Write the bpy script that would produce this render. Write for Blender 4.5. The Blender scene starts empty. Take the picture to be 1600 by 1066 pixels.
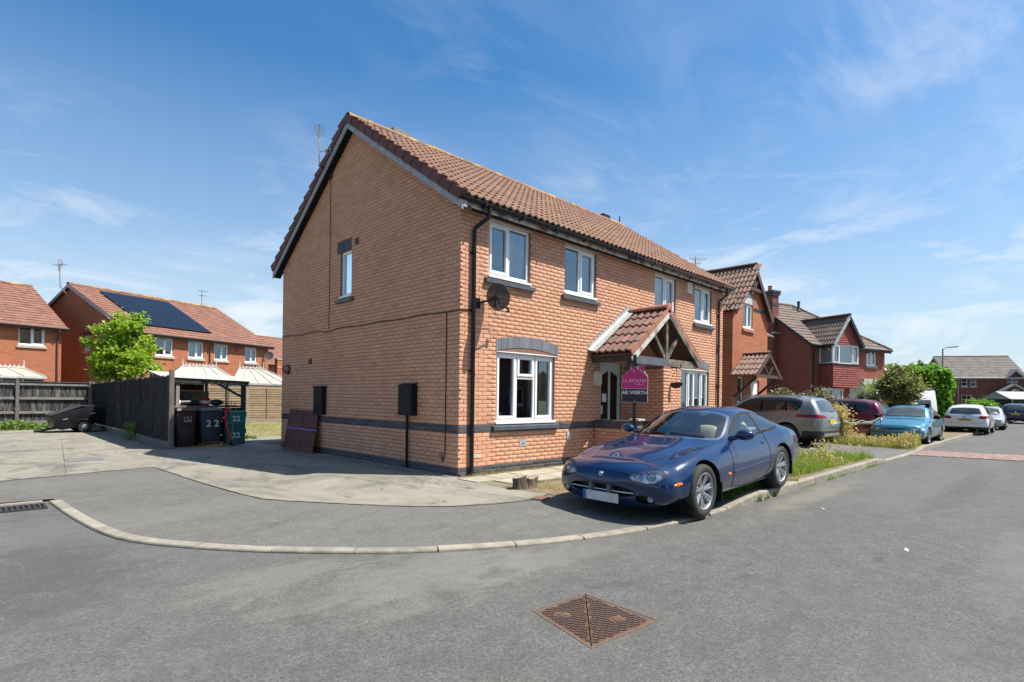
import bpy, bmesh, math, random
import numpy as np
from mathutils import Vector, Matrix
from mathutils.bvhtree import BVHTree

S = bpy.context.scene
COL = S.collection
R = math.radians
rnd = random.Random(7)

# ---------------------------------------------------------------- camera
CAMLOC = (-6.118, -7.485, 1.372)
cam = bpy.data.cameras.new('camera')
cam.sensor_width = 36.0
cam.lens = 36.0 * 863.1 / 1600.0
cam.shift_y = 90.48 / 1600.0
cam.clip_start = 0.05
cam.clip_end = 4000
camo = bpy.data.objects.new('camera', cam)
COL.objects.link(camo)
camo.matrix_world = (Matrix.Translation(CAMLOC) @ Matrix.Rotation(R(45.2413 - 90), 4, 'Z')
                     @ Matrix.Rotation(R(90), 4, 'X') @ Matrix.Rotation(R(0.74), 4, 'Z'))
S.camera = camo

# ---------------------------------------------------------------- sky and sun
SUN = Vector((0.85, -1.0, 2.15)).normalized()
elev = math.asin(SUN.z)
azim = math.atan2(SUN.x, SUN.y)
W = bpy.data.worlds.new('World')
S.world = W
W.use_nodes = True


class NT:
    """small node-tree helper"""
    def __init__(s, tree):
        s.t = tree
        s.n = tree.nodes
        s.l = tree.links

    def new(s, kind, **kw):
        nd = s.n.new(kind)
        for k, v in kw.items():
            if k.startswith('i_'):
                key = k[2:].replace('_', ' ')
                nd.inputs[key].default_value = v
            else:
                setattr(nd, k, v)
        return nd

    def link(s, a, b):
        s.l.new(a, b)

    def math(s, op, a, b=None, clamp=False):
        nd = s.n.new('ShaderNodeMath')
        nd.operation = op
        nd.use_clamp = clamp
        for i, x in enumerate((a, b)):
            if x is None:
                continue
            if isinstance(x, (int, float)):
                nd.inputs[i].default_value = x
            else:
                s.l.new(x, nd.inputs[i])
        return nd.outputs[0]

    def ramp(s, fac, stops):
        nd = s.n.new('ShaderNodeValToRGB')
        el = nd.color_ramp.elements
        while len(el) < len(stops):
            el.new(0.5)
        for e, (p, c) in zip(el, stops):
            e.position = p
            e.color = c if len(c) == 4 else (*c, 1)
        s.l.new(fac, nd.inputs[0])
        return nd.outputs[0]

    def noise(s, vec, scale, detail=4, rough=0.55, dist=0.0):
        nd = s.n.new('ShaderNodeTexNoise')
        nd.inputs['Scale'].default_value = scale
        nd.inputs['Detail'].default_value = detail
        nd.inputs['Roughness'].default_value = rough
        nd.inputs['Distortion'].default_value = dist
        if vec is not None:
            s.l.new(vec, nd.inputs['Vector'])
        return nd.outputs[0]

    def mix(s, fac, a, b, mode='MIX'):
        nd = s.n.new('ShaderNodeMix')
        nd.data_type = 'RGBA'
        nd.blend_type = mode
        for sock, x in ((nd.inputs[0], fac), (nd.inputs[6], a), (nd.inputs[7], b)):
            if isinstance(x, (int, float)):
                sock.default_value = x
            elif isinstance(x, (tuple, list)):
                sock.default_value = x if len(x) == 4 else (*x, 1)
            else:
                s.l.new(x, sock)
        return nd.outputs[2]

    def mapping(s, vec, scale=(1, 1, 1), rot=(0, 0, 0), loc=(0, 0, 0)):
        nd = s.n.new('ShaderNodeMapping')
        nd.inputs['Scale'].default_value = scale
        nd.inputs['Rotation'].default_value = rot
        nd.inputs['Location'].default_value = loc
        s.l.new(vec, nd.inputs['Vector'])
        return nd.outputs[0]


wt = NT(W.node_tree)
wt.n.clear()
sky = wt.new('ShaderNodeTexSky', sky_type='NISHITA', sun_disc=False, sun_elevation=elev,
             sun_rotation=azim, altitude=10, air_density=1.0, dust_density=0.25, ozone_density=4.0)
CLX, CLY = 0.62, -0.80
tc = wt.new('ShaderNodeTexCoord')
sep = wt.new('ShaderNodeSeparateXYZ')
wt.link(tc.outputs['Generated'], sep.inputs[0])
zc = wt.math('ADD', wt.math('MAXIMUM', sep.outputs[2], 0.0), 0.12)
comb = wt.new('ShaderNodeCombineXYZ')
wt.link(wt.math('SUBTRACT', wt.math('DIVIDE', sep.outputs[0], zc), CLX), comb.inputs[0])
wt.link(wt.math('SUBTRACT', wt.math('DIVIDE', sep.outputs[1], zc), CLY), comb.inputs[1])
# wispy cirrus: stretched fine noise masked by a broad one
m1 = wt.mapping(comb.outputs[0], scale=(0.5, 1.15, 1), rot=(0, 0, R(62)), loc=(3.1, 0.4, 0))
fine = wt.noise(m1, 2.1, 9, 0.66, 1.6)
m2 = wt.mapping(comb.outputs[0], scale=(1, 1, 1), loc=(2.6, 7.3, 0))
broad = wt.noise(m2, 0.75, 3, 0.5, 0.4)
cirrus = wt.math('MULTIPLY', wt.ramp(fine, [(0.42, (0, 0, 0)), (0.80, (1, 1, 1))]),
                 wt.ramp(broad, [(0.46, (0, 0, 0)), (0.64, (1, 1, 1))]))
# low bank of soft cloud near the horizon
m3 = wt.mapping(tc.outputs['Generated'], scale=(2.6, 2.6, 10.0), loc=(2.3, 0.6, 0.55))
low = wt.noise(m3, 1.9, 8, 0.60, 0.7)
lowband = wt.ramp(sep.outputs[2], [(0.0, (1, 1, 1)), (0.12, (0.8, 0.8, 0.8)), (0.42, (0, 0, 0))])
lowc = wt.math('MULTIPLY', wt.ramp(low, [(0.50, (0, 0, 0)), (0.66, (1, 1, 1))]), lowband)
cl = wt.math('MINIMUM', wt.math('ADD', wt.math('MULTIPLY', cirrus, 0.36), wt.math('MULTIPLY', lowc, 0.62)), 0.8)
# pale maritime haze towards the horizon
hz = wt.ramp(sep.outputs[2], [(0.0, (0.97, 0.97, 0.97)), (0.10, (0.74, 0.74, 0.74)), (0.28, (0.33, 0.33, 0.33)), (0.5, (0.05, 0.05, 0.05)), (0.8, (0, 0, 0))])
deep = wt.mix(1.0, sky.outputs[0], (0.105, 0.345, 0.465), 'MULTIPLY')
hazed = wt.mix(hz, deep, (2.12, 2.30, 2.34))
skycol = wt.mix(cl, hazed, (2.95, 2.95, 2.95))
# glow added to the sky round the sun to soften and lift the shadows
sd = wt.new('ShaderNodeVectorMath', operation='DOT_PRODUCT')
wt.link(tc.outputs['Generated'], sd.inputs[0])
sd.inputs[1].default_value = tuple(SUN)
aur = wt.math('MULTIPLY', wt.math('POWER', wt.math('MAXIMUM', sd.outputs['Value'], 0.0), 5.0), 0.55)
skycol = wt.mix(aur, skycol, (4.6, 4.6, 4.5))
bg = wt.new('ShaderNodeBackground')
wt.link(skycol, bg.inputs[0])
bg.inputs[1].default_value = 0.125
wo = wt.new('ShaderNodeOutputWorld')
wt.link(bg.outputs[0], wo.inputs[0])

sun = bpy.data.lights.new('sun', 'SUN')
sun.energy = 3.0
sun.angle = R(0.53)
sun.color = (1.0, 0.95, 0.87)
suno = bpy.data.objects.new('sun', sun)
COL.objects.link(suno)
suno.rotation_euler = SUN.to_track_quat('Z', 'Y').to_euler()
suno.location = (10, -12, 30)

S.view_settings.view_transform = 'Standard'
S.view_settings.look = 'None'
S.view_settings.gamma = 1.0
S.view_settings.exposure = 1.55
S.view_settings.use_curve_mapping = False
S.render.engine = 'CYCLES'
S.cycles.max_bounces = 8
S.cycles.transparent_max_bounces = 12
S.cycles.use_denoising = True
S.cycles.sample_clamp_indirect = 6.0

# ---------------------------------------------------------------- object helpers


def newobj(name, data, parent=None, kind=None, label=None):
    o = bpy.data.objects.new(name, data)
    COL.objects.link(o)
    if parent is not None:
        o.parent = parent
    if kind:
        o['kind'] = kind
    if label:
        o['label'] = label
    return o


def tag(o, label=None, cat=None, group=None, kind=None):
    if label:
        o['label'] = label
    if cat:
        o['category'] = cat
    if group:
        o['group'] = group
    if kind:
        o['kind'] = kind
    return o


def thing(name, label, cat, loc=(0, 0, 0), rz=0.0, group=None):
    o = newobj(name, None)
    o.location = loc
    o.rotation_euler = (0, 0, rz)
    o.empty_display_size = 0.3
    return tag(o, label, cat, group)


def copy_tree(o, parent=None):
    c = o.copy()
    COL.objects.link(c)
    c.parent = parent
    for ch in KIDS(o):
        copy_tree(ch, c)
    return c


def KIDS(o):
    return [x for x in COL.objects if x.parent == o]


class MB:
    """mesh builder"""
    def __init__(s):
        s.v = []
        s.f = []
        s.m = []

    def add(s, verts, faces, mi=0):
        b = len(s.v)
        s.v.extend(tuple(x) for x in verts)
        s.f.extend(tuple(i + b for i in f) for f in faces)
        s.m.extend([mi] * len(faces))
        return s

    def box(s, x0, x1, y0, y1, z0, z1, mi=0, M=None):
        vs = [(x0, y0, z0), (x1, y0, z0), (x1, y1, z0), (x0, y1, z0),
              (x0, y0, z1), (x1, y0, z1), (x1, y1, z1), (x0, y1, z1)]
        if M is not None:
            vs = [M @ Vector(v) for v in vs]
        return s.add(vs, [(0, 3, 2, 1), (4, 5, 6, 7), (0, 1, 5, 4), (1, 2, 6, 5), (2, 3, 7, 6), (3, 0, 4, 7)], mi)

    def beam(s, a, b, w, h, mi=0, up=(0, 0, 1)):
        """rectangular bar from a to b, w across, h along up"""
        a = Vector(a)
        b = Vector(b)
        d = (b - a).normalized()
        u = Vector(up)
        side = d.cross(u)
        if side.length < 1e-4:
            side = d.cross(Vector((0, 1, 0)))
        side.normalize()
        u = side.cross(d)
        vs = []
        for p in (a, b):
            for sx, sz in ((-1, -1), (1, -1), (1, 1), (-1, 1)):
                vs.append(p + side * (sx * w / 2) + u * (sz * h / 2))
        return s.add(vs, [(3, 2, 1, 0), (4, 5, 6, 7), (0, 1, 5, 4), (1, 2, 6, 5), (2, 3, 7, 6), (3, 0, 4, 7)], mi)

    def tube(s, pts, r, n=8, mi=0, caps=True):
        pts = [Vector(p) for p in pts]
        rr = r if isinstance(r, (list, tuple)) else [r] * len(pts)
        vs = []
        fs = []
        ref = None
        for i, p in enumerate(pts):
            d = (pts[min(i + 1, len(pts) - 1)] - pts[max(i - 1, 0)])
            d = d.normalized() if d.length > 1e-9 else Vector((0, 0, 1))
            if ref is None:
                ref = Vector((0, 0, 1)) if abs(d.z) < 0.9 else Vector((1, 0, 0))
            a = (ref - d * ref.dot(d)).normalized()
            ref = a
            b = d.cross(a)
            for k in range(n):
                t = 2 * math.pi * k / n
                vs.append(p + (a * math.cos(t) + b * math.sin(t)) * rr[i])
        for i in range(len(pts) - 1):
            for k in range(n):
                k2 = (k + 1) % n
                fs.append((i * n + k, i * n + k2, (i + 1) * n + k2, (i + 1) * n + k))
        if caps:
            fs.append(tuple(range(n))[::-1])
            fs.append(tuple((len(pts) - 1) * n + k for k in range(n)))
        return s.add(vs, fs, mi)

    def lathe(s, prof, n=24, mi=0, M=None, closed=False):
        """prof: (r, h) about z"""
        vs = []
        fs = []
        for k in range(n):
            t = 2 * math.pi * k / n
            for r, h in prof:
                v = Vector((r * math.cos(t), r * math.sin(t), h))
                vs.append(M @ v if M is not None else v)
        q = len(prof)
        for k in range(n):
            k2 = (k + 1) % n
            for j in range(q - 1 + (1 if closed else 0)):
                j2 = (j + 1) % q
                fs.append((k * q + j, k2 * q + j, k2 * q + j2, k * q + j2))
        return s.add(vs, fs, mi)

    def prism(s, poly, vec, mi=0):
        """poly: list of 3-D points, extruded by vec"""
        n = len(poly)
        vec = Vector(vec)
        P = [Vector(p) for p in poly]
        vs = P + [p + vec for p in P]
        fs = [tuple(range(n))[::-1], tuple(range(n, 2 * n))]
        for i in range(n):
            j = (i + 1) % n
            fs.append((i, j, n + j, n + i))
        return s.add(vs, fs, mi)

    def sphere(s, c, r, nu=14, nv=8, mi=0):
        rx, ry, rz = r if isinstance(r, (tuple, list)) else (r, r, r)
        vs = []
        fs = []
        for j in range(nv + 1):
            ph = math.pi * j / nv
            for i in range(nu):
                t = 2 * math.pi * i / nu
                vs.append((c[0] + rx * math.sin(ph) * math.cos(t), c[1] + ry * math.sin(ph) * math.sin(t), c[2] + rz * math.cos(ph)))
        for j in range(nv):
            for i in range(nu):
                i2 = (i + 1) % nu
                fs.append((j * nu + i, (j + 1) * nu + i, (j + 1) * nu + i2, j * nu + i2))
        return s.add(vs, fs, mi)

    def mesh(s, name, mats=(), smooth=False, fix=True):
        me = bpy.data.meshes.new(name)
        me.from_pydata(s.v, [], s.f)
        for m in (mats if isinstance(mats, (list, tuple)) else [mats]):
            me.materials.append(m)
        if any(s.m):
            me.polygons.foreach_set('material_index', s.m)
        if fix:
            bm = bmesh.new()
            bm.from_mesh(me)
            bmesh.ops.recalc_face_normals(bm, faces=bm.faces)
            bm.to_mesh(me)
            bm.free()
        if smooth:
            smooth_mesh(me, smooth if isinstance(smooth, (int, float)) and smooth is not True else 40)
        me.update()
        return me

    def build(s, name, mats, parent=None, smooth=False, kind=None, label=None, fix=True):
        return newobj(name, s.mesh(name, mats, smooth, fix), parent, kind, label)


def smooth_mesh(me, deg=40):
    me.polygons.foreach_set('use_smooth', [True] * len(me.polygons))
    me.set_sharp_from_angle(angle=R(deg))


def np_mesh(name, V, F, mat, parent=None, kind=None, smooth=False, label=None):
    """fast mesh from numpy arrays of one face size"""
    V = np.asarray(V, dtype=np.float32)
    F = np.asarray(F, dtype=np.int32)
    me = bpy.data.meshes.new(name)
    me.vertices.add(len(V))
    me.vertices.foreach_set('co', V.ravel())
    k = F.shape[1]
    me.loops.add(F.size)
    me.loops.foreach_set('vertex_index', F.ravel())
    me.polygons.add(len(F))
    me.polygons.foreach_set('loop_start', np.arange(0, F.size, k, dtype=np.int32))
    me.polygons.foreach_set('loop_total', np.full(len(F), k, dtype=np.int32))
    if smooth:
        me.polygons.foreach_set('use_smooth', np.ones(len(F), dtype=bool))
    me.materials.append(mat)
    me.update(calc_edges=True)
    me.validate()
    return newobj(name, me, parent, kind, label)


# ---------------------------------------------------------------- materials
MATS = {}


def principled(name):
    m = bpy.data.materials.new(name)
    m.use_nodes = True
    t = NT(m.node_tree)
    b = t.n['Principled BSDF']
    MATS[name] = m
    return m, t, b


def position(t, obj=False):
    if obj:
        return t.new('ShaderNodeTexCoord').outputs['Object']
    return t.new('ShaderNodeNewGeometry').outputs['Position']


def rand_of(t):
    """0-1 value per piece: object random plus island random"""
    a = t.new('ShaderNodeObjectInfo').outputs['Random']
    b = t.new('ShaderNodeNewGeometry').outputs['Random Per Island']
    return t.math('FRACT', t.math('ADD', a, b))


def hsv(c, dv):
    return tuple(min(1, max(0, x * dv)) for x in c)


def mat(name, col, col2=None, scale=6.0, rough=0.6, bump=0.0, bscale=40.0, metal=0.0, coat=0.0,
        spec=0.5, obj=False, piece=0.0, detail=5, stretch=None, lo=0.35, hi=0.65, bdist=0.01):
    """noise-varied principled material; piece = brightness change between pieces"""
    m, t, b = principled(name)
    pos = position(t, obj)
    if stretch:
        pos = t.mapping(pos, scale=stretch)
    col2 = col2 or hsv(col, 0.75)
    c = t.ramp(t.noise(pos, scale, detail, 0.6), [(lo, col), (hi, col2)])
    if piece:
        r = rand_of(t)
        v = t.math('ADD', t.math('MULTIPLY', r, 2 * piece), 1 - piece)
        cv = t.new('ShaderNodeCombineColor')
        for i in range(3):
            t.link(v, cv.inputs[i])
        c = t.mix(1.0, c, cv.outputs[0], 'MULTIPLY')
    t.link(c, b.inputs['Base Color'])
    b.inputs['Roughness'].default_value = rough
    b.inputs['Metallic'].default_value = metal
    b.inputs['Specular IOR Level'].default_value = spec
    if coat:
        b.inputs['Coat Weight'].default_value = coat
        b.inputs['Coat Roughness'].default_value = 0.03
    if bump:
        bp = t.new('ShaderNodeBump')
        bp.inputs['Strength'].default_value = bump
        bp.inputs['Distance'].default_value = bdist
        t.link(t.noise(pos, bscale, 4, 0.6), bp.inputs['Height'])
        t.link(bp.outputs[0], b.inputs['Normal'])
    return m


def glass(name, tint=(0.9, 0.95, 0.95), base=0.12, rough=0.0, refl=(1, 1, 1)):
    """thin pane: fresnel reflection over a tinted see-through sheet"""
    m = bpy.data.materials.new(name)
    m.use_nodes = True
    t = NT(m.node_tree)
    t.n.clear()
    tr = t.new('ShaderNodeBsdfTransparent')
    tr.inputs[0].default_value = (*tint, 1)
    gl = t.new('ShaderNodeBsdfGlossy')
    gl.inputs['Roughness'].default_value = rough
    gl.inputs[0].default_value = (*refl, 1)
    lw = t.new('ShaderNodeFresnel')
    lw.inputs[0].default_value = 1.5
    mx = t.new('ShaderNodeMixShader')
    t.link(t.math('ADD', t.math('MULTIPLY', lw.outputs[0], 1.5), base, clamp=True), mx.inputs[0])
    t.link(tr.outputs[0], mx.inputs[1])
    t.link(gl.outputs[0], mx.inputs[2])
    o = t.new('ShaderNodeOutputMaterial')
    t.link(mx.outputs[0], o.inputs[0])
    return m


def piece_brick(name, cols, piece_lo=0.0, piece_hi=1.0, dirt=0.35, rough=0.85):
    """single bricks: colour drawn per piece from cols, with speckle and a rough face"""
    m, t, b = principled(name)
    pos = position(t)
    r = rand_of(t)
    n = len(cols)
    c = t.ramp(r, [(i / (n - 1), cols[i]) for i in range(n)])
    sp = t.noise(pos, 60, 4, 0.7)
    c = t.mix(t.ramp(sp, [(0.48, (0, 0, 0)), (0.78, (0.4, 0.4, 0.4))]), c, hsv(cols[0], 0.6))
    bigm = t.noise(pos, 0.7, 4, 0.6)
    c = t.mix(t.ramp(bigm, [(0.45, (0, 0, 0)), (0.75, (dirt, dirt, dirt))]), c, hsv(cols[-1], 0.7))
    t.link(c, b.inputs['Base Color'])
    b.inputs['Roughness'].default_value = rough
    b.inputs['Specular IOR Level'].default_value = 0.25
    bp = t.new('ShaderNodeBump')
    bp.inputs['Strength'].default_value = 0.3
    bp.inputs['Distance'].default_value = 0.004
    t.link(t.noise(t.mapping(pos, scale=(1, 1, 2.2)), 70, 5, 0.65), bp.inputs['Height'])
    t.link(bp.outputs[0], b.inputs['Normal'])
    return m


def brick_wall(name, c1, c2, mortar, scale=1.0):
    """brickwork too far off to tell bricks apart"""
    m, t, b = principled(name)
    tcn = t.new('ShaderNodeTexCoord')
    sp = t.new('ShaderNodeSeparateXYZ')
    t.link(tcn.outputs['Object'], sp.inputs[0])
    cb = t.new('ShaderNodeCombineXYZ')
    t.link(t.math('ADD', sp.outputs[0], sp.outputs[1]), cb.inputs[0])
    t.link(sp.outputs[2], cb.inputs[1])
    br = t.new('ShaderNodeTexBrick')
    br.inputs['Scale'].default_value = 1.0
    br.inputs['Brick Width'].default_value = 0.225
    br.inputs['Row Height'].default_value = 0.075
    br.inputs['Mortar Size'].default_value = 0.006
    br.inputs['Mortar Smooth'].default_value = 0.2
    br.inputs['Bias'].default_value = -0.1
    br.inputs['Color1'].default_value = (*c1, 1)
    br.inputs['Color2'].default_value = (*c2, 1)
    br.inputs['Mortar'].default_value = (*mortar, 1)
    t.link(cb.outputs[0], br.inputs['Vector'])
    nz = t.noise(tcn.outputs['Object'], 0.9, 5, 0.6)
    c = t.mix(t.ramp(nz, [(0.4, (0, 0, 0)), (0.75, (0.4, 0.4, 0.4))]), br.outputs['Color'], hsv(c1, 0.6))
    t.link(c, b.inputs['Base Color'])
    b.inputs['Roughness'].default_value = 0.85
    b.inputs['Specular IOR Level'].default_value = 0.25
    bp = t.new('ShaderNodeBump')
    bp.inputs['Strength'].default_value = 0.6
    bp.inputs['Distance'].default_value = 0.008
    bp.invert = True
    t.link(br.outputs['Fac'], bp.inputs['Height'])
    t.link(bp.outputs[0], b.inputs['Normal'])
    return m


def leaf_mat(name, cols, trans=0.35, rough=0.5):
    m, t, b = principled(name)
    r = rand_of(t)
    n = len(cols)
    c = t.ramp(r, [(i / (n - 1), cols[i]) for i in range(n)])
    t.link(c, b.inputs['Base Color'])
    b.inputs['Roughness'].default_value = rough
    b.inputs['Specular IOR Level'].default_value = 0.35
    tl = t.new('ShaderNodeBsdfTranslucent')
    t.link(t.mix(1.0, c, (1.6, 1.7, 0.7), 'MULTIPLY'), tl.inputs[0])
    mx = t.new('ShaderNodeMixShader')
    mx.inputs[0].default_value = trans
    t.link(b.outputs[0], mx.inputs[1])
    t.link(tl.outputs[0], mx.inputs[2])
    t.link(mx.outputs[0], t.n['Material Output'].inputs[0])
    return m

# ================================================================ ground
KERB = [(-9.0, 2.6), (-5.77, 2.22), (-5.36, 2.16), (-5.29, 1.55), (-5.22, 0.75), (-5.10, -0.35), (-4.95, -0.98), (-4.56, -1.62),
        (-4.16, -2.15), (-3.745, -2.59), (-3.31, -2.98), (-2.82, -3.33), (-2.26, -3.63), (-1.58, -3.90),
        (-0.76, -4.12), (0.235, -4.23), (1.3, -4.25), (70.0, -4.25)]


def polyline(pts, step):
    out = []
    for a, b in zip(pts[:-1], pts[1:]):
        L = math.dist(a, b)
        n = max(1, int(round(L / step)))
        for i in range(n):
            out.append((a[0] + (b[0] - a[0]) * i / n, a[1] + (b[1] - a[1]) * i / n))
    out.append(pts[-1])
    return out


def sstep(a, b, x):
    t = min(1, max(0, (x - a) / (b - a)))
    return t * t * (3 - 2 * t)


ROADZ = -0.10


def kerb_top(x, y):
    h = -0.072
    h += 0.092 * sstep(1.0, 2.4, x)
    h -= 0.088 * sstep(9.7, 10.7, x)
    h += 0.088 * sstep(14.7, 15.8, x)
    return h


def kerb_dist(x, y):
    best = 1e9
    for (ax, ay), (bx, by) in zip(KERB[:-1], KERB[1:]):
        dx, dy = bx - ax, by - ay
        t = min(1, max(0, ((x - ax) * dx + (y - ay) * dy) / (dx * dx + dy * dy)))
        d = math.hypot(x - ax - t * dx, y - ay - t * dy)
        best = min(best, d)
    return best


def H(x, y):
    d = kerb_dist(x, y)
    if d > 1.6:
        return 0.0
    return kerb_top(x, y) * (1 - sstep(0.12, 1.6, d))


def sheet(name, poly, off, material, kind='structure', cell=0.4, zfun=H, parent=None, label=None):
    """flat polygon cut into cells and laid on the ground"""
    bm = bmesh.new()
    bm.faces.new([bm.verts.new((x, y, 0)) for x, y in poly])
    xs = [p[0] for p in poly]
    ys = [p[1] for p in poly]
    if zfun is not None:
        for ax, lo, hi in ((0, min(xs), max(xs)), (1, min(ys), max(ys))):
            v = lo + cell
            while v < hi:
                co = (v, 0, 0) if ax == 0 else (0, v, 0)
                no = (1, 0, 0) if ax == 0 else (0, 1, 0)
                bmesh.ops.bisect_plane(bm, geom=bm.verts[:] + bm.edges[:] + bm.faces[:], plane_co=co, plane_no=no)
                v += cell
    for v in bm.verts:
        v.co.z = off + (zfun(v.co.x, v.co.y) if zfun is not None else 0)
    bmesh.ops.recalc_face_normals(bm, faces=bm.faces)
    for f in bm.faces:
        if f.normal.z < 0:
            f.normal_flip()
        f.smooth = True
    me = bpy.data.meshes.new(name)
    bm.to_mesh(me)
    bm.free()
    me.materials.append(material)
    return newobj(name, me, parent, kind, label)


def asphalt(name, base, spread=0.25, patch=None, big=0.35, streak=None):
    m, t, b = principled(name)
    pos = position(t)
    agg = t.math('ADD', t.math('MULTIPLY', t.noise(pos, 130, 3, 0.8), 0.55), t.math('MULTIPLY', t.noise(pos, 55, 3, 0.7), 0.45))
    c = t.ramp(agg, [(0.36, hsv(base, 1 - spread * 2.4)), (0.5, base), (0.62, hsv(base, 1 + spread * 2.6)), (0.70, hsv(base, 2.6))])
    mid = t.noise(pos, 5.0, 6, 0.65)
    c = t.mix(t.ramp(mid, [(0.36, (0.55, 0.55, 0.55)), (0.60, (0, 0, 0))]), c, hsv(base, 0.68))
    blot = t.noise(t.mapping(pos, scale=(0.7, 1.5, 1), loc=(4, 2, 0)), 1.1, 9, 0.75, 0.8)
    c = t.mix(t.ramp(blot, [(0.61, (0, 0, 0)), (0.65, (0.65, 0.65, 0.65))]), c, hsv(base, 0.6))
    bg_ = t.noise(t.mapping(pos, scale=(0.35, 1.1, 1), rot=(0, 0, R(-12))), big, 5, 0.6, 0.6)
    c = t.mix(t.ramp(bg_, [(0.42, (0, 0, 0)), (0.7, (0.5, 0.5, 0.5))]), c, hsv(base, 1.35))
    if patch:
        sp = t.new('ShaderNodeSeparateXYZ')
        t.link(pos, sp.inputs[0])
        for (px, py, rx, ry, rot, col, amt) in patch:
            mp = t.mapping(pos, loc=(-px, -py, 0))
            mp = t.mapping(mp, scale=(1 / rx, 1 / ry, 0.0), rot=(0, 0, R(rot)))
            ln = t.new('ShaderNodeVectorMath', operation='LENGTH')
            t.link(mp, ln.inputs[0])
            nz = t.noise(t.mapping(pos, scale=(1, 1.6, 1), rot=(0, 0, R(30))), 2.6, 8, 0.72, 0.5)
            d = t.math('ADD', ln.outputs['Value'], t.math('MULTIPLY', nz, 2.6))
            gr0 = t.noise(pos, 60, 3, 0.8)
            f = t.math('MULTIPLY', t.math('MULTIPLY', t.math('SUBTRACT', 2.25, d), 1.7, clamp=True), t.ramp(gr0, [(0.36, (0.15, 0.15, 0.15)), (0.6, (amt, amt, amt))]))
            c = t.mix(f, c, col)
    t.link(c, b.inputs['Base Color'])
    b.inputs['Roughness'].default_value = 0.9
    b.inputs['Specular IOR Level'].default_value = 0.25
    bp = t.new('ShaderNodeBump')
    bp.inputs['Strength'].default_value = 0.55
    bp.inputs['Distance'].default_value = 0.004
    t.link(t.noise(pos, 120, 4, 0.75), bp.inputs['Height'])
    t.link(bp.outputs[0], b.inputs['Normal'])
    return m


M_ROAD = asphalt('road_asphalt', (0.100, 0.0975, 0.091), 0.30, patch=[
    (-3.3, -3.75, 1.5, 0.75, 38, (0.20, 0.195, 0.17), 0.55), (-4.3, -3.0, 1.0, 0.45, 50, (0.19, 0.185, 0.165), 0.5), (-2.2, -4.1, 1.2, 0.4, 20, (0.18, 0.175, 0.155), 0.5),
    (3.5, -4.65, 3.0, 0.30, 0, (0.19, 0.175, 0.13), 0.7), (-5.6, -1.6, 0.7, 1.5, 10, (0.06, 0.062, 0.064), 0.9), (1.0, -7.2, 2.5, .35, 8, (0.15, 0.15, 0.145), 0.5),
    (6.5, -6.2, 5.0, .35, 4, (0.065, 0.066, 0.068), 0.8)])
M_PAVE = asphalt('pavement_tarmac', (0.122, 0.118, 0.108), 0.26, big=0.5)
M_DRIVEASPH = asphalt('drive_tarmac', (0.118, 0.114, 0.106), 0.2, big=0.5)

# far land and road
M_LAND = mat('far_land', (0.10, 0.12, 0.05), (0.16, 0.15, 0.08), 0.3, 0.9)
sheet('ground', [(-700, -700), (700, -700), (700, 700), (-700, 700)], -0.16, M_LAND, zfun=None)
road = sheet('road', [(-60, -40), (75, -10.5), (75, 8), (-60, 12)], ROADZ, M_ROAD, zfun=None)
# pavement strip along the kerb and the flat land behind it
KP = polyline(KERB[1:], 0.3)
inner = []
V, F = [], []
DS = [0.12, 0.3, 0.55, 0.85, 1.2, 1.6]


def side_normal(pts, i):
    a = pts[max(0, i - 1)]
    b = pts[min(len(pts) - 1, i + 1)]
    dx, dy = b[0] - a[0], b[1] - a[1]
    L = math.hypot(dx, dy)
    return (-dy / L, dx / L)


KN = [side_normal(KP, i) for i in range(len(KP))]
pave_poly = [(-9, 2.55)] + [(p[0] + n[0] * 0.12, p[1] + n[1] * 0.12) for p, n in zip(KP, KN) if p[0] < 2.1 and not (p[0] < -5.25 and p[1] > 1.6)]
pave_poly = [(-9, 2.7), (-5.7, 2.32), (-5.24, 2.26)] + [p for p in pave_poly[1:]]
sheet('pavement', pave_poly + [(66, -4.13), (66, 60), (-9, 60)], 0.0, M_PAVE, cell=0.6)

# ---- kerb: every stone a piece of its own
M_KERB = mat('kerb_concrete', (0.30, 0.27, 0.215), (0.20, 0.18, 0.14), 7, 0.9, 0.6, 90, piece=0.13, detail=8)
kerb = thing('kerb', 'pale concrete kerb curving round the corner and along the road', 'kerb')
kerb['kind'] = 'structure'
M_KJ = mat('kerb_joint', (0.06, 0.055, 0.045), rough=0.95)


def kerb_stone(pts, wid=0.125):
    mb = MB()
    n = len(pts)
    rows = []
    for i, (x, y) in enumerate(pts):
        nx, ny = side_normal(pts, i)
        zt = kerb_top(x, y) + 0.004
        prof = [(0.0, ROADZ - 0.05), (0.0, zt - 0.018), (0.006, zt - 0.006), (0.016, zt), (wid, zt + 0.001), (wid, ROADZ - 0.05)]
        rows.append([(x + nx * d, y + ny * d, z) for d, z in prof])
    q = len(rows[0])
    vs = [v for r in rows for v in r]
    fs = []
    for i in range(n - 1):
        for j in range(q - 1):
            fs.append((i * q + j, (i + 1) * q + j, (i + 1) * q + j + 1, i * q + j + 1))
    fs.append(tuple(range(q)))
    fs.append(tuple(range((n - 1) * q, n * q))[::-1])
    mb.add(vs, fs)
    return mb


def along(poly, s0, s1, n):
    """points between arc lengths"""
    out = []
    for k in range(n + 1):
        s = s0 + (s1 - s0) * k / n
        acc = 0
        for a, b in zip(poly[:-1], poly[1:]):
            L = math.dist(a, b)
            if acc + L >= s or (a, b) == (poly[-2], poly[-1]):
                t = (s - acc) / L
                out.append((a[0] + (b[0] - a[0]) * t, a[1] + (b[1] - a[1]) * t))
                break
            acc += L
    return out


KR = [(-5.30, 2.14)] + KERB[4:]
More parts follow.
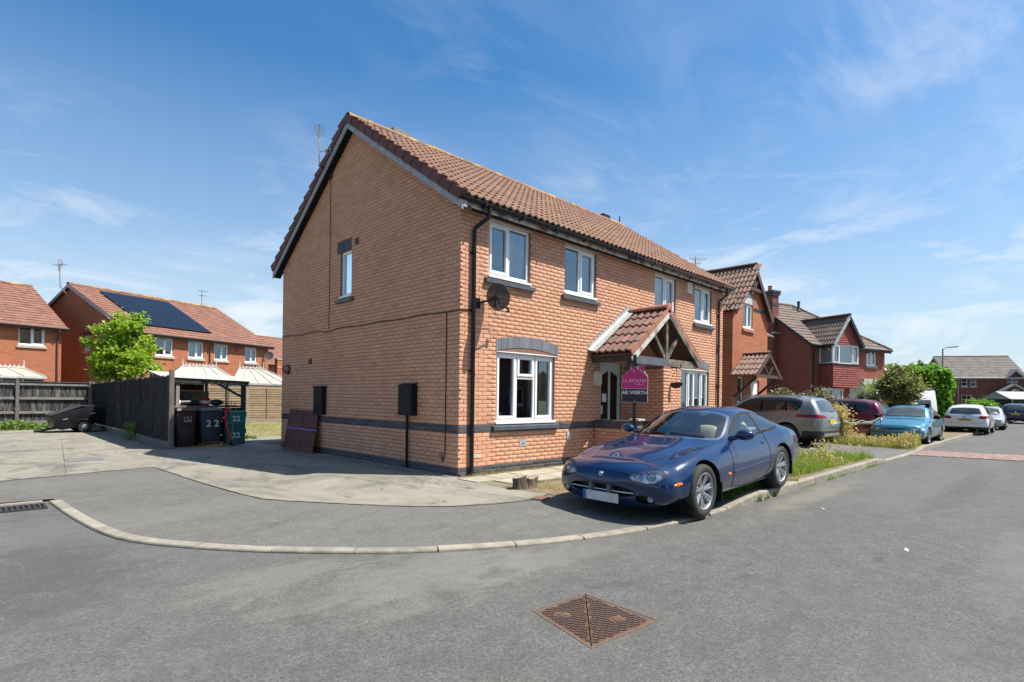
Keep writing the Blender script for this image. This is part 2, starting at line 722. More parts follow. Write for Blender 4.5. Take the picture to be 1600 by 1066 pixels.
# round the curve with a spline so that the stones bend
def chaikin(p, k=2):
    for _ in range(k):
        q = [p[0]]
        for a, b in zip(p[:-1], p[1:]):
            q.append((a[0] * .75 + b[0] * .25, a[1] * .75 + b[1] * .25))
            q.append((a[0] * .25 + b[0] * .75, a[1] * .25 + b[1] * .75))
        q.append(p[-1])
        p = q
    return p


KR = chaikin(KR[:-1]) + [KR[-1]]
s = 0.0
for i in range(66):
    L = 0.915 if i > 9 else 0.78
    g_ = 0.009 + rnd.random() * 0.012
    pts = along(KR, s + g_ / 2, s + L - g_ / 2, 3)
    dz = (rnd.random() - 0.5) * 0.006
    mb = kerb_stone(pts)
    mb.v = [(x, y, z + dz) for x, y, z in mb.v]
    mb.build('kerbstone', M_KERB, kerb)
    s += L
# flush edging at the side entrance
for i in range(4):
    a = -5.36 - i * 0.92
    mb = MB()
    mb.box(a - 0.905, a, 0, 0.12, -0.15, -0.078)
    o = mb.build('kerbstone', M_KERB, kerb)
    o.location = (0, 2.16, 0)
    o.rotation_euler = (0, 0, 0)
    o.location.y = 2.16 + (i * 0.11)

# ---- concrete drive
def concrete(name, base, c2, blot):
    m, t, b = principled(name)
    pos = position(t)
    c = t.ramp(t.noise(pos, 1.3, 7, 0.68, 0.5), [(0.32, base), (0.68, c2)])
    st = t.noise(t.mapping(pos, scale=(1.0, 0.45, 1)), 0.8, 7, 0.7, 1.2)
    c = t.mix(t.ramp(st, [(0.49, (0, 0, 0)), (0.64, (0.7, 0.7, 0.7))]), c, blot)
    s2 = t.noise(t.mapping(pos, scale=(1.6, 0.7, 1), rot=(0, 0, R(40)), loc=(3, 1, 0)), 2.4, 8, 0.75, 1.0)
    c = t.mix(t.ramp(s2, [(0.585, (0, 0, 0)), (0.64, (0.8, 0.8, 0.8))]), c, hsv(blot, 0.8))
    fine_ = t.noise(pos, 130, 3, 0.7)
    c = t.mix(t.ramp(fine_, [(0.3, (0.35, 0.35, 0.35)), (0.6, (0, 0, 0))]), c, hsv(base, 0.6))
    t.link(c, b.inputs['Base Color'])
    b.inputs['Roughness'].default_value = 0.9
    b.inputs['Specular IOR Level'].default_value = 0.25
    bp = t.new('ShaderNodeBump')
    bp.inputs['Strength'].default_value = 0.4
    bp.inputs['Distance'].default_value = 0.004
    t.link(t.noise(pos, 90, 5, 0.7), bp.inputs['Height'])
    t.link(bp.outputs[0], b.inputs['Normal'])
    return m


M_CONC = concrete('concrete_drive', (0.275, 0.252, 0.205), (0.19, 0.176, 0.145), (0.085, 0.08, 0.072))
EDGE = [(-9.0, 3.4), (-5.7, 4.1), (-3.58, 4.62), (-3.50, 2.3), (-3.42, 1.0), (-3.31, 0.05), (-3.1, -0.35), (-2.83, -0.72), (-2.5, -1.2),
        (-2.09, -1.72), (-1.7, -2.02), (-1.16, -2.26), (-0.55, -2.36), (-0.12, -2.2)]
sheet('driveway', EDGE + [(-0.25, -1.2), (-0.22, -0.3), (0.02, 0.03), (0.02, 9.2), (4, 9.2), (4, 11.4), (-0.4, 11.4), (-2.4, 11.4), (-2.35, 20.4), (-9, 20.4)],
      0.006, M_CONC, cell=0.5)
# saw-cut joints and the ragged edge of the concrete
M_JOINT = mat('joint_dirt', (0.06, 0.055, 0.045), (0.09, 0.085, 0.06), 8, 0.95)
mb = MB()


def ribbon(mb, pts, w, off=0.010, jit=0.0, zf=H):
    P = polyline(pts, 0.12)
    vs, fs = [], []
    for i, (x, y) in enumerate(P):
        nx, ny = side_normal(P, i)
        ww = w * (0.6 + rnd.random() * 0.8) if jit else w
        j = (rnd.random() - 0.5) * jit
        z = zf(x, y) + off
        vs += [(x + nx * (j - ww / 2), y + ny * (j - ww / 2), z), (x + nx * (j + ww / 2), y + ny * (j + ww / 2), z)]
    for i in range(len(P) - 1):
        fs.append((2 * i, 2 * i + 2, 2 * i + 3, 2 * i + 1))
    mb.add(vs, fs)


ribbon(mb, EDGE, 0.013, 0.0105, 0.02)
ribbon(mb, [(-2.46, 8.1), (-1.9, 3.4), (-1.35, 0.3), (-0.9, -1.2), (-0.6, -2.3)], 0.007, 0.0105, 0.006)
ribbon(mb, [(-9, 6.9), (-5.2, 7.4), (-2.6, 8.0)], 0.012, 0.0105, 0.006)
ribbon(mb, [(-4.9, 4.3), (-4.2, 12.0)], 0.007, 0.0105, 0.01)
mb.build('drive_joint', M_JOINT, None, kind='structure')

# small flush covers in the concrete
M_GALV = mat('galvanised_cover', (0.2, 0.2, 0.19), (0.12, 0.12, 0.11), 20, 0.6, 0.3, 200)
mb = MB()
mb.box(-0.3, 0.3, -0.35, 0.35, -0.02, 0.012)
o = mb.build('inspection_cover', M_GALV)
o.location = (-4.35, 6.8, 0.004)
tag(o, 'flat grey inspection cover let into the concrete drive', 'drain cover')

# ---- front path of paving flags, every flag a piece
M_FLAG = mat('paving_flag', (0.36, 0.32, 0.25), (0.27, 0.24, 0.185), 4, 0.9, 0.4, 120, piece=0.14)
path = sheet('path', [(-0.25, -1.3), (-0.22, -0.3), (0.0, -0.02), (4.2, -0.02), (4.2, -1.35), (0.4, -1.35)], 0.003,
             mat('path_sand', (0.20, 0.17, 0.11), (0.12, 0.11, 0.06), 9, 0.95, 0.4, 90), cell=0.5)
for r_, (y0, y1) in enumerate(((-0.22, -0.74), (-0.76, -1.27))):
    x = -0.20 + 0.32 * r_
    while x < 3.9:
        w = 0.58
        mb = MB()
        jz = rnd.random() * 0.008
        mb.box(x + 0.006, x + w - 0.008, y1 + 0.006, y0 - 0.006, -0.03, 0.012 + jz)
        mb.build('paving_flag', M_FLAG, path)
        x += w + 0.012

# ---- bare earth and turf between the path and the pavement
M_SOIL = mat('dry_soil', (0.20, 0.15, 0.085), (0.12, 0.095, 0.055), 6, 0.95, 0.8, 60)
sheet('verge', [(-0.25, -1.35), (0.4, -1.38), (4.2, -1.38), (4.2, -0.5), (10.3, -0.5), (10.3, -4.12), (1.75, -4.12), (1.4, -3.2), (0.9, -2.62), (0.0, -2.38), (-0.12, -2.3)],
      0.008, M_SOIL, cell=0.4)
sheet('verge', [(14.9, -4.12), (16.0, -4.12), (40, -4.12), (40, -2.6), (22, -2.4), (18.0, -1.2), (15.0, -1.6)], 0.008, M_SOIL, cell=0.6)
sheet('driveway', [(10.4, -4.12), (14.8, -4.12), (14.9, 1.4), (10.6, 8.0)], 0.007, M_DRIVEASPH, cell=0.6)
M_LAWN = mat('dry_lawn', (0.17, 0.16, 0.05), (0.24, 0.20, 0.09), 3, 0.95, 0.8, 60)
sheet('lawn', [(-0.35, 11.4), (9, 11.4), (9, 26), (-0.35, 26)], 0.008, M_LAWN, zfun=None)

# ---- block paving strip across the road: every block a piece
M_BLOCK = mat('block_paving', (0.27, 0.17, 0.14), (0.20, 0.135, 0.115), 9, 0.9, 0.5, 90, piece=0.22)
strip = sheet('paved_strip', [(13.2, -4.27), (15.6, -4.27), (17.0, -10.6), (14.5, -10.6)], ROADZ + 0.004, M_JOINT, zfun=None)
mb = MB()
tmpl = MB()
tmpl.box(-0.098, 0.098, -0.048, 0.048, 0.0, 0.012)
blockme = tmpl.mesh('block', M_BLOCK)
cnt = 0
stuffb = MB()
yy = -4.33
row = 0
while yy > -10.4:
    xx = 13.25 + (-4.27 - yy) * 0.21 + (0.1 if row % 2 else 0)
    for k in range(11):
        px, py = xx + k * 0.2, yy
        if cnt < 300 and yy > -7.2:
            o = newobj('paving_block', blockme, strip)
            o.location = (px, py, ROADZ + 0.003 + rnd.random() * 0.003)
            cnt += 1
        else:
            z = ROADZ + 0.003 + rnd.random() * 0.003
            stuffb.box(px - 0.098, px + 0.098, py - 0.048, py + 0.048, z, z + 0.012)
    yy -= 0.1
    row += 1
stuffb.build('paving_block', M_BLOCK, strip, kind='stuff')

# ---- gully grate
M_IRON = mat('cast_iron', (0.035, 0.033, 0.032), (0.07, 0.055, 0.045), 25, 0.6, 0.4, 120, metal=0.4)
gr = thing('drain_grate', 'dark slotted iron gully grate in the road by the kerb end', 'drain', (-5.60, 1.84, ROADZ))
mb = MB()
mb.box(-0.24, 0.24, -0.19, 0.19, 0.0, 0.004)
mb.build('pit', mat('black_void', (0.004, 0.004, 0.004)), gr)
mb = MB()
for a, b_, c_, d_ in ((-0.25, 0.25, -0.2, -0.17), (-0.25, 0.25, 0.17, 0.2), (-0.25, -0.22, -0.17, 0.17), (0.22, 0.25, -0.17, 0.17)):
    mb.box(a, b_, c_, d_, 0, 0.02)
mb.build('grate_frame', M_IRON, gr)
bar = MB()
bar.box(-0.012, 0.012, -0.165, 0.165, 0.004, 0.019)
barme = bar.mesh('grate_bar', M_IRON)
for k in range(8):
    o = newobj('grate_bar', barme, gr)
    o.location = (-0.19 + k * 0.054, 0, 0)

# ---- big rusty cover in the road: two triangles in a frame, raised lugs
M_RUST = mat('rusty_iron', (0.20, 0.115, 0.072), (0.13, 0.075, 0.05), 18, 0.75, 0.5, 160, metal=0.15)
M_RUSTD = mat('worn_iron_lug', (0.10, 0.066, 0.052), (0.065, 0.048, 0.042), 30, 0.6, 0.3, 200, metal=0.3)
mhc = [Vector((-3.30, -4.87, 0)), Vector((-2.755, -4.91, 0)), Vector((-2.805, -5.56, 0)), Vector((-3.47, -5.51, 0))]
mc = sum(mhc, Vector()) / 4
mh = thing('manhole_cover', 'rusty diamond of two triangular iron lids set in the road', 'manhole cover', (mc.x, mc.y, ROADZ - 0.006))
A_, B_, C_, D_ = [p - mc for p in mhc]


def tri_inset(t, k):
    c = sum(t, Vector()) / 3
    e = []
    for i in range(3):
        e.append(t[i] + (c - t[i]).normalized() * k)
    return e


# lid split runs from B (far) to D (near)
mb = MB()
ring = [A_, B_, C_, D_]
inn = [p * 0.965 for p in ring]
for i in range(4):
    j = (i + 1) % 4
    mb.prism([ring[i], ring[j], inn[j], inn[i]], (0, 0, 0.010))
mb.build('cover_frame', M_RUST, mh)
lugme = MB()
lugme.box(-0.011, 0.011, -0.0045, 0.0045, 0, 0.006)
for t3 in ([A_, B_, D_], [B_, C_, D_]):
    ti = tri_inset([p * 0.95 for p in t3], 0.012)
    mb = MB()
    mb.prism([(p.x, p.y, -0.02) for p in ti], (0, 0, 0.026))
    lid = mb.build('cover_lid', M_RUST, mh)
    tj = tri_inset(ti, 0.03)
    c = sum(ti, Vector()) / 3
    lug = MB()

    def inside(p, t):
        s_ = [((t[(i + 1) % 3] - t[i]).x * (p.y - t[i].y) - (t[(i + 1) % 3] - t[i]).y * (p.x - t[i].x)) for i in range(3)]
        return all(q > 0 for q in s_) or all(q < 0 for q in s_)
    n = 0
    lx = (D_ - A_).normalized()
    ly = Vector((-lx.y, lx.x, 0))
    blank = c + (c - (B_ + D_) / 2).normalized() * 0.05
    for i in range(-22, 23):
        for j in range(-22, 23):
            p = c + lx * (i * 0.027) + ly * (j * 0.027)
            if not inside(p, tj) or (p - blank).length < 0.052:
                continue
            ang = math.atan2(lx.y, lx.x) + (R(45) if (i + j) % 2 else R(-45))
            lug.box(-0.0125, 0.0125, -0.0055, 0.0055, 0.006, 0.0115, M=Matrix.Translation((p.x, p.y, 0)) @ Matrix.Rotation(ang, 4, 'Z'))
    lug.build('lug', M_RUSTD, lid, kind='stuff')
    bl = MB()
    for k in range(3):
        q = blank + lx * 0.0 + ly * (k - 1) * 0.02
        bl.box(-0.03, 0.03, -0.006, 0.006, 0.006, 0.010, M=Matrix.Translation((q.x, q.y, 0)) @ Matrix.Rotation(math.atan2(lx.y, lx.x), 4, 'Z'))
    bl.build('maker_mark', M_RUST, lid)
mb = MB()
mb.beam(B_ * 0.95 + Vector((0, 0, 0.004)), D_ * 0.95 + Vector((0, 0, 0.004)), 0.008, 0.004)
mb.build('cover_seam', M_IRON, mh)
# stop-tap lid near the bonnet
mb = MB()
mb.box(-0.13, 0.13, -0.1, 0.1, -0.02, 0.012)
mb.box(-0.1, 0.1, -0.07, 0.07, 0.012, 0.016)
o = mb.build('stop_tap_cover', M_RUST)
o.location = (-0.47, -2.36, H(-0.47, -2.36) + 0.004)
o.rotation_euler = (0, 0, R(20))
tag(o, 'small red-brown metal stop tap lid in the pavement ahead of the blue coupe', 'drain cover')

# ================================================================ main house (semi-detached pair)
BRICK_COLS = [(0.59, 0.31, 0.192), (0.615, 0.33, 0.208), (0.565, 0.29, 0.178), (0.635, 0.352, 0.222), (0.60, 0.315, 0.196), (0.53, 0.262, 0.160)]
M_BRICK = piece_brick('buff_red_brick', BRICK_COLS, dirt=0.28)
M_BLUE = piece_brick('blue_brick', [(0.055, 0.06, 0.075), (0.085, 0.09, 0.105), (0.045, 0.05, 0.06), (0.11, 0.11, 0.12)], dirt=0.2, rough=0.6)
M_MORTAR = mat('mortar', (0.235, 0.132, 0.09), (0.19, 0.105, 0.072), 8, 0.95, 0.4, 150)
M_WHITE = mat('white_upvc', (0.80, 0.80, 0.78), (0.74, 0.74, 0.72), 3, 0.35, spec=0.5)
M_SILL = mat('slate_painted_sill', (0.075, 0.09, 0.105), (0.055, 0.065, 0.078), 6, 0.5, 0.2, 60)
M_PANE = glass('window_pane', (0.80, 0.86, 0.88), 0.15, 0.0, (0.70, 0.88, 1.0))
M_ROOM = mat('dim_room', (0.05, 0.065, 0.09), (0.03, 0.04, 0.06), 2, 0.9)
M_CURT = mat('net_curtain', (0.55, 0.53, 0.48), (0.45, 0.44, 0.42), 3, 0.9)
M_CURTB = mat('blue_grey_curtain', (0.46, 0.49, 0.58), (0.36, 0.39, 0.47), 3, 0.9)
M_BLACKP = mat('black_plastic', (0.008, 0.008, 0.010), (0.013, 0.013, 0.015), 8, 0.4, spec=0.3)
M_BROWNP = mat('brown_plastic', (0.075, 0.035, 0.028), (0.055, 0.027, 0.022), 8, 0.4)
M_FASCIA = mat('peeling_fascia', (0.52, 0.51, 0.48), (0.12, 0.115, 0.11), 4.5, 0.8, 0.6, 40, detail=8, lo=0.48, hi=0.60)
M_BARGE = mat('weathered_bargeboard', (0.38, 0.40, 0.43), (0.25, 0.265, 0.29), 5, 0.7, 0.4, 60)
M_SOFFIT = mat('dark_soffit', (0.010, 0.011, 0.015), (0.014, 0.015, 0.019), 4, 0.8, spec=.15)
M_TILE = mat('concrete_roof_tile', (0.285, 0.158, 0.105), (0.205, 0.112, 0.075), 3.0, 0.9, 0.6, 110, piece=0.09)
M_TILEB = mat('brown_verge_tile', (0.15, 0.065, 0.055), (0.11, 0.05, 0.045), 6, 0.85, 0.5, 110, piece=0.15)
M_LICHEN = mat('lichened_ridge_tile', (0.20, 0.12, 0.08), (0.38, 0.245, 0.07), 2.2, 0.95, 0.7, 90, lo=0.47, hi=0.62, piece=.15)
M_WOOD = mat('weathered_timber', (0.20, 0.165, 0.125), (0.05, 0.043, 0.036), 4, 0.85, 0.7, 50, stretch=(1, 1, 1), lo=0.42, hi=0.58)
M_BLACKW = mat('black_stained_timber', (0.018, 0.017, 0.018), (0.045, 0.042, 0.04), 8, 0.7, 0.5, 60)

house = thing('brick_house', 'buff brick semi-detached pair with satellite dish and shared tiled porch, corner gable end', 'house')
HL, HD = 10.35, 7.56
EAVE_Y, EAVE_Z, RIDGE_Y, RIDGE_Z = -0.25, 4.83, 3.78, 7.56
SL = (RIDGE_Z - EAVE_Z) / (RIDGE_Y - EAVE_Y)

# brick template: chamfered face, local x along, y depth (0 = face), z up, unit size
def brick_template(c=0.0035, L=0.215, h=0.065, d=0.05):
    xa, xb, za, zb = 0, L, 0, h
    v = [(xa, d, za), (xb, d, za), (xb, d, zb), (xa, d, zb), (xa, c, za), (xb, c, za), (xb, c, zb), (xa, c, zb),
         (xa + c, 0, za + c), (xb - c, 0, za + c), (xb - c, 0, zb - c), (xa + c, 0, zb - c)]
    f = [(8, 9, 10, 11)]
    for i in range(4):
        j = (i + 1) % 4
        f.append((4 + i, 4 + j, 8 + j, 8 + i))
        f.append((i, j, 4 + j, 4 + i))
    return np.array(v), np.array(f)


def clip_row(u0, u1, holes):
    segs = [(u0, u1)]
    for a, b in holes:
        ns = []
        for p, q in segs:
            if b <= p or a >= q:
                ns.append((p, q))
            else:
                if a - p > 0.03:
                    ns.append((p, a))
                if q - b > 0.03:
                    ns.append((b, q))
        segs = ns
    return segs


def lay_bricks(length, nrows, openings, blue_rows, urange=None, start=0.0, corner_even=False, end_header=None):
    """returns list of (u0, u1, z0, z1, blue, depth)"""
    out = []
    for k in range(nrows):
        z0, z1 = 0.075 * k + 0.005, 0.075 * k + 0.070
        lo, hi = urange(k) if urange else (0.0, length)
        u = start - (0.1125 if k % 2 else 0.0)
        if corner_even:
            u = start + (0.1125 if k % 2 == 0 else 0.0)
        row = []
        while u < hi:
            a, b = max(u, lo), min(u + 0.215, hi)
            if b - a > 0.02:
                row.append((a, b))
            u += 0.225
        holes = []
        for (ua, ub, za, zb) in openings:
            if z1 > za + 0.01 and z0 < zb - 0.01:
                holes.append((ua - 0.002, ub + 0.002))
        for a, b in row:
            for p, q in clip_row(a, b, holes):
                if q - p > 0.02:
                    out.append((p, q, z0, z1, k in blue_rows))
    return out


def place_bricks(bricks, wallobj, to3, nshow, dist):
    """nearest bricks as objects of their own, the rest joined"""
    V0, F0 = brick_template()
    tmpl_m = {}
    for blue in (0, 1):
        me = bpy.data.meshes.new('brick')
        me.from_pydata([tuple(v) for v in V0], [], [tuple(f) for f in F0])
        me.materials.append(M_BLUE if blue else M_BRICK)
        tmpl_m[blue] = me
    bricks = sorted(bricks, key=dist)
    chosen = [b for b in bricks if abs((b[1] - b[0]) - 0.215) < 1e-6][:nshow]
    cs = set(id(b) for b in chosen)
    rest = [b for b in bricks if id(b) not in cs]
    M0 = Matrix(to3)
    for (a, b, z0, z1, blue) in chosen:
        o = newobj('blue_brick' if blue else 'brick', tmpl_m[1 if blue else 0], wallobj)
        j = (rnd.random() - 0.5) * 0.002
        o.matrix_local = M0 @ Matrix.Translation((a, j, z0))
    for blue in (0, 1):
        sel = [x for x in rest if x[4] == bool(blue)]
        if not sel:
            continue
        n = len(sel)
        arr = np.array([(x[0], x[1], x[2], x[3]) for x in sel])
        L = (arr[:, 1] - arr[:, 0])[:, None]
        P = np.zeros((n, 12, 3))
        tx = V0[:, 0][None, :]
        P[:, :, 0] = arr[:, 0:1] + np.where(tx > 0.1, L - (0.215 - tx), tx)
        P[:, :, 1] = V0[:, 1][None, :] + (np.random.RandomState(3).rand(n, 1) - 0.5) * 0.002
        P[:, :, 2] = V0[:, 2][None, :] + arr[:, 2:3]
        A = np.array(M0)
        Q = P.reshape(-1, 3) @ A[:3, :3].T + A[:3, 3]
        F = (F0[None, :, :] + (np.arange(n) * 12)[:, None, None]).reshape(-1, 4)
        if np.linalg.det(A[:3, :3]) < 0:
            F = F[:, ::-1]
        np_mesh('blue_brick' if blue else 'brick', Q, F, M_BLUE if blue else M_BRICK, wallobj, kind='stuff')


def wall_mesh(mb, w, z0, ztop, openings, to3, reveal=0.09, off=0.0045):
    """wall face with openings cut by cells, with reveals; ztop is number"""
    M0 = Matrix(to3)
    us = sorted({0.0, w, *[x for o in openings for x in o[:2]]})
    zs = sorted({z0, ztop, *[x for o in openings for x in o[2:4]]})
    T = lambda u, d, z: M0 @ Vector((u, d, z))
    for a, b in zip(us[:-1], us[1:]):
        for c, d in zip(zs[:-1], zs[1:]):
            um, zm = (a + b) / 2, (c + d) / 2
            if any(o[0] < um < o[1] and o[2] < zm < o[3] for o in openings):
                continue
            mb.add([T(a, off, c), T(b, off, c), T(b, off, d), T(a, off, d)], [(0, 1, 2, 3)])
    for (a, b, c, d) in openings:
        for p, q in (((a, c), (a, d)), ((a, d), (b, d)), ((b, d), (b, c)), ((b, c), (a, c))):
            mb.add([T(p[0], off, p[1]), T(q[0], off, q[1]), T(q[0], off + reveal, q[1]), T(p[0], off + reveal, p[1])], [(0, 1, 2, 3)])


# wall frames: columns of the matrices are u, depth, z
MF = ((1, 0, 0, 0), (0, 1, 0, 0), (0, 0, 1, 0), (0, 0, 0, 1))          # front: u = X, depth = Y
MG = ((0, 1, 0, 0), (1, 0, 0, 0), (0, 0, 1, 0), (0, 0, 0, 1))          # gable: u = Y, depth = X
WINF = [(0.66, 1.76, 3.60, 4.65), (2.82, 3.91, 3.60, 4.65), (6.40, 7.47, 3.60, 4.65), (8.54, 9.58, 3.60, 4.65)]
GWF = [(0.885, 2.535, 0.90, 2.25), (7.82, 9.46, 0.90, 2.25)]
DOORF = [(4.11, 4.97, 0.15, 2.25), (5.50, 6.35, 0.15, 2.25)]
OPF = WINF + GWF + DOORF
OPG = [(3.83, 4.34, 3.62, 4.68)]
BLUE = {0, 1, 10, 11}

mb = MB()
wall_mesh(mb, HL, -0.2, 4.80, OPF, MF)
front_wall = mb.build('wall', M_MORTAR, house, fix=False)
bf = lay_bricks(HL, 63, OPF + [(0.865, 2.645, 2.25, 2.487), (7.71, 9.49, 2.25, 2.487)], BLUE)
# refill beside and above the arches with cut bricks
def camd(p):
    return math.dist(p, CAMLOC)


place_bricks(bf, front_wall, MF, 165, lambda b: camd(((b[0] + b[1]) / 2, 0, b[2])) * (1.0))


def gtop(u):
    return 4.80 + min(u, HD - u) * SL + 0.06


mb = MB()
wall_mesh(mb, HD, -0.2, 4.80, OPG, MG)
mb.add([(0.008, 0, 4.80), (0.008, HD, 4.80), (0.008, HD / 2, 4.80 + HD / 2 * SL)], [(0, 1, 2)])
# hidden sides close the shell
mb.add([(HL - .008, 0, -0.2), (HL - .008, HD, -0.2), (HL - .008, HD, 4.8), (HL - .008, HD / 2, 4.80 + HD / 2 * SL), (HL - .008, 0, 4.8)], [(0, 1, 2, 3, 4)])
mb.add([(0, HD, -0.2), (HL, HD, -0.2), (HL, HD, 4.8), (0, HD, 4.8)], [(0, 1, 2, 3)])
gable_wall = mb.build('wall', M_MORTAR, house, fix=False)


def gr_range(k):
    z = 0.075 * k + 0.04
    if z < 4.80:
        return (0.0, HD)
    d = (z - 4.80) / SL
    return (d, HD - d)


bg_ = lay_bricks(HD, 100, OPG + [(3.84, 4.50, 4.675, 4.92)], BLUE, gr_range, corner_even=True)
# half bats that close the corner on alternate courses
for k in range(63):
    if k % 2 == 0:
        bg_.append((0.0, 0.1025, 0.075 * k + 0.005, 0.075 * k + 0.07, k in BLUE))
place_bricks(bg_, gable_wall, MG, 135, lambda b: camd((0, (b[0] + b[1]) / 2, b[2])))


def soldier(parent, to3, u0, u1, n, z0, h, rise=0.0, name='arch_brick', depth=0.06, proud=0.004):
    M0 = Matrix(to3)
    w = (u1 - u0) / n
    for i in range(n):
        a = u0 + i * w
        t = ((i + 0.5) / n - 0.5) * 2
        dz = rise * (1 - t * t)
        t0, t1 = (i / n - 0.5) * 2, ((i + 1) / n - 0.5) * 2
        za, zb = rise * (1 - t0 * t0), rise * (1 - t1 * t1)
        m_ = MB()
        g = 0.0035
        vs = []
        for d in (-proud, depth):
            vs += [(a + g, d, z0 + za), (a + w - g, d, z0 + zb), (a + w - g, d, z0 + zb + h), (a + g, d, z0 + za + h)]
        m_.add([M0 @ Vector(v) for v in vs], [(3, 2, 1, 0), (4, 5, 6, 7), (0, 1, 5, 4), (1, 2, 6, 5), (2, 3, 7, 6), (3, 0, 4, 7)])
        m_.build(name, M_BLUE, parent)


M_GREYB = piece_brick('grey_arch_brick', [(0.17, 0.18, 0.20), (0.21, 0.22, 0.24), (0.14, 0.15, 0.17), (0.19, 0.195, 0.21)], dirt=0.1, rough=0.7)
_b = M_BLUE
M_BLUE = M_GREYB
soldier(front_wall, MF, 0.865, 2.645, 26, 2.265, 0.215, 0.10)
soldier(front_wall, MF, 7.71, 9.49, 26, 2.265, 0.215, 0.10)
M_BLUE = _b
soldier(gable_wall, MG, 3.84, 4.50, 9, 4.69, 0.225)

# ---- windows
def curtain_mesh(u0, u1, z0, z1, d, amp=0.03, waves=9, pull=0.0):
    n = waves * 6
    mb = MB()
    vs = []
    for j, z in enumerate((z0, (z0 * 2 + z1) / 3, z1)):
        for i in range(n + 1):
            f = i / n
            w = u1 - u0
            u = u0 + f * w * (1 - pull * (1 - j / 2))
            vs.append((u, d + amp * math.sin(f * waves * 2 * math.pi) + amp * 0.4 * math.sin(f * waves * 5.1), z))
    fs = [(r * (n + 1) + i, r * (n + 1) + i + 1, (r + 1) * (n + 1) + i + 1, (r + 1) * (n + 1) + i) for r in range(2) for i in range(n)]
    mb.add(vs, fs)
    return mb


def xf(mb, to3):
    M0 = Matrix(to3)
    mb.v = [tuple(M0 @ Vector(v)) for v in mb.v]
    return mb


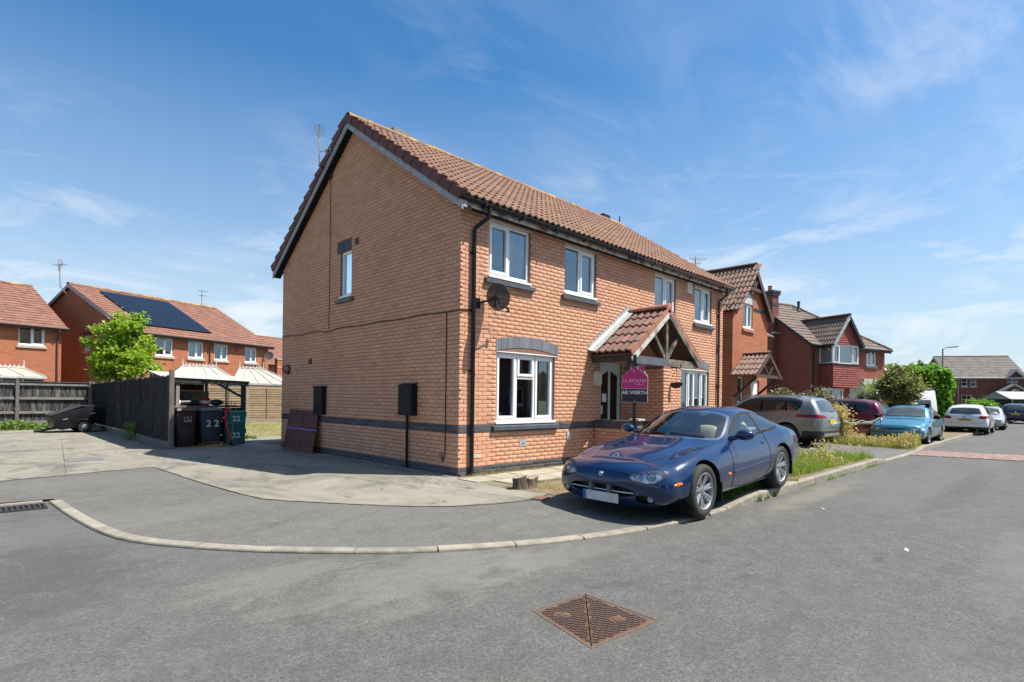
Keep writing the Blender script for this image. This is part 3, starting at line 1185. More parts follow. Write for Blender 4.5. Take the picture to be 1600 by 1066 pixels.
def window(parent, to3, o, sashes, d=0.05, fw=0.055, sill=True, frame_mat=None, curtains=(), name='window', sillmat=None, proud=0.07, room=True, hw=0.10):
    """o = opening (u0,u1,z0,z1); sashes = list of (u0,u1,z0,z1,opening?) in opening coordinates 0-1"""
    u0, u1, z0, z1 = o
    fm = frame_mat or M_WHITE
    zb = z0 + (0.045 if sill else 0)
    mb = MB()
    # outer frame
    mb.box(u0 + .002, u0 + fw, d, d + 0.07, zb, z1 - .002).box(u1 - fw, u1 - .002, d, d + 0.07, zb, z1 - .002)
    mb.box(u0 + fw, u1 - fw, d, d + 0.07, zb, zb + fw).box(u0 + fw, u1 - fw, d, d + 0.07, z1 - fw, z1 - .002)
    W_, H_ = u1 - u0 - 2 * fw, z1 - zb - 2 * fw
    rects = []
    for (a, b, c, e, op) in sashes:
        p, q, r_, s_ = u0 + fw + a * W_, u0 + fw + b * W_, zb + fw + c * H_, zb + fw + e * H_
        rects.append((p, q, r_, s_, op))
        # mullion bars at inner edges
        if b < 0.999:
            mb.box(q - fw / 2 + .001, q + fw / 2 - .001, d + .004, d + 0.066, r_, s_)
        if e < 0.999:
            mb.box(p + (fw / 2 if a > 0.001 else 0), q - (fw / 2 if b < .999 else 0), d + .006, d + 0.064, s_ - fw / 2, s_ + fw / 2)
    if sill:
        mb.box(u0 + .002, u1 - .002, d - 0.045, d + 0.07, z0 + 0.003, zb)
        mb.box(u0 - 0.01, u1 + 0.02, d - 0.075, d - 0.045, z0 + 0.001, zb - 0.004)
    w = xf(mb, to3).build(name, fm, parent)
    for (p, q, r_, s_, op) in rects:
        p += (0.0 if p < u0 + fw + .01 else fw / 2)
        q -= (0.0 if q > u1 - fw - .01 else fw / 2)
        r_ += (0.0 if r_ < zb + fw + .01 else fw / 2)
        s_ -= (0.0 if s_ > z1 - fw - .01 else fw / 2)
        ins = 0.0
        if op:
            k = 0.05
            m_ = MB()
            m_.box(p + .002, p + k, d - 0.014, d + 0.05, r_ + .002, s_ - .002).box(q - k, q - .002, d - 0.014, d + 0.05, r_ + .002, s_ - .002)
            m_.box(p + k, q - k, d - 0.014, d + 0.05, r_ + .002, r_ + k).box(p + k, q - k, d - 0.014, d + 0.05, s_ - k, s_ - .002)
            xf(m_, to3).build('sash', fm, w)
            ins = k
        m_ = MB()
        dd = d + 0.03
        m_.add([(p + ins, dd, r_ + ins), (q - ins, dd, r_ + ins), (q - ins, dd, s_ - ins), (p + ins, dd, s_ - ins)], [(0, 1, 2, 3)])
        xf(m_, to3).build('pane', M_PANE, w, fix=False)
    if sillmat is not None:
        m_ = MB()
        zt = z0 - 0.012
        m_.add([(u0 - hw, -proud, zt - 0.10), (u1 + hw, -proud, zt - 0.10), (u1 + hw, -proud, zt - 0.03), (u0 - hw, -proud, zt - 0.03),
                (u0 - hw, 0.02, zt - 0.10), (u1 + hw, 0.02, zt - 0.10), (u1 + hw, 0.02, zt), (u0 - hw, 0.02, zt)],
               [(0, 1, 2, 3), (7, 6, 5, 4), (0, 4, 5, 1), (3, 2, 6, 7), (0, 3, 7, 4), (1, 5, 6, 2)])
        m_.box(u0 + .002, u1 - .002, 0.02, d + 0.05, zt - 0.05, z0 + .002)
        xf(m_, to3).build('sill', sillmat, w)
    for (a, b, cm, dd, pull, waves) in curtains:
        xf(curtain_mesh(u0 + a * (u1 - u0), u0 + b * (u1 - u0), z0 + 0.05, z1, d + dd, 0.022, waves, pull), to3).build('curtain', cm, w, smooth=80, fix=False)
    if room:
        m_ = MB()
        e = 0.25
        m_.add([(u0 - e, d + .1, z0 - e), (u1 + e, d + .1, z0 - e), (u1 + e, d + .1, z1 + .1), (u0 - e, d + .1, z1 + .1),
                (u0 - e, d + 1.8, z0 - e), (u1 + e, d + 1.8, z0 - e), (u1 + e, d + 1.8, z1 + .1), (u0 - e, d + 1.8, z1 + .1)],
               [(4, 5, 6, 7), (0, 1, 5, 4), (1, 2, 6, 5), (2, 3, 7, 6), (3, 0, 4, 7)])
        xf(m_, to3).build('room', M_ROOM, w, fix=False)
    return w


two = [(0, .5, 0, 1, 0), (.5, 1, 0, 1, 1)]
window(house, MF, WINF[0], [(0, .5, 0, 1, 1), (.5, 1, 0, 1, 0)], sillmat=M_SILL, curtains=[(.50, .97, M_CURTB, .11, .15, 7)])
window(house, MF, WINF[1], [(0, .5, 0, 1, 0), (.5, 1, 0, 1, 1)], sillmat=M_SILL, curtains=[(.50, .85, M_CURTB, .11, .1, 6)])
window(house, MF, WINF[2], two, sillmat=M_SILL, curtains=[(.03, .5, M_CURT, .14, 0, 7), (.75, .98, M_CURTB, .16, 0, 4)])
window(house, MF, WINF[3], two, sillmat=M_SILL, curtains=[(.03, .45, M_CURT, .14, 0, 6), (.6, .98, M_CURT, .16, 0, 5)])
three = [(0, .335, 0, 1, 1), (.335, .665, .66, 1, 1), (.335, .665, 0, .66, 0), (.665, 1, 0, 1, 1)]
gw = window(house, MF, GWF[0], three, sillmat=M_SILL, curtains=[(.74, 1.0, M_CURT, .30, .25, 5)])
# things on the inside ledge seen through the glass
m_ = MB()
m_.box(0.97, 1.02, 0.24, 0.30, 0.97, 1.19)
m_.box(1.16, 1.30, 0.26, 0.30, 0.97, 1.11)
m_.beam((2.13, 0.28, 0.97), (2.21, 0.33, 1.18), 0.13, 0.02, up=(0, 1, 0))
m_.build('ledge_ornament', mat('ochre_card', (0.45, 0.33, 0.12), (0.55, 0.5, 0.4), 9, 0.8), gw)
window(house, MF, GWF[1], [(0, .25, 0, 1, 0), (.25, .5, 0, 1, 1), (.5, .75, 0, 1, 0), (.75, 1, 0, 1, 1)], sillmat=M_SILL,
       curtains=[(.02, .98, M_CURT, .2, 0, 14)])
M_PANEO = glass('obscure_pane', (0.22, 0.40, 0.45), 0.02, 0.12, (0.6, .85, 1.0))
_p = M_PANE
M_PANE = M_PANEO
window(house, MG, OPG[0], [(0, 1, 0, 1, 0)], sillmat=M_SILL, hw=0.12)
M_PANE = _p
# white weather strips under the window heads
M_CTRIM = mat('cream_trim', (0.62, 0.57, 0.47), (0.5, 0.46, 0.38), 8, 0.7)
for (u0, u1, z0, z1) in WINF:
    mb = MB()
    mb.box(u0 - 0.01, u1 + 0.06, -0.012, 0.03, z1 - 0.004, z1 + 0.022)
    mb.build('head_trim', M_CTRIM, front_wall)
mb = MB()
for (u0, u1) in ((0.87, 2.64), (7.71, 9.49)):
    n = 20
    vs = []
    for i in range(n + 1):
        t = (i / n - 0.5) * 2
        u = u0 + (u1 - u0) * i / n
        vs += [(u, 0.03, 2.252), (u, 0.03, 2.262 + 0.10 * (1 - t * t)), (u, -0.015, 2.246), (u, -0.015, 2.256 + 0.012 * (1 - t * t))]
    fs = []
    for i in range(n):
        a, b = 4 * i, 4 * i + 4
        fs += [(a, b, b + 1, a + 1), (a + 2, b + 2, b + 3, a + 3), (a + 3, b + 3, b, a), (a + 2, a, b, b + 2)]
    mb.add(vs, fs)
mb.build('arch_infill', M_WHITE, front_wall)

# ---- front door with two lancet lights
M_DOOR = mat('pale_green_door', (0.50, 0.58, 0.52), (0.45, 0.53, 0.48), 3, 0.4)
M_DGLASS = mat('dark_door_glass', (0.008, 0.009, 0.011), rough=0.05, spec=0.6)


def front_door(u0, u1, label=None):
    z0, z1 = 0.15, 2.25
    mb = MB()
    mb.box(u0 + .002, u0 + 0.06, 0.05, 0.12, z0, z1 - .002).box(u1 - 0.06, u1 - .002, 0.05, 0.12, z0, z1 - .002).box(u0 + 0.06, u1 - 0.06, 0.05, 0.12, z1 - 0.06, z1 - .002)
    mb.box(u0 + 0.063, u1 - 0.063, 0.065, 0.11, z0, z1 - 0.063)
    d = mb.build('door', M_DOOR, house, label=label)
    w = u1 - u0
    for a, b, flip in ((0.14, 0.44, 0), (0.56, 0.86, 1)):
        p, q = u0 + a * w, u0 + b * w
        hl, hr = (2.05, 1.93)[::-1] if not flip else (2.05, 1.93)
        poly = [(p, 0.055, 0.62), (q, 0.055, 0.62), (q, 0.055, hr), (p, 0.055, hl)]
        m_ = MB()
        m_.prism(poly, (0, 0.009, 0))
        m_.build('door_light', M_DGLASS, d)
    m_ = MB()
    m_.box(u0 + w * .36, u0 + w * .64, 0.05, 0.064, 0.42, 0.50)
    m_.build('letterbox', M_BLACKP, d)
    m_ = MB()
    m_.box(u0 + 0.10, u0 + 0.125, 0.02, 0.06, 1.05, 1.25)
    m_.build('handle', M_WHITE, d)
    if label:
        m_ = MB()
        m_.box(u0 + w * .17, u0 + w * .36, 0.050, 0.054, 1.33, 1.52)
        m_.build('notice', mat('white_paper', (0.7, 0.7, 0.68)), d)
    m_ = MB()
    m_.box(u0, u1, -0.02, 0.12, 0.09, 0.148)
    m_.build('threshold', M_SILL, d)
    return d


front_door(4.11, 4.97, 'pale green door with two dark lancet lights and a paper notice')
front_door(5.50, 6.35)

# ---- roof
ROOF_X0, ROOF_X1 = -0.20, HL + 0.20
mb = MB()
off = 0.045
for s_ in (1, -1):
    yE = EAVE_Y if s_ > 0 else 2 * RIDGE_Y - EAVE_Y
    mb.add([(ROOF_X0 + .1, yE, EAVE_Z - off), (ROOF_X1 - .03, yE, EAVE_Z - off), (ROOF_X1 - .03, RIDGE_Y, RIDGE_Z - off), (ROOF_X0 + .1, RIDGE_Y, RIDGE_Z - off)], [(0, 1, 2, 3)])
roof = mb.build('roof', M_SOFFIT, house, fix=False)


def tile_template(w, gauge, thick=0.030, amp=0.030, rolls=2, n=5, lap=0.03, flat=0.45):
    """profiled tile: x across, y up the slope (0 = lower edge), z out; lower edge closed"""
    xs = np.linspace(0, w, rolls * n + 1)
    p = w / rolls
    prof = []
    for x in xs:
        t = (x % p) / p if x < w - 1e-9 else 0.0
        # pan, then a half-round roll
        if t < flat * 0.5 or t > 1 - flat * 0.5:
            prof.append(0.0)
        else:
            prof.append(amp * math.sin((t - flat * 0.5) / (1 - flat) * math.pi) ** 0.8)
    v, f = [], []
    m = len(xs)
    for x, z in zip(xs, prof):
        v.append((x, 0, z + thick))
    for x, z in zip(xs, prof):
        v.append((x, gauge + lap, z - 0.002))
    for x, z in zip(xs, prof):
        v.append((x, 0, z - thick * 0.2))
    for i in range(m - 1):
        f.append((i, i + 1, m + i + 1, m + i))
        f.append((2 * m + i, 2 * m + i + 1, i + 1, i))
    return np.array(v), np.array(f)


def frame_of(o, ux, uy):
    ux = Vector(ux).normalized()
    uy = Vector(uy).normalized()
    uz = ux.cross(uy)
    return Matrix(((ux.x, uy.x, uz.x, o[0]), (ux.y, uy.y, uz.y, o[1]), (ux.z, uy.z, uz.z, o[2]), (0, 0, 0, 1)))


def tile_slope(parent, origin, ux, uy, width, length, material, w=0.33, gauge=0.35, show=0, clip=None, amp=0.03, n=5, name='roof_tile', key=None, rolls=2):
    """tiles over a slope; the nearest `show` are objects, the others one mesh; clip(x,y) keeps a tile"""
    V0, F0 = tile_template(w, gauge, amp=amp, n=n, rolls=rolls)
    M0 = frame_of(origin, ux, uy)
    nx, ny = int(round(width / w)), int(round(length / gauge))
    sx, sy = width / (nx * w), length / (ny * gauge)
    cells = []
    for j in range(ny):
        for i in range(nx):
            x, y = i * w * sx, j * gauge * sy
            if clip is None or clip(x + w / 2, y + gauge / 2):
                cells.append((x, y))
    me = None
    if show:
        kf = key or (lambda c: camd(M0 @ Vector((c[0], c[1], 0))))
        cells.sort(key=kf)
        me = bpy.data.meshes.new(name)
        me.from_pydata([(v[0] * sx, v[1] * sy, v[2]) for v in V0], [], [tuple(f) for f in F0])
        me.materials.append(material)
        smooth_mesh(me, 35)
        for (x, y) in cells[:show]:
            o = newobj(name, me, parent)
            o.matrix_local = M0 @ Matrix.Translation((x, y, (rnd.random() - 0.5) * 0.006)) @ Matrix.Rotation((rnd.random() - .5) * 0.012, 4, 'Z')
    rest = cells[show:]
    if rest:
        k = len(V0)
        A = np.array(M0)
        C_ = np.array(rest)
        P = np.zeros((len(rest), k, 3))
        P[:, :, 0] = V0[None, :, 0] * sx + C_[:, 0:1]
        P[:, :, 1] = V0[None, :, 1] * sy + C_[:, 1:2]
        P[:, :, 2] = V0[None, :, 2] + (np.random.RandomState(5).rand(len(rest), 1) - .5) * 0.006
        Q = P.reshape(-1, 3) @ A[:3, :3].T + A[:3, 3]
        F = (F0[None] + (np.arange(len(rest)) * k)[:, None, None]).reshape(-1, 4)
        o = np_mesh(name, Q, F, material, parent, kind='stuff', smooth=True)
        o.data.set_sharp_from_angle(angle=R(35))


SLEN = math.hypot(RIDGE_Y - EAVE_Y, RIDGE_Z - EAVE_Z)
UP = Vector((0, RIDGE_Y - EAVE_Y, RIDGE_Z - EAVE_Z)).normalized()
UPB = Vector((0, -(RIDGE_Y - EAVE_Y), RIDGE_Z - EAVE_Z)).normalized()
tile_slope(roof, (ROOF_X0 + .06, EAVE_Y, EAVE_Z), (1, 0, 0), UP, ROOF_X1 - ROOF_X0 - .06, SLEN - 0.03, M_TILE, w=0.33, gauge=0.37, show=300, amp=0.042, n=6)
tile_slope(roof, (ROOF_X1, 2 * RIDGE_Y - EAVE_Y, EAVE_Z), (-1, 0, 0), UPB, ROOF_X1 - ROOF_X0 - .06, SLEN - 0.03, M_TILE, w=0.33, gauge=0.37, amp=0.034, n=4)
# ridge tiles
def ridge_run(parent, a, b, material, r=0.115, L=0.45, name='ridge_tile', drop=0.02, n=9):
    a = Vector(a)
    b = Vector(b)
    d = (b - a)
    k = max(1, int(round(d.length / L)))
    d = d / k
    ux = d.normalized()
    side = Vector((0, 0, 1)).cross(ux).normalized()
    up = ux.cross(side)
    mbr = MB()
    vs = []
    for end in (0, 1):
        for rr in (r, r - 0.018):
            for i in range(n):
                t = math.pi * i / (n - 1)
                vs.append(Vector((end * (d.length - 0.006), rr * math.cos(t) * 1.15, rr * math.sin(t) * 0.95)))
    fs = []
    for i in range(n - 1):
        fs += [(i, i + 1, 2 * n + i + 1, 2 * n + i), (i, n + i, n + i + 1, i + 1), (2 * n + i, 2 * n + i + 1, 3 * n + i + 1, 3 * n + i)]
    mbr.add(vs, fs)
    me = mbr.mesh(name, material, smooth=50)
    Mx = Matrix(((ux.x, side.x, up.x, 0), (ux.y, side.y, up.y, 0), (ux.z, side.z, up.z, 0), (0, 0, 0, 1)))
    for i in range(k):
        o = newobj(name, me, parent)
        p = a + d * i
        o.matrix_local = Matrix.Translation((p.x, p.y, p.z - drop + (rnd.random() - .5) * 0.008)) @ Mx
    return k


ridge_run(roof, (ROOF_X0 + 0.02, RIDGE_Y, RIDGE_Z), (ROOF_X1, RIDGE_Y, RIDGE_Z), M_LICHEN)
# end disc of the ridge and the verge caps down both slopes
for s_ in (1, -1):
    yE = EAVE_Y if s_ > 0 else 2 * RIDGE_Y - EAVE_Y
    u = Vector((0, RIDGE_Y - yE, RIDGE_Z - EAVE_Z))
    L = u.length
    u.normalize()
    n_ = Vector((1, 0, 0)).cross(u) * (1 if s_ > 0 else -1)
    cap = MB()
    g = L / 14
    for xx in (0,):
        cap.add([(-0.032, 0, -0.10), (-0.032, 0, 0.085), (0.11, 0, 0.09), (0.11, 0, 0.02), (0.0, 0, -0.10),
                 (-0.016, g + .01, -0.115), (-0.016, g + .01, 0.03), (0.11, g + .01, 0.035), (0.11, g + .01, 0.0), (0.0, g + .01, -0.115)],
                [(0, 1, 2, 3, 4), (5, 9, 8, 7, 6), (0, 5, 6, 1), (1, 6, 7, 2), (2, 7, 8, 3), (3, 8, 9, 4), (4, 9, 5, 0)])
    me = cap.mesh('verge_cap', M_TILEB)
    for e_, X0 in ((0, ROOF_X0),):
        for i in range(14):
            o = newobj('verge_cap', me, roof)
            p = Vector((X0, yE, EAVE_Z)) + u * (g * i)
            o.matrix_local = Matrix(((1, 0, 0, p.x), (0, u.y, n_.y, p.y), (0, u.z, n_.z, p.z), (0, 0, 0, 1)))
# barge boards, dark soffit strips
mb = MB()
sf = MB()
for s_ in (1, -1):
    yE = EAVE_Y if s_ > 0 else 2 * RIDGE_Y - EAVE_Y
    dz = 0.09
    for t, X0, X1 in ((mb, ROOF_X0 + 0.012, ROOF_X0 + 0.04), (sf, ROOF_X0 + 0.04, 0.03)):
        hh = 0.17 if t is mb else 0.03
        o_ = 0.0 if t is mb else 0.12
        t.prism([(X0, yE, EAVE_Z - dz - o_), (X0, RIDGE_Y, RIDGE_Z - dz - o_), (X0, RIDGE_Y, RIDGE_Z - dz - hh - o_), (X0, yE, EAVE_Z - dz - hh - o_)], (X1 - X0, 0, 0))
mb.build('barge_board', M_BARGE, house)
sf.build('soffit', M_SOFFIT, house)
mb = MB()
mb.box(-0.17, HL + 0.17, -0.19, -0.165, 4.675, 4.80)
mb.build('fascia', M_FASCIA, house)
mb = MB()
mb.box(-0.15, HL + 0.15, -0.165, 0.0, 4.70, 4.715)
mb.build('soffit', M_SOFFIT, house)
# box ends of the eaves
mb = MB()
mb.prism([(-0.150, -0.19, 4.655), (-0.150, -0.19, 4.82), (-0.150, 0.02, 4.96), (-0.150, 0.12, 4.90), (-0.150, 0.12, 4.80)], (0.03, 0, 0))
mb.box(-0.158, -0.08, -0.255, -0.193, 4.62, 4.78)
mb.build('eaves_box_end', M_BARGE, house)


def gutter(x0, x1, material, y=-0.195, z=4.775, r=0.058):
    mb = MB()
    n = 9
    vs = []
    for X in (x0, x1):
        for rr in (r, r - 0.006):
            for i in range(n):
                t = math.pi + math.pi * i / (n - 1)
                vs.append((X, y - r + rr * math.cos(t) * 1.0, z + 0.02 + rr * math.sin(t) * 1.15))
    fs = []
    for i in range(n - 1):
        fs += [(i, i + 1, 2 * n + i + 1, 2 * n + i), (n + i, 3 * n + i, 3 * n + i + 1, n + i + 1), (i, n + i, n + i + 1, i + 1)]
    fs.append((0, 2 * n, 3 * n, n))
    fs.append((n - 1, 2 * n - 1, 4 * n - 1, 3 * n - 1))
    fs.append(tuple(range(n)))
    mb.add(vs, fs)
    k = x0 + 0.5
    while k < x1:
        mb.box(k - 0.015, k + 0.015, y - 2 * r - 0.006, y + 0.004, z - 0.056, z + 0.026)
        k += 0.95
    return mb.build('gutter', material, house)


gutter(-0.19, 5.42, M_BLACKP)
o = gutter(5.43, HL + 0.14, M_BROWNP)
o['label'] = 'brown gutter over the right half'


def downpipe(x, material, offset_x, zbot=0.02):
    mb = MB()
    y = -0.05
    r = 0.036
    mb.tube([(x + offset_x, -0.25, 4.74), (x + offset_x, -0.25, 4.60), (x + offset_x * .85, -0.235, 4.56), (x + 0.02, -0.065, 4.40), (x, y, 4.36), (x, y, zbot)], r, 12)
    for z in (1.78, 3.0):
        mb.tube([(x, y, z), (x, y, z + 0.08)], r + 0.007, 12)
    d = mb.build('downpipe', material, house, smooth=40)
    for z in (0.72, 1.86, 2.92, 3.95):
        m_ = MB()
        m_.box(x - 0.06, x + 0.06, -0.035, 0.004, z - 0.015, z + 0.015)
        m_.build('pipe_clip', material, d)
    return d


downpipe(0.27, M_BLACKP, 0.17)
d = downpipe(9.98, M_BROWNP, 0.12, 0.1)
d['label'] = 'brown downpipe at the far end'
M_LEADP = mat('painted_brown_pipe', (0.16, 0.07, 0.055), (0.12, 0.055, 0.045), 7, 0.5)
# ridge vent, chimney stub at mid ridge
mb = MB()
mb.box(0.95, 1.40, RIDGE_Y - 0.1, RIDGE_Y + 0.12, RIDGE_Z + 0.02, RIDGE_Z + 0.135)
mb.build('ridge_vent', mat('grey_vent', (0.22, 0.21, 0.20), (0.14, 0.13, 0.125), 9, 0.8), roof)
mb = MB()
mb.box(9.2, 9.6, RIDGE_Y - 0.1, RIDGE_Y + 0.12, RIDGE_Z + 0.02, RIDGE_Z + 0.15)
mb.tube([(10.3, RIDGE_Y, RIDGE_Z), (10.3, RIDGE_Y, RIDGE_Z + 0.33)], 0.02, 8)
mb.build('ridge_vent', M_BLACKP, roof)

# ---- small fittings on the walls (parts of the house)
M_METER = mat('black_meter_box', (0.006, 0.007, 0.010), (0.009, 0.010, 0.013), 8, 0.55, spec=.2)
mb = MB()
mb.box(-0.13, -0.002, 1.24, 1.70, 1.03, 1.60)
mb.prism([(-0.15, 1.22, 1.60), (-0.15, 1.72, 1.60), (-0.002, 1.72, 1.64), (-0.002, 1.22, 1.64)], (0, 0, 0.012))
b1 = mb.build('meter_box', M_METER, house, label='black meter box with a pipe running down from it')
m_ = MB()
m_.tube([(-0.05, 1.5, 1.03), (-0.05, 1.5, 0.0)], 0.026, 10)
m_.build('pipe', M_METER, b1, smooth=40)
m_ = MB()
m_.box(-0.138, -0.13, 1.27, 1.67, 1.06, 1.57)
m_.build('meter_door', M_METER, b1)
mb = MB()
mb.box(-0.11, -0.002, 4.96, 5.42, 0.94, 1.58)
mb.box(-0.12, -0.002, 4.93, 5.45, 1.58, 1.62)
mb.build('meter_box', M_METER, house, label='black meter box without a pipe, behind the slatted panel')
mb = MB()
mb.box(-0.02, 0, 3.53, 3.66, 4.74, 4.87)
mb.box(-0.03, 0, 5.76, 5.90, 2.18, 2.30)
mb.build('wall_vent', M_BLACKP, house)
mb = MB()
mb.box(1.52, 1.72, -0.006, 0.004, 0.45, 0.60)
mb.tube([(1.63, -0.03, 0.53), (1.63, 0, 0.53)], 0.018, 8)
mb.build('wall_plate', mat('grey_plate', (0.38, 0.36, 0.34), (0.28, 0.27, 0.26), 20, 0.6), house)
mb = MB()
mb.box(0.32, 0.53, -0.008, 0.002, 0.305, 0.37)
mb.box(0.40, 0.45, -0.011, -0.008, 0.32, 0.355)
mb.build('air_brick', mat('cream_air_brick', (0.60, 0.50, 0.38), (0.5, 0.42, 0.32), 20, 0.8), house)
mb = MB()
mb.box(2.95, 3.07, -0.02, 0.002, 0.52, 0.70)
mb.build('wall_plate', mat('pale_plate', (0.55, 0.56, 0.56)), house)
# cables along and down the gable
mb = MB()
P = []
for i in range(41):
    t = i / 40
    P.append((-0.012, 7.55 - 7.5 * t, 2.962 - 0.045 * t + 0.012 * math.sin(t * 31) - (0.03 if 0.3 < t < 0.4 else 0)))
P += [(-0.014, -0.012, 2.92), (0.12, -0.012, 2.93), (0.3, -0.012, 2.95), (0.37, -0.03, 3.05)]
mb.tube(P, 0.011, 6)
mb.tube([(-0.01, 4.86, 6.75), (-0.01, 4.85, 5.0), (-0.01, 4.86, 2.96)], 0.007, 6)
mb.tube([(-0.012, 0.36, 2.90), (-0.012, 0.36, 0.35), (-0.03, 0.40, 0.23), (-0.01, 0.46, 0.38)], 0.009, 6)
mb.build('cable', M_BLACKP, house)
mb = MB()
mb.box(-0.02, 0.0, 0.42, 0.52, 0.27, 0.40)
mb.build('cable_box', mat('brick_brown_box', (0.3, 0.16, 0.1)), house)

# ================================================================ porch, pier, low wall
M_LEAD = mat('lead_flashing', (0.28, 0.29, 0.30), (0.42, 0.42, 0.40), 9, 0.6, 0.3, 60)
M_TILEP = mat('porch_tile', (0.20, 0.105, 0.078), (0.145, 0.075, 0.058), 4, 0.85, 0.5, 110, piece=0.15)
M_TILER = mat('terracotta_ridge', (0.36, 0.16, 0.10), (0.28, 0.12, 0.08), 6, 0.85, 0.5, 90, piece=0.12)
M_BOARDW = mat('flaking_white_board', (0.52, 0.50, 0.46), (0.20, 0.17, 0.14), 6, 0.8, 0.5, 60, lo=0.45, hi=0.6)
M_GREYW = mat('grey_painted_beam', (0.10, 0.115, 0.135), (0.07, 0.08, 0.095), 5, 0.6, 0.3, 50)
PX, PE, PZE, PZR, PY = 5.26, 1.54, 2.40, 3.47, -1.06
porch = newobj('porch_canopy', None, house)
mb = MB()
for s_ in (-1, 1):
    a = (PX + s_ * PE, PZE - .05)
    b = (PX, PZR - .05)
    mb.prism([(a[0], -0.005, a[1]), (b[0], -0.005, b[1]), (b[0], -0.005, b[1] - .03), (a[0], -0.005, a[1] - .03)], (0, PY + 0.06, 0))
mb.build('canopy_boarding', mat('brown_boarding', (0.10, 0.055, 0.04), (0.07, 0.04, 0.03), 5, 0.8, 0.5, 20, stretch=(1, 1, 14)), porch)
PL = math.hypot(PE, PZR - PZE)
for s_ in (-1, 1):
    up = Vector((-s_ * PE, 0, PZR - PZE))
    if s_ < 0:
        tile_slope(porch, (PX - PE, -0.02, PZE), (0, -1, 0), up, 1.03, PL - .02, M_TILEP, w=0.343, gauge=0.375, show=99, amp=0.038, n=7)
    else:
        tile_slope(porch, (PX + PE, PY + .01, PZE), (0, 1, 0), up, 1.03, PL - .02, M_TILEP, w=0.343, gauge=0.375, show=99, amp=0.038, n=7)
ridge_run(porch, (PX, -0.03, PZR + 0.02), (PX, PY, PZR + 0.02), M_TILER, r=0.12, L=0.5)
mb = MB()
mb.lathe([(0.0, 0.0), (0.12, 0.0), (0.12, 0.02), (0.0, 0.02)], 20, M=Matrix.Translation((PX, PY + .01, PZR + 0.015)) @ Matrix.Rotation(R(90), 4, 'X'))
mb.build('ridge_end_disc', M_TILER, porch)
# verge caps along the front edge of the canopy
for s_ in (-1, 1):
    u = Vector((-s_ * PE, 0, PZR - PZE)).normalized()
    nn = Vector((s_ * -u.z * -1, 0, abs(u.x)))
    nn = Vector((s_ * u.z, 0, abs(u.x)))
    for i in range(5):
        g = PL / 5
        p = Vector((PX + s_ * PE, 0, PZE)) + u * (g * i)
        m_ = MB()
        q = p + u * (g + .01)
        for (pa, pb) in ((p, q),):
            A = [pa + nn * 0.055, pb + nn * 0.035, pb - nn * 0.09, pa - nn * 0.09]
            m_.prism([(v.x, PY - .012, v.z) for v in A], (0, 0.035, 0))
        m_.build('verge_cap', M_TILER, porch)
# barge boards, beams, king post and struts
for s_, mm in ((-1, M_BOARDW), (1, M_WOOD)):
    m_ = MB()
    m_.beam((PX + s_ * (PE - .05), PY - 0.0, PZE - 0.17), (PX, PY - 0.0, PZR - 0.135), 0.03, 0.11, up=(0, 0, 1))
    m_.build('barge_board', mm, porch)
m_ = MB()
m_.box(PX - PE + .16, PX - 0.02, PY + .03, PY + .13, 2.16, 2.33)
m_.build('tie_beam', M_GREYW, porch, label='dark grey painted half of the tie beam')
m_ = MB()
m_.box(PX - 0.015, PX + PE - .16, PY + .03, PY + .13, 2.16, 2.33)
m_.tube([(PX + .62, PY + .01, 2.24), (PX + .62, PY + .05, 2.24)], 0.035, 10)
m_.build('tie_beam', M_WOOD, porch, label='bare brown half of the tie beam')
m_ = MB()
m_.box(PX - 0.045, PX + 0.045, PY + .04, PY + .12, 2.33, PZR - .12)
m_.build('king_post', M_WOOD, porch)
for s_ in (-1, 1):
    m_ = MB()
    m_.beam((PX + s_ * 0.07, PY + .08, 2.36), (PX + s_ * 0.56, PY + .08, 2.90), 0.06, 0.075)
    m_.build('strut', M_WOOD, porch)
for s_ in (-1, 1):
    m_ = MB()
    m_.box(PX + s_ * (PE - .10) - .04, PX + s_ * (PE - .10) + .04, PY + .04, -0.01, 2.20, 2.35)
    m_.build('eaves_beam', M_BLACKW, porch)
m_ = MB()
m_.box(PX - PE + .04, PX - PE + .12, PY + .05, PY + .13, 2.0, 2.2)
m_.build('corner_bracket', M_BLACKW, porch)
# lead flashing: apron on the tiles and a stepped upstand on the brick
for s_ in (-1, 1):
    m_ = MB()
    u = Vector((-s_ * PE, 0, PZR - PZE)) / PL
    nn = Vector((s_ * u.z, 0, abs(u.x)))
    base = Vector((PX + s_ * PE, 0, PZE))
    p0, p1 = base - u * 0.02, base + u * (PL + .03)
    for (ya, yb, h0, h1) in ((-0.20, -0.07, 0.062, 0.075), (-0.07, -0.005, 0.075, 0.12)):
        m_.add([tuple(p0 + nn * h0 + Vector((0, ya, 0))), tuple(p1 + nn * h0 + Vector((0, ya, 0))), tuple(p1 + nn * h1 + Vector((0, yb, 0))), tuple(p0 + nn * h1 + Vector((0, yb, 0)))], [(0, 1, 2, 3)])
    n = 15
    for i in range(n):
        a = base + u * (PL * i / n) + nn * 0.08
        b = base + u * (PL * (i + 1) / n + 0.02) + nn * 0.08
        top = max(a.z, b.z) + 0.085
        m_.add([(a.x, -0.009 - .0005 * i, a.z - .05), (b.x, -0.009 - .0005 * i, b.z - .05), (b.x, -0.009 - .0005 * i, top), (a.x, -0.009 - .0005 * i, top)], [(0, 1, 2, 3)])
    m_.build('lead_flashing', M_LEAD, porch, fix=False)

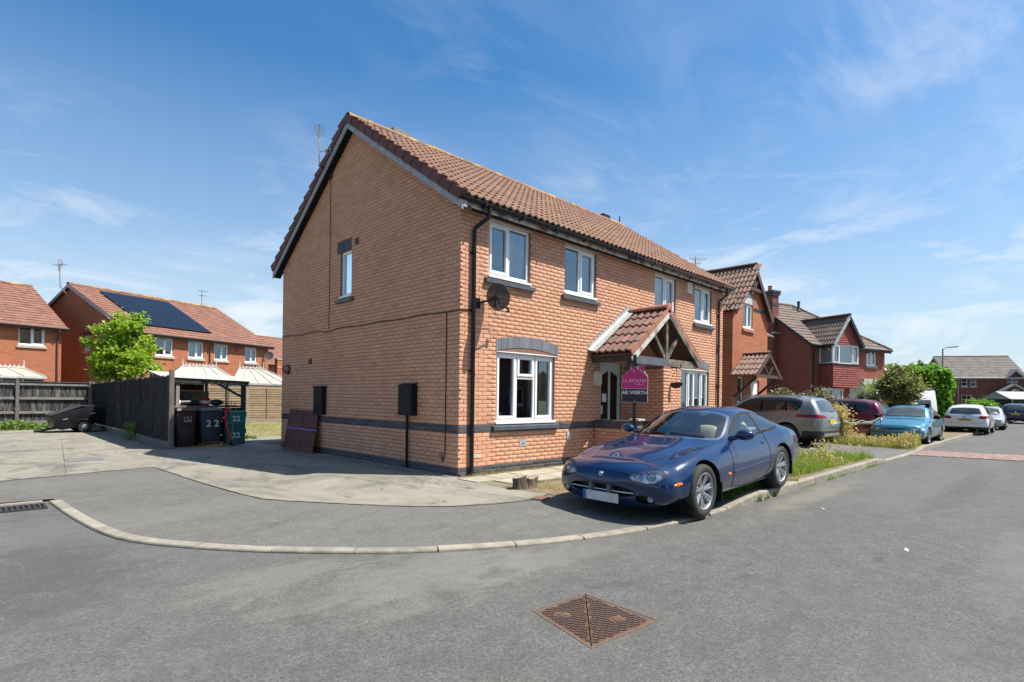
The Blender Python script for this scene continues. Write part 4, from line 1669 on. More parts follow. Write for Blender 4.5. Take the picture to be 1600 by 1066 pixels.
# brick pier between the two doors
pier = newobj('porch_pier', None, house)
m_ = MB()
m_.box(5.058, 5.372, -1.052, -0.001, -0.1, 2.16)
pm_ = m_.build('wall', M_MORTAR, pier)
MP1 = ((0, 1, 0, 5.05), (1, 0, 0, -1.06), (0, 0, 1, 0), (0, 0, 0, 1))
MP2 = ((1, 0, 0, 5.05), (0, 1, 0, -1.06), (0, 0, 1, 0), (0, 0, 0, 1))
b1 = lay_bricks(1.06, 28, [], {0, 1, 10, 11}, corner_even=True)
for k in range(0, 28, 2):
    b1.append((0.0, 0.1025, 0.075 * k + 0.005, 0.075 * k + 0.07, k in {0, 10}))
place_bricks(b1, pm_, MP1, 0, lambda b: 0)
b2 = lay_bricks(0.33, 28, [], {0, 1, 10, 11}, urange=lambda k: (0, 0.33))
place_bricks(b2, pm_, MP2, 0, lambda b: 0)
# low wall beside the path
lw = thing('low_brick_wall', 'low brick wall with dark blue brick coping beside the front door', 'wall', (3.90, -1.12, 0))
m_ = MB()
m_.box(0.008, 0.21, 0.008, 1.10, -0.1, 0.84)
lwm = m_.build('wall', M_MORTAR, lw)
ML1 = ((0, 1, 0, 0), (1, 0, 0, 0), (0, 0, 1, 0), (0, 0, 0, 1))
b1 = lay_bricks(1.11, 11, [], {0, 1, 10}, corner_even=True)
for k in range(0, 11, 2):
    b1.append((0.0, 0.1025, 0.075 * k + 0.005, 0.075 * k + 0.07, k in {0, 10}))
place_bricks(b1, lwm, ML1, 30, lambda b: 0)
b2 = lay_bricks(0.215, 11, [], {0, 1, 10}, urange=lambda k: (0, 0.215))
place_bricks(b2, lwm, MF, 0, lambda b: 0)
cop = MB()
cop.box(0, 0.066, -0.01, 0.225, 0, 0.105)
copme = cop.mesh('coping_brick', M_BLUE)
for k in range(14):
    o = newobj('coping_brick', copme, lw)
    o.matrix_local = Matrix(((0, 1, 0, 0), (1, 0, 0, 0.02 + k * 0.0775), (0, 0, 1, 0.832), (0, 0, 0, 1)))
m_ = MB()
m_.box(-0.02, 0.24, -0.04, 0.20, 0.945, 0.985)
m_.build('coping_slab', mat('pale_coping', (0.5, 0.48, 0.43), (0.36, 0.34, 0.3), 8, 0.85), lw)

# ---- hanging basket
hb = thing('hanging_basket', 'dark empty hanging basket under the porch beam', 'hanging basket', (5.50, -1.12, 1.66))
m_ = MB()
m_.lathe([(0.02, 0.0), (0.07, 0.015), (0.125, 0.06), (0.155, 0.115), (0.16, 0.13), (0.145, 0.128), (0.11, 0.06), (0.0, 0.03)], 20)
m_.build('basket', mat('dark_coir', (0.06, 0.05, 0.04), (0.03, 0.027, 0.022), 25, 0.95, 0.8, 80), hb, smooth=50)
m_ = MB()
for k in range(3):
    t = k * 2.094 + .4
    m_.tube([(0.15 * math.cos(t), 0.15 * math.sin(t), 0.125), (0, 0, 0.46)], 0.004, 5)
m_.tube([(0, 0, 0.46), (0, 0, 0.50)], 0.006, 5)
m_.build('chain', M_BLACKP, hb)

# ---- box lamp beside the door, alarm box, outside light
o = MB()
o.box(-0.09, 0.09, -0.10, 0.0, -0.14, 0.16)
la = thing('door_lamp', 'cream box lamp on the wall left of the front door', 'wall lamp', (3.93, 0, 1.84))
o.build('lamp_box', mat('cream_box', (0.55, 0.52, 0.42), (0.45, 0.42, 0.34), 6, 0.5), la)
m_ = MB()
m_.box(0.02, 0.085, -0.115, -0.10, -0.11, 0.13)
m_.build('lamp_lens', mat('frosted_lens', (0.62, 0.64, 0.62), rough=0.3), la)
m_ = MB()
m_.box(-0.10, 0.10, -0.105, 0.005, 0.16, 0.175)
m_.build('lamp_cap', mat('grey_cap', (0.4, 0.4, 0.39)), la)
al = thing('alarm_box', 'white alarm box on the front wall between the right hand upper windows', 'alarm box', (8.13, 0, 4.36))
m_ = MB()
m_.prism([(-0.11, 0, 0), (0.11, 0, 0), (0.13, 0, 0.30), (-0.13, 0, 0.30)], (0, -0.07, 0))
m_.build('case', mat('ivory_plastic', (0.66, 0.63, 0.54), (0.58, 0.55, 0.46), 5, 0.45), al)
m_ = MB()
m_.box(-0.08, 0.08, -0.078, -0.07, 0.08, 0.26)
m_.build('cover_plate', mat('ivory_plate', (0.6, 0.58, 0.5)), al)
sl = thing('bulkhead_light', 'round caged bulkhead light on the far end of the gable wall', 'wall light', (0, 7.13, 2.08))
m_ = MB()
m_.lathe([(0.0, 0.0), (0.12, 0.0), (0.13, 0.03), (0.11, 0.05)], 18, M=Matrix.Rotation(R(-90), 4, 'Y'))
m_.build('base', mat('dark_bronze', (0.06, 0.045, 0.035), (0.04, 0.03, 0.025), 8, 0.5, metal=0.3), sl, smooth=40)
m_ = MB()
m_.lathe([(0.105, 0.05), (0.09, 0.11), (0.05, 0.15), (0.0, 0.16)], 18, M=Matrix.Rotation(R(-90), 4, 'Y'))
m_.build('glass_bowl', mat('ribbed_glass', (0.16, 0.13, 0.10), (0.3, 0.26, 0.2), 30, 0.2), sl, smooth=40)
m_ = MB()
for k in range(4):
    t = k * math.pi / 4
    m_.tube([(-0.05, 0.112 * math.cos(t), 0.112 * math.sin(t)), (-0.13, 0.085 * math.cos(t), 0.085 * math.sin(t)), (-0.172, 0, 0),
             (-0.13, -0.085 * math.cos(t), -0.085 * math.sin(t)), (-0.05, -0.112 * math.cos(t), -0.112 * math.sin(t))], 0.006, 5)
m_.build('cage', M_BLACKP, sl)

# ---- satellite dish
di = thing('satellite_dish', 'grey mesh satellite dish on a black bracket beside the corner downpipe', 'satellite dish', (0.40, 0, 3.08))
m_ = MB()
m_.box(-0.05, 0.05, -0.02, 0.0, -0.09, 0.09)
m_.beam((0, -0.02, 0.0), (0.10, -0.22, 0.04), 0.03, 0.03)
m_.beam((0.10, -0.22, 0.04), (0.15, -0.33, 0.09), 0.035, 0.04)
m_.beam((0.13, -0.335, 0.13), (0.125, -0.33, -0.10), 0.045, 0.03)
m_.build('bracket', M_BLACKP, di)
M_DISH = mat('grey_mesh_dish', (0.075, 0.072, 0.075), (0.055, 0.053, 0.055), 30, 0.6, 0.3, 160, spec=.3)
_t = NT(M_DISH.node_tree)
_tr = _t.new('ShaderNodeBsdfTransparent')
_mx = _t.new('ShaderNodeMixShader')
_mx.inputs[0].default_value = 0.22
_t.link(_t.n['Principled BSDF'].outputs[0], _mx.inputs[1])
_t.link(_tr.outputs[0], _mx.inputs[2])
_t.link(_mx.outputs[0], _t.n['Material Output'].inputs[0])
nrm = Vector((0.97, 0.02, 0.24)).normalized()
Q = nrm.to_track_quat('Z', 'Y').to_matrix().to_4x4()
Md = Matrix.Translation((0.155, -0.33, 0.09)) @ Q
prof = [(0.0, 0.0), (0.08, 0.004), (0.15, 0.014), (0.21, 0.03), (0.245, 0.043), (0.252, 0.046), (0.252, 0.038), (0.21, 0.022), (0.1, -0.002), (0.0, -0.008)]
m_ = MB()
m_.lathe(prof, 36, M=Md @ Matrix.Diagonal((1.17, 0.95, 1, 1)))
m_.build('reflector', M_DISH, di, smooth=60)
m_ = MB()
A = Md @ Vector((0, -0.24, 0.03))
B = Md @ Vector((0.03, -0.26, 0.26))
m_.tube([Md @ Vector((0, -0.05, -0.015)), A, B], 0.012, 8)
m_.build('feed_arm', mat('grey_arm', (0.35, 0.35, 0.35)), di, smooth=40)
m_ = MB()
m_.tube([B, B + (Md @ Vector((0, 0.0, 0.1)) - B).normalized() * -0.03, B + Vector((0.0, 0.01, 0.06))], [0.03, 0.032, 0.022], 10)
m_.tube([Md @ Vector((0.0, -0.02, 0.02)), Md @ Vector((0.02, -0.16, 0.03))], 0.022, 8)
m_.tube([B + Vector((0, 0.03, -.02)), B + Vector((.02, .12, -.14)), B + Vector((-.10, .2, -.12)), Vector((0.25, -0.2, -0.02))], 0.005, 5)
m_.build('receiver', M_BLACKP, di, smooth=40)

# ---- roof aerial on the gable
M_ALU = mat('dull_aluminium', (0.42, 0.43, 0.45), (0.32, 0.33, 0.35), 9, 0.45, metal=0.6)


def aerial(loc, rz, label, mast, elems, arm=None, group=None, scale=1.0):
    t = thing('tv_aerial', label, 'aerial', loc, rz, group)
    m_ = MB()
    m_.tube(mast, 0.016 * scale, 8)
    m_.build('mast', M_ALU, t, smooth=40)
    for (p, q, n, w, up) in elems:
        m_ = MB()
        p, q = Vector(p), Vector(q)
        m_.tube([p, q], 0.009 * scale, 6)
        d = (q - p).normalized()
        side = d.cross(Vector((0, 0, 1))).normalized() if not up else Vector((0, 0, 1))
        for k in range(n):
            c = p + (q - p) * ((k + .5) / n)
            ww = w * (1.25 - 0.45 * k / n)
            m_.tube([c - side * ww, c + side * ww], 0.006 * scale, 5)
        m_.build('aerial_array', M_ALU, t)
    return t


aerial((-0.34, 4.80, 6.68), 0, 'two tier tv aerial on the gable verge of the corner house',
       [(0.02, 0, -0.02), (0, 0, 0.80)], [((0.05, 0.12, 0.78), (-0.25, -0.55, 0.72), 7, 0.12, False), ((0.05, 0.1, 0.40), (0.1, -0.42, 0.34), 5, 0.13, True)])
m_ = MB()
m_.beam((0.0, 4.85, 6.72), (-0.34, 4.80, 6.72), 0.03, 0.03)
m_.beam((0.0, 4.85, 6.58), (-0.22, 4.82, 6.71), 0.025, 0.025)
m_.box(-0.03, 0, 4.78, 4.92, 6.52, 6.78)
m_.build('aerial_bracket', M_BROWNP, house)

# ---- agent's board
def text_mesh(txt, size, extrude=0.002, bold=0.0, space=1.0):
    cu = bpy.data.curves.new('t', 'FONT')
    cu.body = txt
    cu.size = size
    cu.extrude = extrude
    cu.offset = bold
    cu.space_character = space
    cu.align_x = 'CENTER'
    cu.resolution_u = 3
    o = bpy.data.objects.new('t', cu)
    COL.objects.link(o)
    dg = bpy.context.evaluated_depsgraph_get()
    me = bpy.data.meshes.new_from_object(o.evaluated_get(dg))
    bpy.data.objects.remove(o)
    bpy.data.curves.remove(cu)
    return me


def lettering(name, txt, size, material, parent, M0, bold=0.0, space=1.0, extrude=0.001):
    me = text_mesh(txt, size, extrude, bold, space)
    me.name = name
    me.materials.clear()
    me.materials.append(material)
    o = newobj(name, me, parent)
    o.matrix_local = M0
    return o


M_PINK = mat('magenta_board', (0.60, 0.008, 0.16), (0.55, 0.008, 0.15), 3, 0.4)
M_CHAR = mat('charcoal_board', (0.016, 0.012, 0.015), (0.02, 0.015, 0.018), 3, 0.4)
M_EDGEW = mat('board_edge', (0.65, 0.63, 0.6))
M_LETTER = mat('white_lettering', (0.75, 0.70, 0.72))
M_MAROON = mat('maroon_lettering', (0.12, 0.008, 0.03))
sg = thing('estate_agent_board', 'magenta and black house shaped sale board reading AR WERTH on a dark post', 'sign', (3.50, -1.30, 0), R(-56))
m_ = MB()
m_.box(-0.035, 0.035, 0.02, 0.09, 0, 2.30)
m_.build('post', M_BLACKW, sg)
bw, bz0, bz1, bzt = 0.255, 1.335, 1.855, 2.06
for side in (0, 1):
    Mx = Matrix.Translation((0, -0.015, 0)) if side == 0 else Matrix.Translation((bw + .012, 0.0, 0)) @ Matrix.Rotation(R(118), 4, 'Z') @ Matrix.Translation((bw + .01, 0, 0))
    m_ = MB()
    m_.prism([(-bw, 0, bz0), (bw, 0, bz0), (bw, 0, bz1), (0.0, 0, bzt), (-bw, 0, bz1)], (0, 0.006, 0))
    m_.prism([(bw * .45, 0, 1.97), (bw * .72, 0, 1.93), (bw * .72, 0, 2.09), (bw * .45, 0, 2.09)], (0, 0.006, 0))
    bd = m_.build('board', M_EDGEW, sg)
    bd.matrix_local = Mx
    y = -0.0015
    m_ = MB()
    e = 0.006
    m_.prism([(-bw + e, y, 1.615), (bw - e, y, 1.615), (bw - e, y, bz1), (0, y, bzt - e), (-bw + e, y, bz1)], (0, 0.001, 0))
    m_.prism([(bw * .45 + .004, y, 1.98), (bw * .72 - .004, y, 1.935), (bw * .72 - .004, y, 2.085), (bw * .45 + .004, y, 2.085)], (0, 0.001, 0))
    m_.build('magenta_panel', M_PINK, bd)
    m_ = MB()
    m_.box(-bw + e, bw - e, y, y + .001, bz0 + e, 1.605)
    m_.build('black_panel', M_CHAR, bd)
    RX = Matrix.Rotation(R(90), 4, 'X')
    y = -0.003
    lettering('lettering', 'LL ESTATES', 0.082, M_LETTER, bd, Matrix.Translation((0.0, y, 1.745)) @ RX, space=1.1)
    m_ = MB()
    P = [(0.02 + 0.10 * t - 0.03 * math.sin(t * 9), y, 1.715 + 0.018 * math.cos(t * 9) - 0.01 * t) for t in [i / 24 * 1.4 for i in range(25)]]
    m_.tube(P, 0.0035, 5)
    m_.build('flourish', M_LETTER, bd)
    lettering('lettering', 'AR WERTH', 0.098, M_LETTER, bd, Matrix.Translation((0, y, 1.50)) @ RX, bold=0.0035)
    lettering('lettering', '01745 351 811', 0.066, M_MAROON, bd, Matrix.Translation((0, y, 1.43)) @ RX)
    m_ = MB()
    m_.tube([(0, y, 1.36), (0, y - .004, 1.36)], 0.010, 10)
    m_.build('fixing', M_LETTER, bd)
    m_ = MB()
    m_.tube([(-0.02, y, 1.975), (-0.02, y, 1.945)], 0.006, 6)
    m_.build('logo_mark', M_LETTER, bd)

# ---- tree stump by the path
st = thing('tree_stump', 'cut grey tree stump in two lobes beside the paving flags', 'tree stump', (-0.02, -1.62, 0))
M_BARK = mat('grey_bark', (0.16, 0.12, 0.085), (0.06, 0.045, 0.032), 14, 0.95, 1.0, 40, stretch=(1, 1, .25), bdist=0.03)
M_CUT = mat('cut_wood', (0.36, 0.29, 0.20), (0.24, 0.19, 0.13), 12, 0.9, 0.4, 60)
for (cx, cy, r0, h, lx) in ((-0.07, 0.02, 0.10, 0.20, -0.03), (0.10, -0.04, 0.085, 0.17, 0.05), (0.02, 0.08, 0.07, 0.15, 0.0)):
    m_ = MB()
    n = 18
    vs = []
    levels = [(0, 1.5), (0.03, 1.18), (0.4, 1.0), (0.8, 0.97), (1, 0.95)]
    for (f, k) in levels:
        for i in range(n):
            t = 2 * math.pi * i / n
            rr = r0 * k * (1 + 0.16 * math.sin(3 * t + cx * 30) + 0.10 * math.sin(7 * t + cy * 40))
            vs.append((cx + lx * f + rr * math.cos(t), cy + rr * math.sin(t), h * f + 0.025 * f * math.cos(t)))
    fs = [(r_ * n + i, r_ * n + (i + 1) % n, (r_ + 1) * n + (i + 1) % n, (r_ + 1) * n + i) for r_ in range(4) for i in range(n)]
    m_.add(vs, fs)
    tr = m_.build('trunk', M_BARK, st, smooth=60)
    m_ = MB()
    m_.add([vs[4 * n + i] for i in range(n)], [tuple(range(n))])
    m_.build('cut_face', M_CUT, tr, fix=False)

# ---- slatted timber panel leaning on the gable
M_MAHOG = mat('red_brown_slat', (0.17, 0.055, 0.034), (0.11, 0.036, 0.024), 10, 0.6, 0.4, 40, stretch=(1, .2, 1), piece=0.2)
lp = thing('slatted_panel', 'dark red-brown slatted timber panel with a purple strap, leaning on the gable wall', 'timber panel', (-0.30, 5.10, 0))
tilt = math.atan2(0.24, 1.03)
lp.rotation_euler = (R(-8) * -1, tilt, 0)
lp.rotation_euler = (0, tilt, 0)
wP, hP = 1.62, 1.06
shear = 0.16


def ps(y, z):
    return (y + shear * z / hP, z)


for (y0, y1) in ((0, 0.05), (wP / 2 - .03, wP / 2 + .03), (wP - .05, wP)):
    m_ = MB()
    a, b, c, d = ps(y0, 0), ps(y1, 0), ps(y1, hP), ps(y0, hP)
    m_.prism([(0, *a), (0, *b), (0, *c), (0, *d)], (0.045, 0, 0))
    m_.build('stile', M_MAHOG, lp)
for (z0, z1) in ((0, 0.05), (hP - .05, hP)):
    m_ = MB()
    a, b, c, d = ps(.05, z0), ps(wP - .05, z0), ps(wP - .05, z1), ps(.05, z1)
    m_.prism([(0.004, *a), (0.004, *b), (0.004, *c), (0.004, *d)], (0.037, 0, 0))
    m_.build('rail', M_MAHOG, lp)
slm = None
for half in (0, 1):
    for k in range(19):
        z = 0.06 + k * 0.0498
        y0 = 0.05 if half == 0 else wP / 2 + .03
        y1 = wP / 2 - .03 if half == 0 else wP - .05
        if slm is None:
            m_ = MB()
            m_.add([(-0.004, 0, 0), (-0.004, y1 - y0, 0), (0.02, y1 - y0, 0.052), (0.02, 0, 0.052), (0.006, 0, 0), (0.006, y1 - y0, 0), (0.03, y1 - y0, 0.052), (0.03, 0, 0.052)],
                   [(0, 1, 2, 3), (7, 6, 5, 4), (0, 4, 5, 1), (3, 2, 6, 7), (0, 3, 7, 4), (1, 5, 6, 2)])
            slm = m_.mesh('slat', M_MAHOG)
        o = newobj('slat', slm, lp)
        o.location = (0.004, y0 + shear * z / hP, z)
m_ = MB()
a, b = ps(-0.01, 0.57), ps(wP + .01, 0.57)
m_.box(-0.008, 0.052, a[0], b[0], 0.56, 0.588)
m_.build('strap', mat('purple_strap', (0.24, 0.18, 0.55), (0.2, 0.15, 0.45), 9, 0.6), lp)

# ================================================================ side yard: fences, lean-to, bins, trailer
M_BOARD = mat('black_weathered_board', (0.018, 0.016, 0.015), (0.12, 0.108, 0.094), 7, 0.9, 0.6, 60, stretch=(2.5, 2.5, .35), piece=0.35, lo=0.5, hi=0.8)
M_BOARDB = mat('dark_board_flaking', (0.026, 0.025, 0.025), (0.19, 0.18, 0.17), 6, 0.9, 0.6, 60, stretch=(2.5, 2.5, .3), piece=0.3, lo=0.48, hi=0.7)
M_POST = mat('grey_timber_post', (0.17, 0.155, 0.135), (0.10, 0.09, 0.08), 9, 0.85, 0.6, 60, stretch=(3, 3, .4))
M_RAIL = mat('grey_timber_rail', (0.12, 0.115, 0.105), (0.06, 0.057, 0.054), 9, 0.85, 0.6, 60)
M_GBOARD = mat('concrete_gravel_board', (0.23, 0.21, 0.18), (0.15, 0.14, 0.12), 7, 0.9, 0.4, 80)
M_TAN = mat('tan_fence_board', (0.30, 0.21, 0.13), (0.22, 0.16, 0.10), 5, 0.85, 0.5, 50, piece=0.2)
M_CPOST = mat('concrete_post', (0.30, 0.275, 0.235), (0.22, 0.20, 0.175), 9, 0.9, 0.3, 90)

# close-boarded fence running towards the viewer
fe = thing('board_fence', 'black close-boarded fence running back from the bin store, overlapping upright slats', 'fence', (-2.46, 8.25, 0))
n = 118
for i in range(n):
    y = 0.02 + i * 0.1015
    m_ = MB()
    top = 1.84 + (rnd.random() - .5) * 0.05 - 0.10 * (y / 12) + 0.02
    th = 0.010 + rnd.random() * .006
    zb = 0.20 + (rnd.random() - .5) * 0.02
    # feather edged board, thin edge tucked under its neighbour
    m_.add([(-0.006 - th, y, zb), (-0.006, y, zb), (-0.001, y + .118, zb), (-0.005, y + .118, zb),
            (-0.006 - th, y, top), (-0.006, y, top), (-0.001, y + .118, top), (-0.005, y + .118, top)],
           [(0, 3, 2, 1), (4, 5, 6, 7), (0, 1, 5, 4), (1, 2, 6, 5), (2, 3, 7, 6), (3, 0, 4, 7)])
    m_.build('slat', M_BOARD, fe)
for k in range(7):
    m_ = MB()
    y = 0.0 if k == 0 else k * 2.0
    if k == 0:
        m_.box(-0.055, 0.045, -0.10, 0.0, -0.1, 1.98)
    else:
        m_.box(0.0, 0.09, y - .05, y + .05, -0.1, 1.97 - 0.03 * k + rnd.random() * .06)
    m_.build('post', M_POST, fe)
for k in range(6):
    m_ = MB()
    m_.box(-0.02, 0.02, k * 2.0 + .005, k * 2.0 + 1.99, -0.05, 0.19)
    m_.build('gravel_board', M_POST, fe)
for z in (0.5, 1.1, 1.65):
    m_ = MB()
    m_.box(0.002, 0.06, 0.0, 12.0, z - .04, z + .04)
    m_.build('rail', M_RAIL, fe)

# fence across the back of the drive, seen from its rail side
f2 = thing('board_fence', 'dark flaking fence with three rails and pale posts behind the black trailer', 'fence', (-2.5, 20.35, 0))
for b in range(3):
    x1 = -b * 2.2
    x0 = x1 - 2.2
    for xp in ((x0, x1) if b == 0 else (x0,)):
        m_ = MB()
        m_.box(xp - .05, xp + .05, -0.05, 0.07, -0.1, 1.86)
        m_.build('post', M_POST, f2)
    for z in (0.62, 1.16, 1.70):
        m_ = MB()
        m_.add([(x0 + .052, -0.035, z - .045), (x1 - .052, -0.035, z - .045), (x1 - .052, 0.03, z + .05), (x0 + .052, 0.03, z + .05),
                (x0 + .052, 0.03, z - .045), (x1 - .052, 0.03, z - .045)],
               [(0, 1, 2, 3), (4, 3, 2, 5), (0, 4, 5, 1), (0, 3, 4), (1, 5, 2)])
        m_.build('rail', M_RAIL, f2)
    m_ = MB()
    m_.box(x0 + .052, x1 - .052, 0.0, 0.04, -0.05, 0.30)
    m_.build('gravel_board', M_GBOARD, f2)
    for i in range(21):
        x = x0 + .055 + i * 0.0995
        m_ = MB()
        j = rnd.random() * .008
        m_.box(x, x + .0975, 0.034 + j, 0.046 + j, 0.305, 1.78 + rnd.random() * .02)
        m_.build('slat', M_BOARDB, f2)
    m_ = MB()
    m_.box(x0 + .05, x1 - .05, -0.01, 0.06, 1.782, 1.81)
    m_.build('capping', M_RAIL, f2)
# short return closing the corner to the black fence
# tan panel fence beyond the lawn
f3 = thing('panel_fence', 'sunlit tan waney panel fence with concrete posts beyond the lawn', 'fence', (-1.6, 22.6, 0), R(-8))
xs = [0, 1.9, 3.8, 5.7, 7.6, 9.5]
for b, (x0, x1) in enumerate(zip(xs[:-1], xs[1:])):
    m_ = MB()
    m_.box(x0 - .055, x0 + .055, -0.06, 0.06, -0.1, 1.80)
    m_.build('post', M_CPOST, f3)
    for i in range(14):
        z = 0.16 + i * 0.118
        m_ = MB()
        m_.add([(x0 + .06, 0.0, z), (x1 - .06, 0.0, z), (x1 - .06, 0.022, z + .13), (x0 + .06, 0.022, z + .13),
                (x0 + .06, 0.03, z), (x1 - .06, 0.03, z), (x1 - .06, 0.03, z + .13), (x0 + .06, 0.03, z + .13)],
               [(0, 1, 2, 3), (7, 6, 5, 4), (0, 4, 5, 1), (3, 2, 6, 7), (0, 3, 7, 4), (1, 5, 6, 2)])
        m_.build('slat', M_TAN, f3)
    for x in (x0 + .08, (x0 + x1) / 2, x1 - .08):
        m_ = MB()
        m_.box(x - .02, x + .02, -0.022, -0.002, 0.14, 1.80)
        m_.build('batten', M_TAN, f3)
    m_ = MB()
    m_.box(x0 + .056, x1 - .056, -0.02, 0.03, -0.05, 0.15)
    m_.build('gravel_board', M_CPOST, f3)

# ---- lean-to store
lt = thing('lean_to', 'open fronted timber lean-to with a cluttered shelf behind the bins', 'lean-to', (-2.35, 9.45, 0))
m_ = MB()
m_.add([(-0.06, -0.16, 1.83), (2.12, -0.16, 1.77), (2.12, 1.5, 1.98), (-0.06, 1.5, 2.04), (-0.06, -0.16, 1.79), (2.12, -0.16, 1.73), (2.12, 1.5, 1.94), (-0.06, 1.5, 2.0)],
       [(3, 2, 1, 0), (4, 5, 6, 7), (0, 1, 5, 4), (1, 2, 6, 5), (2, 3, 7, 6), (3, 0, 4, 7)])
m_.build('roof', M_BLACKW, lt)
m_ = MB()
m_.add([(-0.08, -0.18, 1.838), (2.14, -0.18, 1.778), (2.14, 1.5, 1.988), (-0.08, 1.5, 2.048)], [(0, 1, 2, 3)])
m_.build('roof_felt', mat('pale_felt', (0.42, 0.40, 0.36), (0.30, 0.29, 0.27), 5, 0.85), lt, fix=False)
m_ = MB()
m_.beam((-0.05, -0.13, 1.755), (2.10, -0.13, 1.70), 0.035, 0.085)
m_.build('front_beam', M_BLACKW, lt)
for (x, y, w, z, mm) in ((0.30, -0.06, 0.085, 1.74, M_CPOST), (1.98, -0.06, 0.10, 1.70, M_BLACKW), (0.0, 1.4, .08, 1.95, M_POST), (2.02, 1.4, .08, 1.9, M_POST)):
    m_ = MB()
    m_.box(x - w / 2, x + w / 2, y - w / 2, y + w / 2, 0, z)
    m_.build('post', mm, lt)
m_ = MB()
m_.beam((1.30, -0.07, 1.69), (1.95, -0.07, 1.32), 0.05, 0.06)
m_.build('brace', M_BLACKW, lt)
m_ = MB()
m_.box(0.12, 1.92, -0.10, 0.45, 1.03, 1.075)
m_.build('shelf', M_WOOD, lt)
for k in range(5):
    m_ = MB()
    m_.box(0.1, 1.95, 0.02, 0.04, 0.05 + k * 0.195, 0.235 + k * 0.195)
    m_.build('front_board', M_BLACKW, lt)
for k in range(9):
    m_ = MB()
    z = 0.1 + k * 0.2
    m_.box(0.0, 1.35, 1.38, 1.40, z, z + 0.192)
    m_.build('back_board', M_RAIL if k % 3 else M_WOOD, lt)
for k in range(9):
    m_ = MB()
    z = 0.1 + k * 0.19
    m_.box(0.0, 0.02, 0.0, 1.35, z, z + 0.18)
    m_.build('side_board', M_WOOD, lt)
m_ = MB()
m_.box(1.38, 1.43, 1.3, 1.42, 0, 1.9)
m_.build('inner_post', M_TAN, lt)
M_RED = mat('red_plastic', (0.45, 0.02, 0.02), (0.35, 0.016, 0.016), 5, 0.4)
M_GREYPL = mat('grey_plastic', (0.16, 0.17, 0.19), (0.1, 0.105, 0.12), 5, 0.5)
# clutter on the shelf
sz = (-2.35, 9.45)
tb = MB()
tb.lathe([(0.0, 0), (0.11, 0), (0.14, 0.19), (0.148, 0.19), (0.148, 0.205), (0.13, 0.205), (0.10, 0.02), (0, 0.02)], 20)
o = tb.build('tub', M_RED, smooth=40)
o.location = (sz[0] + 1.02, sz[1] + 0.12, 1.075)
tag(o, 'red plastic tub on the lean-to shelf', 'tub')
m_ = MB()
m_.lathe([(0.142, 0.06), (0.144, 0.14)], 20)
m_.build('tub_label', mat('white_label', (0.6, 0.6, 0.6)), o)
m_ = MB()
m_.tube([(0, 0, 0.075), (0.30, 0.02, 0.085), (0.52, 0.04, 0.08)], [0.07, 0.075, 0.06], 14)
m_.tube([(0.52, 0.04, 0.08), (0.66, 0.05, 0.07)], [0.03, 0.022], 10)
o = m_.build('leaf_blower', mat('black_tool', (0.015, 0.015, 0.017), (0.03, 0.03, 0.03), 9, 0.45), smooth=40)
o.location = (sz[0] + .34, sz[1] + .1, 1.075)
tag(o, 'black garden power tool lying on the lean-to shelf', 'garden tool')
m_ = MB()
m_.tube([(-0.02, 0, 0.075), (0.06, 0, 0.078)], [0.074, 0.078], 14)
m_.build('band', M_WHITE, o, smooth=40)
m_ = MB()
m_.box(-0.16, 0.16, -0.1, 0.1, 0.0, 0.03).box(-0.13, 0.1, -0.08, 0.08, 0.03, 0.13).tube([(-0.1, 0, 0.12), (-0.05, 0, 0.21), (0.06, 0, 0.20), (0.1, 0, 0.12)], 0.02, 8)
o = m_.build('circular_saw', mat('dark_tool', (0.02, 0.02, 0.022), (0.06, 0.06, 0.06), 12, 0.5))
o.location = (sz[0] + .62, sz[1] + .33, 1.075 + .13)
tag(o, 'dark hand tool with a loop handle at the back of the lean-to shelf', 'hand tool')
bx = MB()
bx.box(-0.28, 0.28, -0.08, 0.08, 0, 0.13)
o = bx.build('storage_box', mat('dark_box', (0.03, 0.03, 0.035), (0.05, 0.05, 0.055), 6, 0.5))
o.location = (sz[0] + .66, sz[1] + .33, 1.076)
tag(o, 'low dark storage box under the hand tool on the lean-to shelf', 'box')
m_ = MB()
m_.box(-0.26, 0.26, -0.085, -0.08, .1, .125)
m_.build('box_lid_edge', M_GREYPL, o)
ds = MB()
ds.sphere((0, 0, 0.09), (0.2, 0.13, 0.09), 14, 8)
o = ds.build('rubbish_sack', mat('black_sack', (0.012, 0.013, 0.012), (0.03, 0.035, 0.03), 20, 0.35, 0.8, 30), smooth=60)
o.location = (sz[0] + 1.34, sz[1] + .2, 1.075)
tag(o, 'black sack slumped on the shelf right of the red tub', 'sack')
cr = thing('wire_basket', 'shallow rusty wire basket at the right end of the lean-to shelf', 'basket', (sz[0] + 1.66, sz[1] + .12, 1.076))
m_ = MB()
for k in range(5):
    t = k / 4
    m_.tube([(-0.2 + .4 * t, -0.12, 0), (-0.22 + .44 * t, -0.13, 0.11)], 0.005, 5)
    m_.tube([(-0.2 + .4 * t, .12, 0), (-0.22 + .44 * t, .13, 0.11)], 0.005, 5)
for z, e in ((0.005, 0), (0.055, .01), (0.11, .02)):
    m_.tube([(-0.2 - e, -0.12 - e / 2, z), (.2 + e, -.12 - e / 2, z), (.2 + e, .12 + e / 2, z), (-.2 - e, .12 + e / 2, z), (-.2 - e, -.12 - e / 2, z)], 0.006, 5)
m_.build('wire', mat('rust_wire', (0.2, 0.12, 0.09), (0.12, 0.08, 0.06), 20, 0.7), cr)
m_ = MB()
m_.box(-0.195, 0.195, -0.115, 0.115, 0.0, 0.006)
m_.build('basket_floor', M_RAIL, cr)
